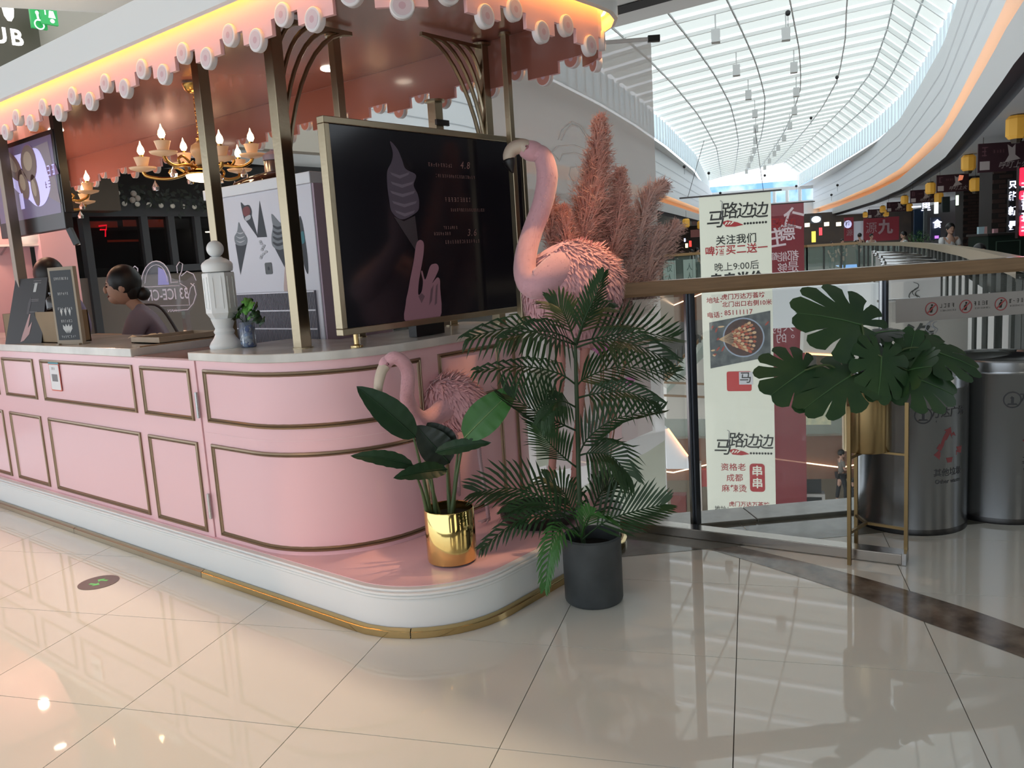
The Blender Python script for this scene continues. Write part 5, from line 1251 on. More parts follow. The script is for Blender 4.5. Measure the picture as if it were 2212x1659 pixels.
for k, (px_, py_) in enumerate(((2012, 662), (2086, 655), (2162, 650))):
    p = on_rail(px_, py_); u = p[0]; r = .036
    ring = MB(); ring.grid([[(u+rr*math.cos(a), -.0025, zc+rr*math.sin(a)) for a in [2*PI*i/24 for i in range(25)]] for rr in (r, r*.86)]); ring.build('red_ring', mat('sign_red', 'a5484a', .5), ns)
    flat([(u-.024, zc-.018), (u-.019, zc-.023), (u+.024, zc+.018), (u+.019, zc+.023)], _M['sign_red'], ns, y=-.0026, name='red_bar')
    flat([(u-.01, zc-.02), (u+.004, zc-.02), (u+.008, zc+.002), (u+.014, zc+.01), (u-.004, zc+.012), (u-.012, zc)], m_ink, ns, y=-.002, name='figure'); flat(ell(u+.002, zc+.019, .006, .006, 10), m_ink, ns, y=-.002, name='figure')
    scrib(u+.094, zc+.012, .095, .02, m_ink, ns, y=-.002)
    scrib(u+.094, zc-.014, .085, .008, m_ink, ns, y=-.002)
# ================================================================== STEEL BINS
def bin_(label, x, y, r, h, lab=True, ang=0):
    t = thing('steel_bin', label, 'bin', (x, y, 0), ang, 'stainless steel litter bins behind the plant stand')
    b = MB(); b.lathe([(0, 0), (r*1.01, 0), (r*1.015, .012), (r*1.0, .03), (0, .03)], n=56); b.build('base_ring', m_black, t, smooth=40)
    b = MB(); b.lathe([(0, .03), (r, .03), (r, h-.07), (r*1.004, h-.068), (r*1.004, h-.052), (r, h-.05), (r, h-.01), (r*.985, h), (r*.9, h-.002), (r*.87, h-.02), (r*.86, h-.2), (0, h-.2)], n=72); b.build('shell', mat('bin_steel', '8f9295', .24, 1., bump=.02, nscale=90, stretch=(1, 1, .02)), t, smooth=40)
    b = MB(); b.lathe([(r*.86, h-.012), (r*.80, h-.03), (r*.5, h-.045), (0, h-.05)], n=48, caps=False); b.build('inner_lid', mat('bin_dark', '202226', .3), t, smooth=40)
    m_bi = mat('bin_print', '3a3c40', .6); m_br = mat('bin_red', '7e3a3e', .6)
    def curved(me_o):
        for v in me_o.data.vertices:
            a = v.co.x/r; z = v.co.y; v.co = Vector((math.sin(a)*(r*1.002), -math.cos(a)*(r*1.002), z))
    def ct(s, x, z, size, m, bold=.01):
        me = text_mesh(s, size, bold).copy(); me.materials.clear(); me.materials.append(m)
        for v in me.vertices:
            a = (v.co.x+x)/r; v.co = Vector((math.sin(a)*r*1.003, -math.cos(a)*r*1.003, v.co.y+z))
        o = bpy.data.objects.new('lettering', me); COL.objects.link(o); o.parent = t
    def cpoly(pts, m, nm='print'):
        b = MB(); b.add([(math.sin(x/r)*r*1.003, -math.cos(x/r)*r*1.003, z) for x, z in pts], [tuple(range(len(pts)))]); b.build(nm, m, t)
    z0 = h*.77
    for rr0, rr1 in ((.042, .036),):
        b = MB(); b.grid([[(math.sin((x_-.06)/r)*r*1.003, -math.cos((x_-.06)/r)*r*1.003, z0+z_) for x_, z_ in ell(0, 0, q_, q_, 24)+[(q_, 0)]] for q_ in (rr0, rr1)]); b.build('logo_ring', m_bi, t)
    cpoly([(-.066, z0-.02), (-.054, z0-.02), (-.054, z0+.012), (-.064, z0+.018), (-.07, z0+.008), (-.066, z0+.006)], m_bi); cpoly([(-.084, z0-.026), (-.036, z0-.026), (-.042, z0-.018), (-.078, z0-.018)], m_bi)
    if lab:
        ct('万达广场', .075, z0+.006, .052, m_bi); cpoly([(.0, z0-.036), (.15, z0-.036), (.15, z0-.028), (.0, z0-.028)], m_bi)
        T3 = [(0, .085), (.075, -.04), (-.075, -.04)]; cx = .075; zc_ = h*.57
        for k in range(3):
            a_, b_ = Vector(T3[k]), Vector(T3[(k+1) % 3]); d = (b_-a_).normalized(); n_ = Vector((-d.y, d.x))*.013; a1, b1 = a_+d*.028, b_-d*.02
            cpoly([(cx+v.x, zc_+v.y) for v in (a1-n_, b1-n_, b1+n_, a1+n_)], m_br, 'arrow'); e = b1; cpoly([(cx+v.x, zc_+v.y) for v in (e-n_*2, e+d*.03, e+n_*2)], m_br, 'arrow')
        cpoly([(cx-.02, zc_-.06), (cx+.02, zc_-.06), (cx+.012, zc_-.085), (cx-.012, zc_-.085)], m_br)
        ct('其他垃圾', cx, h*.40, .042, m_bi); ct('Other waste', cx, h*.345, .03, m_bi)
    return t
va_ = math.atan2(RW[1][0], RW[0][0])
B1 = onz(2020, 1157); bf = Vector((RW[0][2], RW[1][2], 0)).normalized()
b1r = 112*4.35/1800
c = B1 + bf*b1r; hb = .80
bin_('stainless steel litter bin with red recycling triangle, nearer to the plant stand', c.x, c.y, b1r, hb, True, va_)
B2 = onz(2205, 1134); c = B2 + bf*b1r + Vector((.02, -.03, 0)); bin_('stainless steel litter bin with open rim at the right edge of the picture', c.x, c.y, b1r, .845, True, va_-.1)
# ================================================================== HANGING BANNERS
def board_at(name, label, cat, x0, y0, x1, y1, D, yaw, m, group=None, th=.004, kind=None):
    """flat board whose picture rectangle x0..x1, y0..y1 is taken at depth D; local x right, z up, origin at its lower left"""
    c = atd((x0+x1)/2, (y0+y1)/2, D); w = (x1-x0)*D/1800; w = w/max(.3, abs(math.cos(yaw-YC))); h = (y1-y0)*D/1800
    t = thing(name, label, cat, c, yaw, group)
    MB().box(-w/2, w/2, 0, th, -h/2, h/2).build('panel', m, t); t['w'] = w; t['h'] = h
    def loc(px, py):
        d = Vector(ray(px, py)); n = Vector((math.sin(yaw), -math.cos(yaw), 0)); k = (c-Vector(CAMP)).dot(n)/d.dot(n); P = Vector(CAMP)+d*k-c; return (P.x*math.cos(yaw)+P.y*math.sin(yaw), P.z)
    return t, loc, w, h
m_cream = mat('banner_cream', 'd5d6c4', .7)
YB = YC - math.radians(19)
cbn, L, w, h = board_at('hanging_banner', 'long cream hanging banner with Chinese lettering and a food photo, behind the railing', 'banner', 1526, 428, 1664, 1200, 12.5, YB, m_cream)
MB().tube([(-w/2-.28, .0, h/2+.01), (w/2+.15, 0, h/2+.01)], .012, 8).build('rod', m_dark, cbn)
MB().tube([(-w/2-.16, 0, h/2+.01), (-w/2+.1, 0, h/2+.8)], .004, 5).build('cord', m_dark, cbn); MB().tube([(w/2-.1, 0, h/2+.01), (w/2-.2, 0, h/2+.9)], .004, 5).build('cord', m_dark, cbn)
sc = 12.5/1800
def logo(px, py):
    p = L(px, py); 
    for s, dx, dz, sz in (('马', -.30, -.06, .27), ('路', -.10, .05, .25), ('边', .12, .04, .24), ('边', .33, .03, .24)): text(s, p[0]+dx, p[1]+dz, sz, m_ink, cbn, bold=.008, shear=.12)
    flat([(p[0]-.21, p[1]-.09), (p[0]-.12, p[1]-.07), (p[0]+.02, p[1]-.11), (p[0]+.1, p[1]-.15), (p[0]-.02, p[1]-.17), (p[0]-.15, p[1]-.16)], m_red, cbn, y=-.0035)
    for k in range(3): flat([(p[0]-.17+k*.04, p[1]-.135), (p[0]-.14+k*.045, p[1]-.09), (p[0]-.12+k*.045, p[1]-.1), (p[0]-.155+k*.04, p[1]-.135)], m_cream, cbn, y=-.0045)
    for k in range(8): flat(ell(p[0]+.12+k*.042, p[1]-.135, .017, .017, 12), m_ink, cbn, y=-.0035, name='dot')
    MB().tube([(p[0]-.20, -.004, p[1]+.13), (p[0]-.19, -.004, p[1]+.2), (p[0]-.22, -.004, p[1]+.22)], .005, 5).build('lamp_drawing', _M['grey_ink'], cbn)
    MB().tube([(p[0]-.20, -.004, p[1]+.14), (p[0]-.20, -.004, p[1]-.06)], .004, 5).build('lamp_drawing', _M['grey_ink'], cbn)
logo(1590, 464); logo(1604, 960)
for s, x, y, sz, m, bo, al in (('关注我们', 1590, 518, .145, m_ink, .012, 'CENTER'), ('啤酒买二送一', 1590, 540, .148, m_red, .015, 'CENTER'), ('晚上9:00后', 1591, 576, .135, m_ink, 0, 'CENTER'), ('串串半价', 1591, 604, .19, m_ink, .04, 'CENTER'),
    ('地址：', 1547, 649, .095, m_red, .012, 'CENTER'), ('虎门万达万荟坊', 1605, 640, .088, m_red, .012, 'CENTER'), ('北门出口右侧10米', 1613, 656, .088, m_red, .012, 'CENTER'), ('电话：', 1548, 681, .095, m_red, .012, 'CENTER'), ('85111117', 1595, 675, .1, m_red, .008, 'CENTER'),
    ('资格老', 1584, 1010, .125, m_red, .004, 'CENTER'), ('成都', 1587, 1033, .125, m_red, .004, 'CENTER'), ('麻辣烫', 1586, 1056, .125, m_red, .004, 'CENTER'),
    ('地址：', 1563, 1099, .09, m_ink, .004, 'CENTER'), ('虎门万达万荟坊', 1618, 1090, .085, m_red, .01, 'CENTER'), ('北门出口右侧10米', 1625, 1106, .085, m_red, .01, 'CENTER')):
    p = L(x, y); text(s, p[0], p[1], sz, m, cbn, bold=bo, align=al, rot=math.radians(1.0), spacing=1.02)
p = L(1636, 1032); flat(rrect(p[0]-.11, p[0]+.11, p[1]-.22, p[1]+.22, .05), m_red, cbn, y=-.0035, name='red_badge')
for k, dz in enumerate((.095, -.095)): text('串', p[0], p[1]+dz, .17, m_cream, cbn, y=-.005, bold=.02)
# food photo
FP = [L(1532, 697), L(1664, 671), L(1665, 770), L(1535, 796)]
flat([(max(-w/2, min(w/2, x)), z) for x, z in FP], mat('photo_slate', '5f6462', .6, h2='3b3f41', noise=.3, nscale=9, cut=(.35, .65)), cbn, y=-.0035, name='photo')
p = L(1606, 729); R = random.Random(5)
flat(ell(p[0]-.0, p[1], .30, .295, 32), mat('pan_rim', '8793a0', .5), cbn, y=-.0042, name='photo'); flat(ell(p[0], p[1], .28, .275, 32), mat('pan_sauce', '4a2e26', .5, h2='2e1b16', noise=.3, nscale=16), cbn, y=-.0048, name='photo')
mk = [mat('skewer_meat', 'a5714f', .6), mat('skewer_pale', 'c0a27c', .6), mat('skewer_red', '9c4a34', .6)]
for k in range(9):
    a = -.55 + k*.14; ex, ez = p[0]+.05+.14*math.cos(a*2), p[1]+.24*math.sin(a*2.1); sx, sz_ = p[0]-.36, p[1]-.02
    n = Vector((-(ez-sz_), ex-sx)).normalized()*.003; flat([(sx-n.x, sz_-n.y), (ex-n.x, ez-n.y), (ex+n.x, ez+n.y), (sx+n.x, sz_+n.y)], mk[1], cbn, y=-.0052, name='skewer')
    for j in range(6):
        f = .45+j*.1; flat(ell(sx+(ex-sx)*f, sz_+(ez-sz_)*f, .03*R.uniform(.7, 1.2), .021, 9, a), mk[(j+k) % 3], cbn, y=-.0056-.0001*j, name='food')
for k in range(26):
    q = (R.uniform(1538, 1660), R.uniform(700, 768)); q = L(q[0], q[1]+ (1600-q[0])*.19*.3)
    if math.hypot(q[0]-p[0], q[1]-p[1]) < .31 or abs(q[0]) > w/2-.07: continue
    flat(ell(q[0], q[1], .045*R.uniform(.5, 1.1), .014, 8, R.uniform(-1.2, 1.2)), mat('chilli', '8e3a2e', .5) if k % 3 else mk[1], cbn, y=-.0045, name='chilli')
# plain red and grey block figure in the place of the mascot's panel
p = L(1600, 842); flat(rrect(p[0]-.2, p[0]+.16, p[1]-.02, p[1]+.28, .03), mat('block_red', 'ac3433', .6), cbn, y=-.0036, name='red_block'); flat(rect(p[0]-.02, p[0]+.18, p[1]+.08, p[1]+.27), mat('block_grey', 'b7b7b8', .6), cbn, y=-.0044, name='grey_block')
text('马', p[0]+.075, p[1]+.175, .18, m_ink, cbn, y=-.005, bold=.01)
# red see-through banner behind
m_rb = clearmat('banner_red', 'a9565e', .74); m_bw = mat('banner_white', 'd6c3c6', .7)
rbn, L2, w2, h2_ = board_at('hanging_banner', 'translucent dark red hanging banner with white brush lettering beside the cream banner', 'banner', 1657, 447, 1738, 1125, 20., YC-.12, m_rb)
MB().tube([(-w2/2-.1, 0, h2_/2+.01), (w2/2+.25, 0, h2_/2+.01)], .012, 8).build('rod', m_dark, rbn)
for s, x, y, sz in (('马', 1675, 486, .3), ('路边', 1697, 484, .24)): q = L2(x, y); text(s, q[0], q[1], sz, m_red, rbn, bold=.01)
for s, x, y, sz, ro in (('庄', 1675, 517, .48, .1), ('德', 1699, 505, .4, 0), ('仁', 1713, 475, .5, -.3)): q = L2(x, y); text(s, q[0], q[1], sz, m_bw, rbn, bold=.015, mirror=False, rot=ro)
for s, x, y, sz in (('都', 1713, 554, .28), ('是', 1713, 578, .28), ('都', 1672, 555, .2), ('能', 1690, 556, .24), ('够', 1690, 580, .24), ('人', 1703, 707, .26), ('。', 1705, 722, .26), ('的', 1688, 732, .26), ('的', 1678, 712, .24)): q = L2(x, y); text(s, q[0], q[1], sz, m_bw, rbn, mirror=True)
# big see-through banner behind the flamingo
m_film = clearmat('film_grey', 'dedbd8', .62, gloss=.15)
fbn, L3, w3, h3 = board_at('hanging_film', 'huge see-through white banner with faint line drawing hanging behind the pampas grass', 'banner', 1088, 122, 1424, 1150, 5.9, YC-.05, m_film)
MB().tube([(-w3/2, 0, h3/2), (w3/2+.06, 0, h3/2)], .014, 8).build('rod', mat('rod_white', 'cfcfcf', .4), fbn); MB().box(w3/2-.02, w3/2+.06, -.02, .02, h3/2-.02, h3/2+.02).build('clamp', m_black, fbn)
m_line = mat('print_line', 'd7d6d4', .6)
def l3(pts, r=.006): MB().tube([(x, -.004, z) for x, z in [L3(*q) for q in pts]], r, 5).build('line_drawing', m_line, fbn)
l3([(1212, 303), (1222, 282), (1235, 270), (1250, 275), (1262, 292), (1270, 310)]); l3([(1205, 302), (1212, 280), (1234, 262), (1256, 272), (1272, 300)])
l3([(1192, 328), (1205, 316), (1240, 314), (1275, 328)]); l3([(1194, 332), (1208, 348), (1214, 334), (1240, 330), (1275, 342)]); l3([(1240, 400), (1228, 378), (1232, 362), (1246, 360), (1252, 378), (1240, 400), (1228, 425)])
m_land = mat('print_sage', '9d9f8c', .7, noise=.25, nscale=2.5, h2='8a8c7b'); m_lp = mat('print_rose', 'a58c88', .7); m_lg = mat('print_lightgrey', 'a9a7a2', .7)
flat([L3(*q) for q in [(1160, 1110), (1330, 1010), (1400, 975), (1436, 950), (1440, 1105), (1300, 1140)]], m_land, fbn, y=-.003)
flat([L3(*q) for q in [(1320, 990), (1360, 950), (1436, 930), (1437, 950), (1400, 975), (1330, 1008)]], m_lg, fbn, y=-.0032)
flat([L3(*q) for q in [(1180, 700), (1400, 700), (1410, 930), (1350, 955), (1300, 1000), (1180, 1020)]], clearmat('print_haze', 'b09a96', .55), fbn, y=-.0028)
flat([L3(*q) for q in [(1290, 880), (1340, 890), (1345, 960), (1300, 985)]], m_lp, fbn, y=-.0034)
flat([L3(*q) for q in [(1150, 800), (1190, 790), (1200, 1000), (1160, 1010)]], m_land, fbn, y=-.0034)
for q0, q1, q2 in (((1335, 810), (1345, 800), (1325, 960)),): flat([L3(*q) for q in [(1335, 810), (1340, 810), (1316, 978), (1312, 976)]], mat('print_stalk', '8f6258', .7), fbn, y=-.0036)
flat([L3(*q) for q in [(1268, 745), (1300, 738), (1320, 745), (1300, 775), (1285, 760)]], mat('print_magenta', 'a3628a', .7), fbn, y=-.0037); flat([L3(*q) for q in [(1345, 818), (1370, 812), (1372, 822), (1358, 836)]], _M['print_magenta'], fbn, y=-.0037)
# white escalator truss panels and hanging grey banner to the right
tr, _, _, _ = board_at('truss_panel', 'wide white escalator side panel behind the glass between the railing posts', 'panel', 1664, 618, 1893, 704, 14., YC-.1, m_white, th=.3)
tr2 = thing('stair_underside', 'white sloping underside of the escalator below the wide panel', 'panel', atd(1800, 800, 15.), YC-.1)
def l4(x, y): p = atd(x, y, 15.) - tr2.location; return (p.x*math.cos(YC-.1)+p.y*math.sin(YC-.1), p.z)
b = MB(); b.prism([l4(*q) for q in [(1735, 718), (1900, 700), (1888, 836), (1872, 830), (1832, 766), (1735, 762)]][::-1], 0, .25, lambda x, y, z: (x, z, y)); b.build('panel', mat('truss_cream', 'c9c5bb', .5), tr2)
MB().bar((l4(1740, 764)[0], 0, l4(1740, 764)[1]), (l4(1832, 768)[0], 0, l4(1832, 768)[1]), .03).build('light_line', mat('line_warm', 'ffcf9a', .5, emit=3, ecol='ffb878'), tr2)
gbn, L5, w5, h5 = board_at('hanging_banner', 'beige hanging banner with a swirl mark behind the monstera', 'banner', 1918, 648, 2104, 960, 9., YC-.06, mat('banner_beige', '9a968e', .7))
MB().tube([(-w5/2-.1, 0, h5/2+.02), (w5/2, 0, h5/2+.02)], .014, 8).build('rod', m_steel, gbn)
def swirl(par, LL, cx, cy, s, m):
    for pts in ([(-.1, 1.), (.35, .8), (.3, .4), (-.3, .1), (-.5, -.4), (0, -.8), (.3, -.5), (.05, -.25)], [(.3, .5), (.0, .3), (-.2, 0), (0, -.3)], [(.5, .2), (.2, .1), (.1, -.2), (.5, -.5), (.2, -1.)]):
        C = bez([(cx+x*s, -.004, cy+z*s) for x, z in pts], 5); MB().tube(C, lerp_list([.002, s*.05, .002], len(C)), 6).build('swirl_mark', m, par, smooth=1)
q = L5(2012, 700); swirl(gbn, None, q[0], q[1], .12, _M['grey_ink']); q = L5(1988, 735); text('渔', q[0]+.0, q[1], .34, m_ink, gbn, bold=.01, name='brush_character')
g2, L6, w6, h6 = board_at('hanging_banner', 'white hanging banner with small swirl mark above the beige banner', 'banner', 1926, 590, 2030, 646, 10.5, YC-.06, mat('banner_pale', 'bdbcb9', .7)); q = L6(1975, 632); swirl(g2, None, q[0], q[1], .13, m_ink)
# white banner tops on rods
for k, (x, y, x2) in enumerate(((1889, 545, 1960), (1893, 550, 1990), (1902, 556, 2012), (1906, 563, 2035), (1909, 569, 2020))):
    D_ = 16.5-k*1.1; a = atd(x, y, D_); b_ = atd(x2, y+1.5, D_)
    t = thing('banner_rod', f'steel rod with a ball end carrying a white banner, {ORD[k]} from the top of five', 'rod', a, 0, 'banner rods over the void'); MB().tube([(0, 0, 0), tuple(b_-a)], .022, 8).build('rod', m_steel, t, smooth=1); MB().ball((0, 0, 0), .04, 10, 8).build('ball_end', m_steel, t, smooth=1)
    d = b_-a; MB().add([(d.x*.03, d.y*.03, -.02), (d.x*.9, d.y*.9, -.02), (d.x*.9, d.y*.9, -1.4), (d.x*.03, d.y*.03, -1.4)], [(0, 1, 2, 3)]).build('cloth', mat('cloth_white', 'c4c3c0', .8), t)
# ================================================================== RIGHT RAILING ACROSS THE VOID
rr = thing('far_railing', 'curved glass railing with wooden handrail along the right walkway', 'railing', (0, 0, 0))
loft('handrail', [(T_rail, 1.20, -.05), (T_rail, 1.31, -.05), (T_rail, 1.31, .05), (T_rail, 1.20, .05)], mat('rail_pale', '9e9079', .35), rr, s0=5.2, s1=37.2, ds=.5)
loft('glass', [(T_rail, .05, 0), (T_rail, 1.2, 0)], m_gl, rr, s0=5.2, s1=37.2)
s_ = 5.6; k = 0
m_pst = mat('post_dark', '41433f', .5)
while s_ < 36: MB().box(-.06, .06, -.03, .03, .0, 1.2).build('post', m_pst, rr).matrix_world = Matrix.Translation(mw(s_, T_rail(s_), 0)) @ Matrix.Rotation(MA, 4, 'Z'); s_ += .75+.02*k; k += 1
s_ = 5.7; k = 0
while s_ < 33:
    ww = .5; a = mw(s_, T_rail(s_)-.08, -2.6); c = mw(s_+ww, T_rail(s_+ww)-.08, -2.6)
    t = thing('vertical_banner', 'narrow white vertical banner hung on the right railing over the void', 'banner', a, 0, 'white vertical banners along the right railing')
    d = c-a; MB().add([(0, 0, 0), tuple(d), (d.x, d.y, 3.62), (0, 0, 3.62)], [(0, 1, 2, 3)]).build('cloth', mat('cloth_grey', 'b4b3ae', .8), t)
    s_ += 1.1; k += 1
# far left / cross railing on the opposite side
def seg_rail(name, label, P0, P1, z0, n, par=None, zr=1.35, wood='rail_pale'):
    t = thing(name, label, 'railing', (0, 0, 0)); up = Vector((0, 0, 1))
    MB().bar(P0+up*(z0+zr-.05), P1+up*(z0+zr-.05), .09, .10).build('handrail', mat('rail_oakfar', 'a5855c', .4), t)
    MB().add([P0+up*(z0+.05), P1+up*(z0+.05), P1+up*(z0+zr-.1), P0+up*(z0+zr-.1)], [(0, 1, 2, 3)]).build('glass', clearmat('far_glass', '9db5aa', .45, gloss=.6), t)
    for k in range(n+1): p = P0.lerp(P1, k/n); MB().bar(p+up*z0, p+up*(z0+zr-.1), .06).build('post', m_pst, t)
    return t
PL = mw(31.5, -3.4); PM = mw(37.5, 2.3); PR = mw(37.2, 4.3)
fr1 = seg_rail('cross_railing', 'far glass railing with wooden handrail across the atrium', PL, PM, 0, 9); seg_rail('cross_railing', 'short far glass railing that turns towards the right walkway', PM, PR, 0, 3)
up = Vector((0, 0, 1)); vp = (PM-PL).normalized()
for k in range(5):
    p = PL + vp*(.4+k*1.0) - Vector((math.cos(MA), math.sin(MA), 0))*.05; t = thing('glass_poster', ('pale green poster on the far railing glass, ' + ('leftmost', 'second from the left', 'middle one', 'second from the right', 'rightmost')[k] + ' of five'), 'poster', p, math.atan2(vp.y, vp.x), 'posters on the far railing')
    MB().box(0, .62, 0, .01, .15, 1.1).build('panel', mat('poster_green', 'a9bcb2', .6), t); text(('仅', '人', '仪')[k % 3], .3, .8, .3, mat('green_ink', '4b6158', .6), t); text('人', .3, .45, .3, _M['green_ink'], t)
sb = struct(MB().add([PL-up*1.25, PM-up*1.25, PM, PL], [(0, 1, 2, 3)]).build('trim_3', m_slab), 'brown fascia of the far crossing')
MB().add([PM-up*1.25, PR-up*1.25, PR, PM], [(0, 1, 2, 3)]).build('panel', m_slab, sb)
struct(MB().add([PL, PM, PR, mw(60, 5), mw(60, -8), mw(40, -9)], [(0, 1, 2, 3, 4, 5)]).build('floor', m_flw), 'far walkway floor beyond the crossing')
b = thing('light_line', 'thin zigzag light line on the brown fascia of the far crossing', 'light', (0, 0, 0)); MB().tube([PL.lerp(PM, f)-up*z - Vector((math.cos(MA), math.sin(MA), 0))*.03 for f, z in ((0, .25), (.08, .62), (.3, .2), (.42, .55), (.7, .3), (1, .6))], .02, 6).build('tube', mat('line_white', 'ffd7b0', .5, emit=3.), b)
# ================================================================== LOWER LEVELS
Z1 = -4.7
def low_band(s, z, hgt, t0, t1, label, m=m_slab):
    return struct(MB().add([mw(s, t0, z-hgt), mw(s+1.5, t1, z-hgt), mw(s+1.5, t1, z), mw(s, t0, z)], [(0, 1, 2, 3)]).build('trim_4', m), label)
low_band(27, Z1, 1.45, -9, 9, 'brown fascia of the level below')
rl2 = seg_rail('lower_railing', 'glass railing with steel cap of the level below', mw(27, -9), mw(28.5, 9), Z1, 12)
zl_ = thing('light_line', 'thin white zigzag light line on the brown fascia of the level below', 'light', (0, 0, 0)); MB().tube([mw(26.9+1.5*(t_+9)/18, t_, Z1-z_) for t_, z_ in ((-6, .7), (-2.6, 1.15), (-.2, .6), (2.7, 1.05), (5, .55), (8, .9))], .022, 6).build('tube', _M['line_white'], zl_)
struct(MB().add([mw(26.9, -9, Z1), mw(28.4, 9, Z1), mw(40, 10, Z1), mw(40, -10, Z1)], [(0, 1, 2, 3)]).build('floor', m_flw), 'floor of the level below')
struct(MB().add([mw(3, -8, -9.8), mw(3, 9, -9.8), mw(42, 12, -9.8), mw(42, -12, -9.8)], [(0, 1, 2, 3)]).build('floor', mat('ground_floor', '9a8f7f', .2)), 'ground floor at the bottom of the atrium')
# walls behind the lower levels
m_shopd = mat('shop_dark', '3b3531', .6, noise=.5, nscale=1.2, h2='6a5a48', cut=(.45, .7)); m_beige = mat('shop_beige', '8f8370', .5)
struct(MB().add([mw(39, -10, Z1), mw(40, 10, Z1), mw(40, 10, -.2), mw(39, -10, -.2)], [(0, 1, 2, 3)]).build('wall_lower', mat('lower_wall', '7d7a73', .5, noise=.3, nscale=.6, h2='55524c')), 'grey shop wall of the level below')
struct(MB().add([mw(34, -11, -9.8), mw(35, 11, -9.8), mw(35, 11, Z1-1.4), mw(34, -11, Z1-1.4)], [(0, 1, 2, 3)]).build('wall_ground', m_beige), 'beige wall at the ground level')
struct(MB().add([mw(3, 9, -9.8), mw(40, 11, -9.8), mw(40, 11, -.5), mw(3, 9, -.5)], [(0, 1, 2, 3)]).build('wall_lower_right', mat('lower_wall_r', '8d8983', .5)), 'plain wall below the right walkway')
# small things at the ground level seen through the glass
for (nm, lab, cat, x0, y0, x1, y1, hx, e) in (
  ('red_kiosk', 'dark red decorated stall on the ground floor right of the cream banner', 'stall', 1675, 1030, 1732, 1100, '7c2a28', 0),
  ('red_signboard', 'red promotional board reading 500 on the ground floor', 'sign', 1848, 1017, 1902, 1078, 'a03030', .25),
  ('red_signboard', 'small dark red board by the stairs at the bottom left of the void', 'sign', 1450, 1070, 1481, 1108, '6e2622', 0),
  ('display_stand', 'black display with white frame on the ground floor beside the red stall', 'display', 1735, 1067, 1780, 1100, 'b8b6b0', 0),
  ('dark_cabinet', 'tall dark display with a red lamp on the ground floor', 'display', 1733, 1018, 1772, 1065, '23262a', 0),
  ('white_pillar', 'white pillar at the ground floor left of the cream banner', 'pillar', 1492, 1000, 1515, 1105, 'bdb6ac', 0),
  ('red_signboard', 'bright red shop panel beside the white pillar on the ground floor', 'sign', 1512, 1015, 1540, 1052, '9c3434', .2)):
    t, LL, w_, h_ = board_at(nm, lab, cat, x0, y0, x1, y1, 27.5, YR, mat('c_'+hx, hx, .5, emit=e), th=.4)
    if x0 == 1848: 
        text('500', .0, .05, .4, m_bw, t, y=-.01, bold=.02); text('1', -.1, -.36, .3, m_bw, t, y=-.01)
    if nm == 'display_stand': flat(rect(-w_/2+.08, w_/2-.1, -h_/2, h_/2-.1), m_black, t, y=-.01, name='screen')
    if nm == 'dark_cabinet': flat(ell(-.1, h_/2+.05, .1, .06), mat('lamp_red', 'e0402a', .5, emit=3), t, y=-.01, name='red_lamp')
    if nm == 'red_kiosk':
        R = random.Random(9)
        for k in range(14): flat(ell(R.uniform(-w_*.4, w_*.4), R.uniform(-h_*.4, h_*.4), .06, .09, 9), mat('stall_gold', 'a5814c', .5) if k % 2 else mk[2], t, y=-.01, name='ornament')
# escalators
m_esc = mat('escalator_cream', 'c5c1b6', .5)
def escal(label, pts, D_, wd=.9):
    P = [atd(x, y, D_) for x, y in pts]; t = thing('escalator', label, 'escalator', P[0]); o = P[0]; f = bf*wd
    b = MB(); Q_ = [p-o for p in P]; n = len(Q_); b.add([tuple(q) for q in Q_]+[tuple(q+f) for q in Q_], [tuple(range(n)), tuple(range(2*n-1, n-1, -1))]+[(i, (i+1) % n, n+(i+1) % n, n+i) for i in range(n)]); b.build('truss', m_esc, t); return t, o
t, o = escal('cream escalator side crossing the void left of the first railing post', [(1530, 730), (1500, 770), (1440, 840), (1440, 905), (1530, 905)], 24)
for a, c in (((1436, 812), (1530, 715)), ((1436, 822), (1470, 790))): MB().bar(tuple(atd(*a, 23.8)-o), tuple(atd(*c, 23.8)-o), .07).build('handrail', m_wood, t)
for k in range(7): x = 1462+k*10; MB().bar(tuple(atd(x, 790-k*10, 23.7)-o), tuple(atd(x, 755-k*8, 23.7)-o), .05).build('baluster', m_pst, t)
MB().add([tuple(atd(x, y, 23.9)-o) for x, y in ((1440, 800), (1530, 712), (1530, 762), (1440, 850))], [(0, 1, 2, 3)]).build('glass', _M['far_glass'], t)
for y in (826, 854): MB().bar(tuple(atd(1434, y, 23.5)-o), tuple(atd(1530, y+4, 23.5)-o), .06).build('handrail', m_wood, t)
wpn = thing('white_soffit', 'white angular soffit with an orange light edge left of the first post', 'soffit', atd(1460, 970, 18.)); o = wpn.location.copy()
Pq = [atd(x, y, 18.)-o for x, y in ((1436, 926), (1443, 926), (1486, 985), (1489, 1013), (1441, 1013))]; n = 5; f = bf*1.2
MB().add([tuple(q) for q in Pq]+[tuple(q+f) for q in Pq], [tuple(range(n)), tuple(range(2*n-1, n-1, -1))]+[(i, (i+1) % n, n+(i+1) % n, n+i) for i in range(n)]).build('panel', m_wall, wpn)
MB().bar(tuple(atd(1443, 926, 17.95)-o), tuple(atd(1486, 985, 17.95)-o), .03).build('light_line', mat('line_orange', 'ffb070', .5, emit=4), wpn)
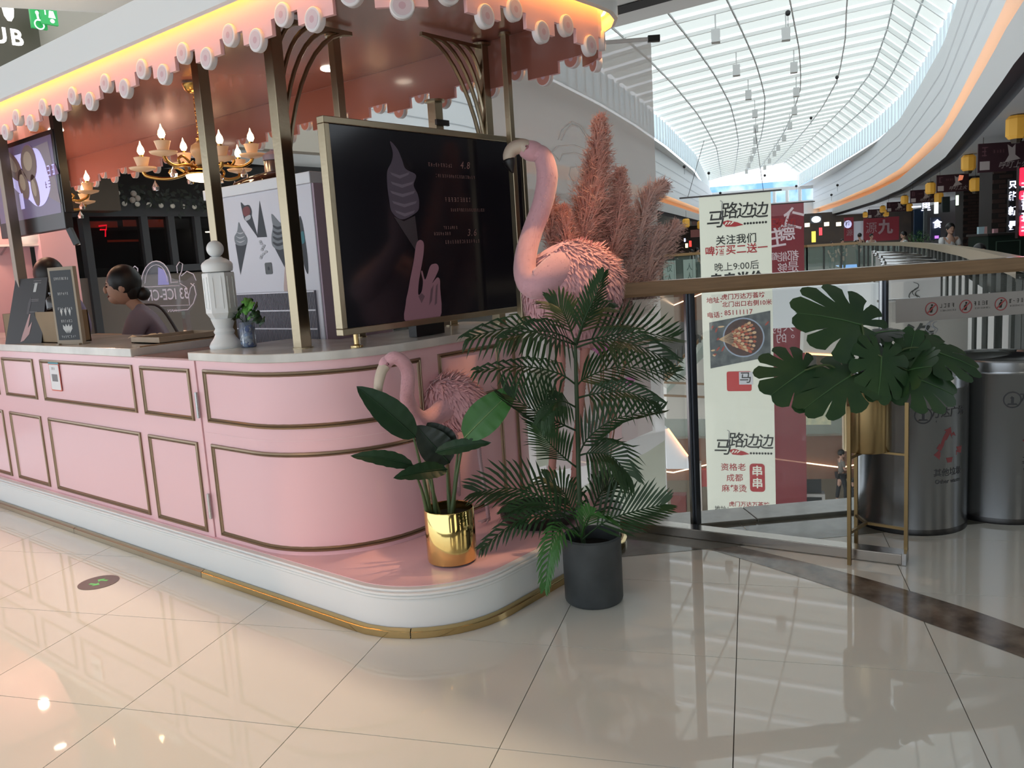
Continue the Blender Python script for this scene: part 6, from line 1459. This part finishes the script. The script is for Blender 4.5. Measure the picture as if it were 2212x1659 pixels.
# white booth with glass on the level below
t, LL, w_, h_ = board_at('glass_kiosk', 'low glass shop front glowing on the level below behind the monstera', 'shopfront', 1735, 868, 1792, 918, 26.6, YR, mat('kiosk_glass', '9aa08a', .4, emit=.15, h2='c9c39a', noise=.3, nscale=6), th=.3)
t, LL, w_, h_ = board_at('lift_lobby', 'brown wooden lift lobby with a warm lit head beyond the void', 'shopfront', 1770, 765, 1872, 858, 30, YR, m_shopd, th=.3)
for k in range(5): p = LL(1440 if False else 1775+k*22, 850); 
for x in (1800, 1835): p = LL(x, 812); flat(rect(p[0]-.08, p[0]+.08, p[1]-.5, p[1]+.5), mat('lobby_warm', '8a5a38', .5, emit=.3), t, y=-.01, name='panel')
t, LL, w_, h_ = board_at('bin_small', 'small white notice on the brown fascia of the level below', 'notice', 1733, 938, 1741, 952, 26.3, YR, m_white)
# ================================================================== RIGHT WALKWAY: SHOPS, LANTERNS, POSTERS, PEOPLE
def gpt(x, y, D_): p = atd(x, y, D_); return Vector((p.x, p.y, 0))
m_brick = mat('dark_brick', '3e2b27', .7); m_mort = mat('mortar', '26211f', .8)
fac = struct(loft('wall_shops', [(T_fR, 0, 0), (T_fR, 3.02, 0)], mat('shopfront_dark', '1b1b1e', .35), s0=5.2, s1=53.), 'dark shopfronts along the right walkway')
struct(loft('wall_shops_left', [(T_fL, 0, 0), (T_fL, 3.02, 0)], _M['shopfront_dark'], s0=12, s1=53), 'dark shopfronts along the left walkway')
struct(MB().add([mw(54, -9, 0), mw(52, 13, 0), mw(52, 13, 3.1), mw(54, -9, 3.1)], [(0, 1, 2, 3)]).build('wall_shops_far', mat('far_shop', '2b2624', .5, noise=.4, nscale=.8, h2='4d3d30')), 'dark shopfronts at the far end')
def bpillar(loc, w, label, rows=35, d_=.4):
    p = thing('brick_pillar', label, 'pillar', loc, YC); 
    MB().box(-w/2, w/2, .012, d_, 0, 2.88).build('core', m_mort, p)
    src = MB().box(-.105, .105, 0, .05, 0, .062).build('brick', m_brick, p, bevel=0); src.location = (-w/2+.11, 0, .01); n = 0
    for r in range(rows):
        x = -w/2+.11+(.11 if r % 2 else 0)
        while x < w/2-.1 and n < 280:
            if r or x > -w/2+.12:
                o = src.copy(); COL.objects.link(o); o.parent = p; o.location = (x, random.uniform(-.006, .004), .01+r*.08); n += 1
            x += .22
    return p
bpillar(gpt(2108, 505, 21.5), .66, 'wide dark brick shop pillar behind the woman at the right walkway'); bpillar(gpt(2168, 500, 14.), .40, 'narrow dark brick pillar near the red shop sign at right')
# people
cl = {'white': mat('tee_white', 'cfcfcf', .8), 'black': mat('tee_black', '17171a', .8), 'grey': mat('tee_grey', '77736c', .8), 'dk': mat('trouser_dark', '23242a', .8), 'bl': mat('trouser_blue', '2b3550', .8)}
def person(label, loc, fwd, shirt, hair='short', h=1.68, pose='stand', trous='dk'):
    t = thing('person', label, 'person', loc); k = h/1.68; f = Vector(fwd); f.z = 0; f.normalize(); sd = f.cross(Vector((0, 0, 1))); U = Vector((0, 0, 1))
    hip = U*.92*k; ws = U*1.05*k; chs = U*1.28*k; nk = U*1.42*k; hd = U*1.56*k + f*.02
    sh = [U*1.36*k + sd*s*.17*k for s in (-1, 1)]; el = [U*1.10*k + sd*s*.22*k + f*.02 for s in (-1, 1)]; wr = [U*(.95 if pose == 'stand' else 1.12)*k + sd*s*.18*k + f*(.10 if pose == 'stand' else .24) for s in (-1, 1)]
    hpj = [U*.88*k + sd*s*.09 for s in (-1, 1)]; kn = [U*.48*k + sd*s*.10 + f*(.04 + .08*s*(pose == 'walk')) for s in (-1, 1)]; an = [U*.08 + sd*s*.10 + f*(.10*s*(pose == 'walk')) for s in (-1, 1)]
    pts = [hip, ws, chs, nk, hd-U*.06] + sh + el + wr + kn + an + [a + f*.13 - U*.04 for a in an]
    skinmesh('body', pts, [(0,1), (1,2), (2,3), (3,4), (2,5), (2,6), (5,7), (6,8), (7,9), (8,10), (0,11), (0,12), (11,13), (12,14), (13,15), (14,16)], [(.13, .09), (.11, .085), (.14, .09), .05, .05, .05, .05, .04, .04, .028, .028, .06, .06, .042, .042, .03, .03], m_skin, t, 1)
    skinmesh('shirt', [hip, ws, chs, nk-U*.03] + sh + [a.lerp(b, .75) for a, b in zip(sh, el)], [(0,1), (1,2), (2,3), (2,4), (2,5), (4,6), (5,7)], [(.155, .11), (.14, .105), (.165, .11), .065, .07, .07, .06, .06], cl[shirt], t, 1)
    skinmesh('trousers', [hip, hpj[0], hpj[1], *kn, *[a+U*.04 for a in an]], [(0,1), (0,2), (1,3), (2,4), (3,5), (4,6)], [(.15, .105), .095, .095, .075, .075, .06, .06], cl[trous], t, 1)
    for a in an: MB().ball(a + f*.05 - U*.035, (.05, .05, .04), 8, 6).build('shoe', cl['dk'] if True else None, t, smooth=1).scale = (1, 1, 1)
    face(t, hd, .105*k, f, hair=hair)
    for i, s in enumerate((-1, 1)): hand(t, wr[i], (wr[i]-el[i]), U, s=1.0)
    return t
vd = -RW[:, 2]*np.array([1, 1, 0])
person('woman with long black hair in a white printed T-shirt behind the right railing', gpt(2052, 500, 19.), vd, 'white', 'long', 1.70, 'hold')
person('man in a black T-shirt seen from behind before the white shop door', gpt(1857, 505, 39.), RW[:, 2], 'black', h=1.72, pose='walk')
person('man in white T-shirt in front of the large maroon hoarding', gpt(1882, 505, 39.5), vd, 'white', h=1.66)
person('person in a white shirt and dark strap walking by the blue lit shop', gpt(1953, 505, 28.5), -RW[:, 0], 'white', h=1.62, pose='walk')
person('person in dark clothes far off beside the red door panel', gpt(1819, 505, 39.5), vd, 'black', h=1.5)
person('person with head just above the railing near the yellow lit sign', gpt(1797, 505, 40), vd, 'black', h=1.42)
person('person in a white shirt and black bag on the far left walkway', gpt(1505, 540, 38), RW[:, 0], 'white', h=1.52)
person('person in a white shirt looking down on the far left walkway', gpt(1494, 540, 37), -RW[:, 0], 'white', h=1.46)
bz = atd(1819, 1040, 27.); person('man in a grey T-shirt walking on the ground floor', Vector((bz.x, bz.y, -9.8)) if False else Vector(onz(1817, 1086, -6.9)), RW[:, 0], 'grey', h=1.75, pose='walk')
person('person in black standing near the red 500 board on the ground floor', Vector(onz(1850, 1092, -6.9)), vd, 'black', h=1.1)
# woman's shirt print and small boy's head behind the rail at right
person('child with short black hair peeking above the right railing', gpt(2115, 528, 10.5), vd, 'black', h=1.33)
# lanterns
m_lan = mat('lantern_yellow', 'c79a3e', .6, emit=.12, ecol='ffb640'); m_lcap = mat('lantern_cap', '3a2f22', .6)
lp = None
for i, (x, y, D_, lab) in enumerate(((2196, 275, 10.3, 'largest yellow hexagonal paper lantern hanging at the top right edge'), (2092, 352, 15.2, 'second yellow lantern, just left of the large maroon poster'), (2010, 407, 21, 'third yellow lantern on the right of the dark poster'), (1954, 432, 28, 'fourth yellow lantern overlapping a small poster'), (1907, 452, 36, 'fifth small yellow lantern in the row'), (1869, 464, 44, 'sixth small yellow lantern near the maroon hoarding'),
    (2107, 399, 18, 'yellow lantern right of the poster with the lit picture'), (2028, 427, 24, 'dim yellow lantern behind the dark poster'), (1964, 448, 31, 'small yellow lantern behind the fourth lantern'), (1914, 461, 38, 'tiny yellow lantern behind the fifth lantern'),
    (1482, 482, 27, 'yellow lantern over the left walkway beside the cream banner'), (1513, 486, 30, 'second yellow lantern over the left walkway'))):
    w_ = .135 if i < 6 else .13
    if lp is None:
        t = thing('paper_lantern', lab, 'lantern', atd(x, y, D_), .2, 'yellow paper lanterns'); lp = t
        MB().lathe([(0, -.14), (.085, -.14), (.12, -.10), (.12, .10), (.085, .14), (0, .14)], n=8).build('shade', m_lan, t)
        MB().lathe([(0, .14), (.07, .14), (.07, .165), (0, .165)], n=8).build('cap', m_lcap, t); MB().lathe([(0, -.19), (.05, -.19), (.07, -.14), (0, -.14)], n=8).build('base', m_lcap, t); MB().bar((0, 0, .165), (0, 0, .4), .008).build('cord', m_lcap, t)
    else: t = copy_tree(lp); t['label'] = lab; t.location = atd(x, y, D_)
    t.scale = (1, 1, 1)
# hanging posters
m_pos = mat('poster_maroon', '3a1f26', .5); m_lm = mat('poster_light', 'b9aca8', .6)
for i, (x0, y0, x1, y1, D_, lab) in enumerate(((2114, 308, 2226, 369, 12.6, 'largest maroon hanging poster at the right edge under the lantern'), (2024, 377, 2092, 414, 18.5, 'maroon hanging poster with a bright splash picture'), (1967, 410, 2019, 438, 24.4, 'third maroon hanging poster in the row'), (1916, 436, 1958, 457, 31, 'fourth maroon hanging poster in the row'), (1875, 452, 1910, 471, 39, 'smallest maroon hanging poster above the hoarding'))):
    t, LL, w_, h_ = board_at('hanging_poster', lab, 'poster', x0, y0, x1, y1, D_, YC-.03, m_pos, 'maroon posters along the right walkway', th=.02)
    flat(rect(-w_*.47, -w_*.28, -h_*.42, -h_*.12), m_lm, t, name='card'); flat([(0, -h_*.2), (w_*.08, h_*.05), (w_*.05, h_*.42), (w_*.14, h_*.3), (w_*.2, h_*.42), (w_*.2, h_*.05), (w_*.3, -.1*h_)], m_lm, t, name='splash')
    if i == 1: flat([(w_*.16, h_*.1), (w_*.3, h_*.15), (w_*.34, h_*.4), (w_*.2, h_*.44)], mat('poster_glow', 'd47a5a', .5, emit=.8), t, y=-.0036, name='splash')
    text('呼叮上火', w_*.16, -h_*.30, h_*.26, m_lm, t, y=-.004, shear=.3); scrib(-w_*.36, h_*.2, w_*.14, h_*.3, mat('poster_dimred', '6e4a50', .6), t, y=-.004); scrib(-w_*.1, h_*.2, w_*.24, h_*.1, _M['poster_dimred'], t, y=-.004)
    MB().bar((-w_*.4, .01, h_/2), (-w_*.4, .01, h_/2+.25), .006).build('cord', m_lcap, t); MB().bar((w_*.4, .01, h_/2), (w_*.4, .01, h_/2+.25), .006).build('cord', m_lcap, t)
# lit signs and shop pieces
def sign(nm, lab, cat, x0, y0, x1, y1, D_, h, e=0., th=.05, yaw=YC, grp=None):
    return board_at(nm, lab, cat, x0, y0, x1, y1, D_, yaw, mat(f'c_{h}_{e}', h, .5, emit=e), grp, th=th)
m_neon = mat('neon_white', 'dfe4ff', .5, emit=3.2); m_neonr = mat('neon_red', 'ff3648', .5, emit=3, ecol='ff1830')
t, LL, w_, h_ = sign('hoarding', 'large maroon hoarding with a pale character', 'hoarding', 1866, 470, 1942, 520, 41.5, '7a2b33', .12); text('九', w_*.1, h_*.05, .72, mat('hoard_grey', 'a58a8c', .6), t, y=-.06, bold=.04); text('源', -w_*.3, h_*.05, .58, _M['hoard_grey'], t, y=-.06)
t, LL, w_, h_ = sign('hoarding', 'narrow maroon panel left of the white shop door', 'hoarding', 1824, 470, 1844, 520, 41.5, '7a2b33', .12); text('源', 0, -.2, .34, _M['hoard_grey'], t, y=-.06)
sign('shop_door', 'white shop door panel between two maroon hoardings', 'door', 1844, 478, 1866, 520, 41.6, 'b9bcc4', .15)
t, LL, w_, h_ = sign('round_sign', 'round lilac sign with a Chinese character before the maroon panel', 'sign', 1824, 477, 1839, 492, 41, '6b6780'); flat(ell(0, 0, w_*.55, h_*.55, 24), mat('lilac_lit', 'c9c8f0', .5, emit=.8), t, y=-.003, name='disc'); text('梅', 0, 0, h_*.8, m_ink, t, y=-.006, bold=.01)
t, LL, w_, h_ = sign('oval_sign', 'white lit oval sign with a grey rim over the far shops', 'sign', 1751, 466, 1775, 482, 42, '4e535a'); t.children[0].hide_render = False; flat(ell(0, 0, w_*.5, h_*.52, 28), mat('oval_rim', '6f767d', .5), t, y=-.002, name='rim'); flat(ell(0, 0, w_*.42, h_*.42, 28), mat('oval_lit', 'e9eef5', .5, emit=1.2), t, y=-.004, name='face')
sign('shop_sign', 'yellow lit vertical sign at the far shops', 'sign', 1754, 500, 1762, 523, 42, 'f2d24a', 2.); sign('shop_sign', 'red lit vertical sign at the far shops', 'sign', 1770, 492, 1776, 508, 42, 'f04048', 2.)
for k, (x, y) in enumerate(((1744, 486), (1786, 484), (1812, 484))): t, LL, w_, h_ = sign('shop_lamp', 'warm white lamp over the far shops', 'lamp', x-5, y-4, x+5, y+4, 42, 'fff0d0', 3.2, grp='warm lamps over the far shops')
t, LL, w_, h_ = sign('shop_window', 'dark blue shop window with a lit white brush sign above it', 'shopfront', 1975, 452, 2003, 515, 26, '27384e'); text('一里', 0, h_*.5+.05, .3, m_neon, t, y=-.02, bold=.02)
for x0, x1 in ((1996, 2003),): sign('shop_pillar', 'pale grey pillar beside the blue shop window', 'pillar', x0, 450, x1, 518, 25.5, '6d7274')
t, LL, w_, h_ = sign('light_box', 'tall narrow lit white sign in the dark shops', 'sign', 2020, 437, 2027, 461, 22, 'e8f2e8', 2.2); t, LL, w_, h_ = sign('light_box', 'small greenish white lit sign high in the dark shops', 'sign', 2067, 422, 2071, 443, 20, 'd8f2d0', 2.)
t, LL, w_, h_ = sign('light_box', 'blue-white neon sign panel with lettering beside the woman', 'sign', 2011, 470, 2032, 518, 20.5, '353a48', .1); text('食', .02, .1, .22, m_neon, t, y=-.03, bold=.02); flat(rect(-.04, .06, -.24, -.17), mat('violet_lit', 'b070d0', .5, emit=1.5), t, y=-.03)
sign('shop_display', 'dark framed shop display between lit signs', 'display', 2036, 425, 2052, 458, 21, '2b3130')
for k, (x0, x1, y0, y1, lab) in enumerate(((2180, 2190, 388, 506, 'vertical column of white neon characters left of the red sign'),)):
    t, LL, w_, h_ = sign('neon_sign', lab, 'sign', x0, y0, x1, y1, 11.5, '17171a')
    for j, (s, y) in enumerate((('只', 400), ('能', 425), ('新', 457), ('是', 488))): p = LL(2186, y); text(s, p[0], p[1], .125 if j else .11, m_neon, t, y=-.02, bold=.03)
t, LL, w_, h_ = sign('neon_sign', 'tall red and white neon shop sign at the right edge', 'sign', 2200, 360, 2240, 512, 9.5, '2a1014')
for y0, y1 in ((362, 402), (412, 432), (465, 510)): a = LL(2201, y1); c = LL(2211, y0); flat(rrect(a[0], c[0]+.02, a[1], c[1], .02), m_neonr, t, y=-.005, name='red_tube')
for j, y in enumerate((405, 425, 445, 470, 492)): p = LL(2209, y); scrib(p[0]+.02, p[1], .1, .09, m_neon, t, y=-.03)
t, LL, w_, h_ = sign('menu_stand', 'leaning pale blue and pink poster stand beside the reception desk', 'stand', 2114, 490, 2132, 524, 13, 'a9c3cc'); flat([(0, -h_/2), (w_/2, -h_/2), (w_/2, h_/2), (w_*.2, h_/2)], mat('stand_pink', 'c9a3a0', .6), t, name='print')
sign('menu_stand', 'small pink sign on the desk by the brick pillar', 'sign', 2147, 494, 2156, 508, 12.5, 'b98d92')
dk_ = thing('reception_desk', 'dark green host desk with a moulded panel at the right walkway', 'desk', gpt(2180, 520, 11.2), YC)
MB().box(-.28, .45, 0, .5, 0, 1.42).build('body', mat('desk_green', '17241d', .4), dk_); MB().box(-.3, .47, -.02, .52, 1.42, 1.45).build('top', m_dark, dk_)
for q in ((-.18, .15, 1.33, 1.34), (-.18, .15, .9, .91), (-.18, -.17, .9, 1.34), (.14, .15, .9, 1.34)): MB().box(q[0], q[1], -.012, 0, q[2], q[3]).build('molding', mat('desk_line', '46584c', .5), dk_)
hg = thing('potted_shrub', 'green shrub in a planter behind the far railing', 'plant', gpt(1985, 505, 25.5)); R = random.Random(4); b = MB()
for k in range(260):
    a = R.uniform(0, 6.3); r_ = R.uniform(0, .45); z_ = 1.2+R.uniform(0, .42)*(1-r_); p = Vector((r_*math.cos(a), r_*math.sin(a), z_)); d = Vector((R.uniform(-1, 1), R.uniform(-1, 1), R.uniform(0, 1)))*.1; b.add([p, p+Vector((d.y, -d.x, 0))*.4, p+d], [(0, 1, 2)])
o = b.build('foliage', mat('shrub', '3d6b35', .6), hg); o['kind'] = 'stuff'; MB().box(-.4, .4, -.2, .2, 0, 1.2).build('planter', m_dark, hg)
# ceiling downlights of the right walkway
for k in range(12):
    s_ = 9.5 + k*2.1; t = thing('ceiling_downlight', f'small white downlight in the right walkway ceiling, {ORD[k]} nearest', 'lamp', mw(s_, T_wR(s_)+1.1, 3.0), 0, 'downlights along the right walkway'); MB().lathe([(0, 0), (.09, 0), (.1, .018), (0, .018)], n=12).build('lens', m_lamp, t)
# left walkway glimpses: small signs and lanterns
for (x0, y0, x1, y1, h, e, lab) in ((1448, 474, 1462, 486, '4a2f2a', 0, 'dark hanging poster over the left walkway'), (1495, 478, 1505, 486, '4a2f2a', 0, 'second dark hanging poster over the left walkway'), (1481, 526, 1486, 535, 'fff0b0', 2.2, 'small warm lit sign on the left walkway'), (1489, 520, 1494, 533, 'd04038', 1.2, 'small red lit sign on the left walkway'), (1492, 496, 1519, 512, '6a3b35', .1, 'shelf of red goods on the left walkway'), (1478, 515, 1481, 522, 'c9d4ff', 2.5, 'thin blue-white lit sign on the left walkway')):
    sign('shop_sign', lab, 'sign', x0, y0, x1, y1, 33, h, e)
# ================================================================== LEFT BACKGROUND: RESTAURANT BEHIND THE KIOSK, WALL SIGNS
YF = 9.6
rw_ = struct(MB().box(2.4, 8.4, YF+.3, YF+.4, 0, 3.0).build('wall_restaurant', mat('restaurant_dark', '161412', .4)), 'dark restaurant interior behind the kiosk')
m_dg = mat('frame_grey', '3a3b3c', .5); ff = thing('restaurant_front', 'dark grey restaurant window front with mullions behind the kiosk', 'shopfront', (0, YF, 0))
def fx(x, y): p = ony(x, y, YF); return p.x, p.z
z_b = fx(300, 468)[1]; z_m = fx(380, 572)[1]; zt2 = fx(300, 447)[1]
MB().box(fx(165, 470)[0], 8.2, -.05, .1, z_b, zt2+.1).build('beam', m_dg, ff); MB().box(fx(315, 572)[0], 8.2, -.05, .05, z_m-.08, z_m).build('sill', m_dg, ff); MB().box(3.0, 8.2, 0, .08, 0, z_m-.1).build('base_wall', mat('base_taupe', '6b6157', .6), ff)
for x in (186, 312, 370, 426, 470, 530, 600): xx = fx(x, 520)[0]; MB().box(xx-.04, xx+.04, -.06, .06, z_m if x > 200 else 0, z_b).build('mullion', m_dg, ff)
for x0, x1 in ((316, 366), (374, 422), (430, 466), (196, 308)): a = fx(x0, 520)[0]; c = fx(x1, 520)[0]; MB().box(a, c, .0, .012, z_m, z_b).build('pane', clearmat('dark_glass', '222222', .5, gloss=1.5), ff)
for i, (x, y) in enumerate([(254, 417), (269, 440), (297, 441), (322, 442), (348, 444), (373, 445), (396, 446), (420, 447)]):
    p = ony(x, y, YF-.1); t = thing('festoon_bulb', f'small unlit round bulb above the restaurant windows, {ORD[i]} from the left', 'bulb', p, 0, 'round bulbs over the restaurant window'); MB().ball((0, 0, 0), .028, 12, 8).build('globe', mat('globe_white', 'b9b4a6', .4, emit=.1), t, smooth=1); MB().lathe([(0, .02), (.012, .02), (.012, .05), (0, .05)], n=8).build('socket', m_black, t)
for i, (x, y) in enumerate(((348, 466), (407, 467), (452, 502))): p = ony(x, y, YF+.1); t = thing('window_spot', f'small white spotlight inside the restaurant, {ORD[i]} from the left', 'lamp', p, 0, 'spotlights inside the restaurant'); MB().lathe([(0, 0), (.045, 0), (.05, .012), (0, .012)], n=14).build('lens', m_lamp, t)
m_glo = mat('red_glow', 'c4553a', .5, emit=.22, ecol='d0452a')
for i, (x0, y0, x1, y1) in enumerate(((178, 478, 253, 492), (268, 475, 304, 489), (313, 474, 365, 491), (234, 517, 303, 523))): a, c = ony(x0, y1, YF+.12), ony(x1, y0, YF+.12); MB().box(a.x, c.x, .12, .14, a.z, c.z).build('glow_panel', m_glo, ff, label='red glowing panel')
p = ony(222, 496, YF+.05); t = thing('neon_mark', 'orange neon bracket mark in the restaurant window', 'light', p); MB().tube([(-.04, 0, .04), (.05, 0, .05), (.04, 0, 0), (-.03, 0, 0), (.03, 0, 0), (.02, 0, -.08)], .008, 6).build('tube', m_neonr, t)
fl_ = thing('flower_garland', 'dark leafy garland with white blossoms hanging over the restaurant front', 'garland', ony(300, 440, YF-.2)); R = random.Random(8); b = MB()
for k in range(170):
    x = R.uniform(-.5, 1.1); z = R.gauss(0.10, .06)-.06*abs(x); y = R.uniform(-.1, .1); d = Vector((R.uniform(-1, 1), R.uniform(-1, 1), R.uniform(-1, .4))).normalized()*R.uniform(.05, .12); s = d.cross(Vector((0, 1, 0))).normalized()*.022; p = Vector((x, y, z)); b.add([p, p+d*.5+s, p+d, p+d*.5-s], [(0, 1, 2, 3)])
o = b.build('leaves', mat('garland_green', '23291f', .6), fl_); o['kind'] = 'stuff'
for x, z in ((-.1, .1), (-.06, .05), (-.12, .03)): MB().ball((x, -.1, z), .035, 8, 6).build('blossom', mat('blossom', '9b948a', .7), fl_, smooth=1)
bw2 = thing('brown_cabinet', 'dark olive brown wall cabinet corner beside the hanging screen', 'cabinet', (0, 0, 0)); p0 = ony(165, 390, YF-.4); p1 = ony(262, 455, YF-.4); MB().box(p0.x, p1.x, YF-.4, YF-.1, p1.z, p1.z+1.0).build('body', mat('olive_brown', '4a3f30', .5), bw2)
# wall with signs, high at the left
YW = 8.4
ls = thing('sign_wall', 'beige bulkhead panel with toilet signs at the upper left', 'bulkhead', (0, YW, 0)); x0 = ony(70, 60, YW).x
MB().box(x0, x0+4, 0, .2, 2.95, 6.5).build('panel', mat('bulkhead_beige', 'a9a193', .6), ls)
cs_ = thing('club_sign', 'dark brown shop fascia with lit white letters CLUB at the top left corner', 'sign', (x0, YW-.12, 4.4)); MB().box(-5, -.0, 0, .1, -1.45, 2.0).build('board', mat('fascia_olive', '4f493a', .5), cs_)
p = ony(48, 86, YW-.12); text('CLUB', p.x-x0, p.z-4.4, .19, mat('letters_lit', 'f2f2ee', .5, emit=1.5), cs_, y=-.02, bold=.03, align='RIGHT', spacing=1.25)
p = ony(15, 20, YW-.12); flat(ell(p.x-x0, p.z-4.4, .05, .11, 10), _M['letters_lit'], cs_, y=-.02, name='lamp_mark')
m_gs = mat('sign_green', '2f9c52', .4, emit=.35, ecol='2fae58')
for i, (xa, ya, xb, yb, lab) in enumerate(((74, 22, 94, 61, 'green sign with a white wheelchair symbol'), (96, 10, 117, 52, 'green sign with white baby care symbols'))):
    t, LL, w_, h_ = board_at('toilet_sign', lab + ' on the beige bulkhead', 'sign', xa, ya, xb, yb, 7.4, 0.0, m_gs, th=.03)
    mwh = mat('sign_white', 'eef6ff', .5, emit=.8)
    flat(ell(-.01, h_*.33, .016, .018, 12), mwh, t, name='head')
    if i == 0:
        flat([(-.02, .045), (.0, .045), (.004, .0), (.03, -.0), (.042, -.055), (.03, -.058), (.02, -.014), (-.014, -.014)], mwh, t, name='figure')
        b = MB(); b.grid([[(-.002+r_*math.cos(a), -.003, -.045+r_*math.sin(a)) for a in [PI*.6+PI*1.35*k/16 for k in range(17)]] for r_ in (.045, .034)]); b.build('wheel', mwh, t)
    else:
        flat([(-.0, .03), (.035, .03), (.05, -.03), (-.012, -.03)], mwh, t, name='figure'); flat(ell(.018, -.055, .02, .018, 12), mwh, t, name='baby'); flat([(-.04, .06), (-.03, .06), (-.03, -.01), (-.04, -.01)], mwh, t, name='bar')
# hanging small speakers on wires in the atrium
for i, (x, y, D_) in enumerate(((1702, 28, 16), (1808, 167, 24), (1531, 374, 30), (1652, 379, 34), (1720, 402, 36), (1809, 400, 34), (1796, 421, 36), (1478, 360, 28), (1752, 255, 30), (1556, 417, 34))):
    t = thing('cable_weight', 'small black hook weight hanging on a thin wire under the skylight', 'weight', atd(x, y, D_), 0, 'black weights on wires under the skylight'); MB().ball((0, 0, 0), .055, 8, 6).build('weight', m_black, t, smooth=1); MB().bar((0, 0, 0), (0, 0, -.25), .008).build('wire', m_black, t)
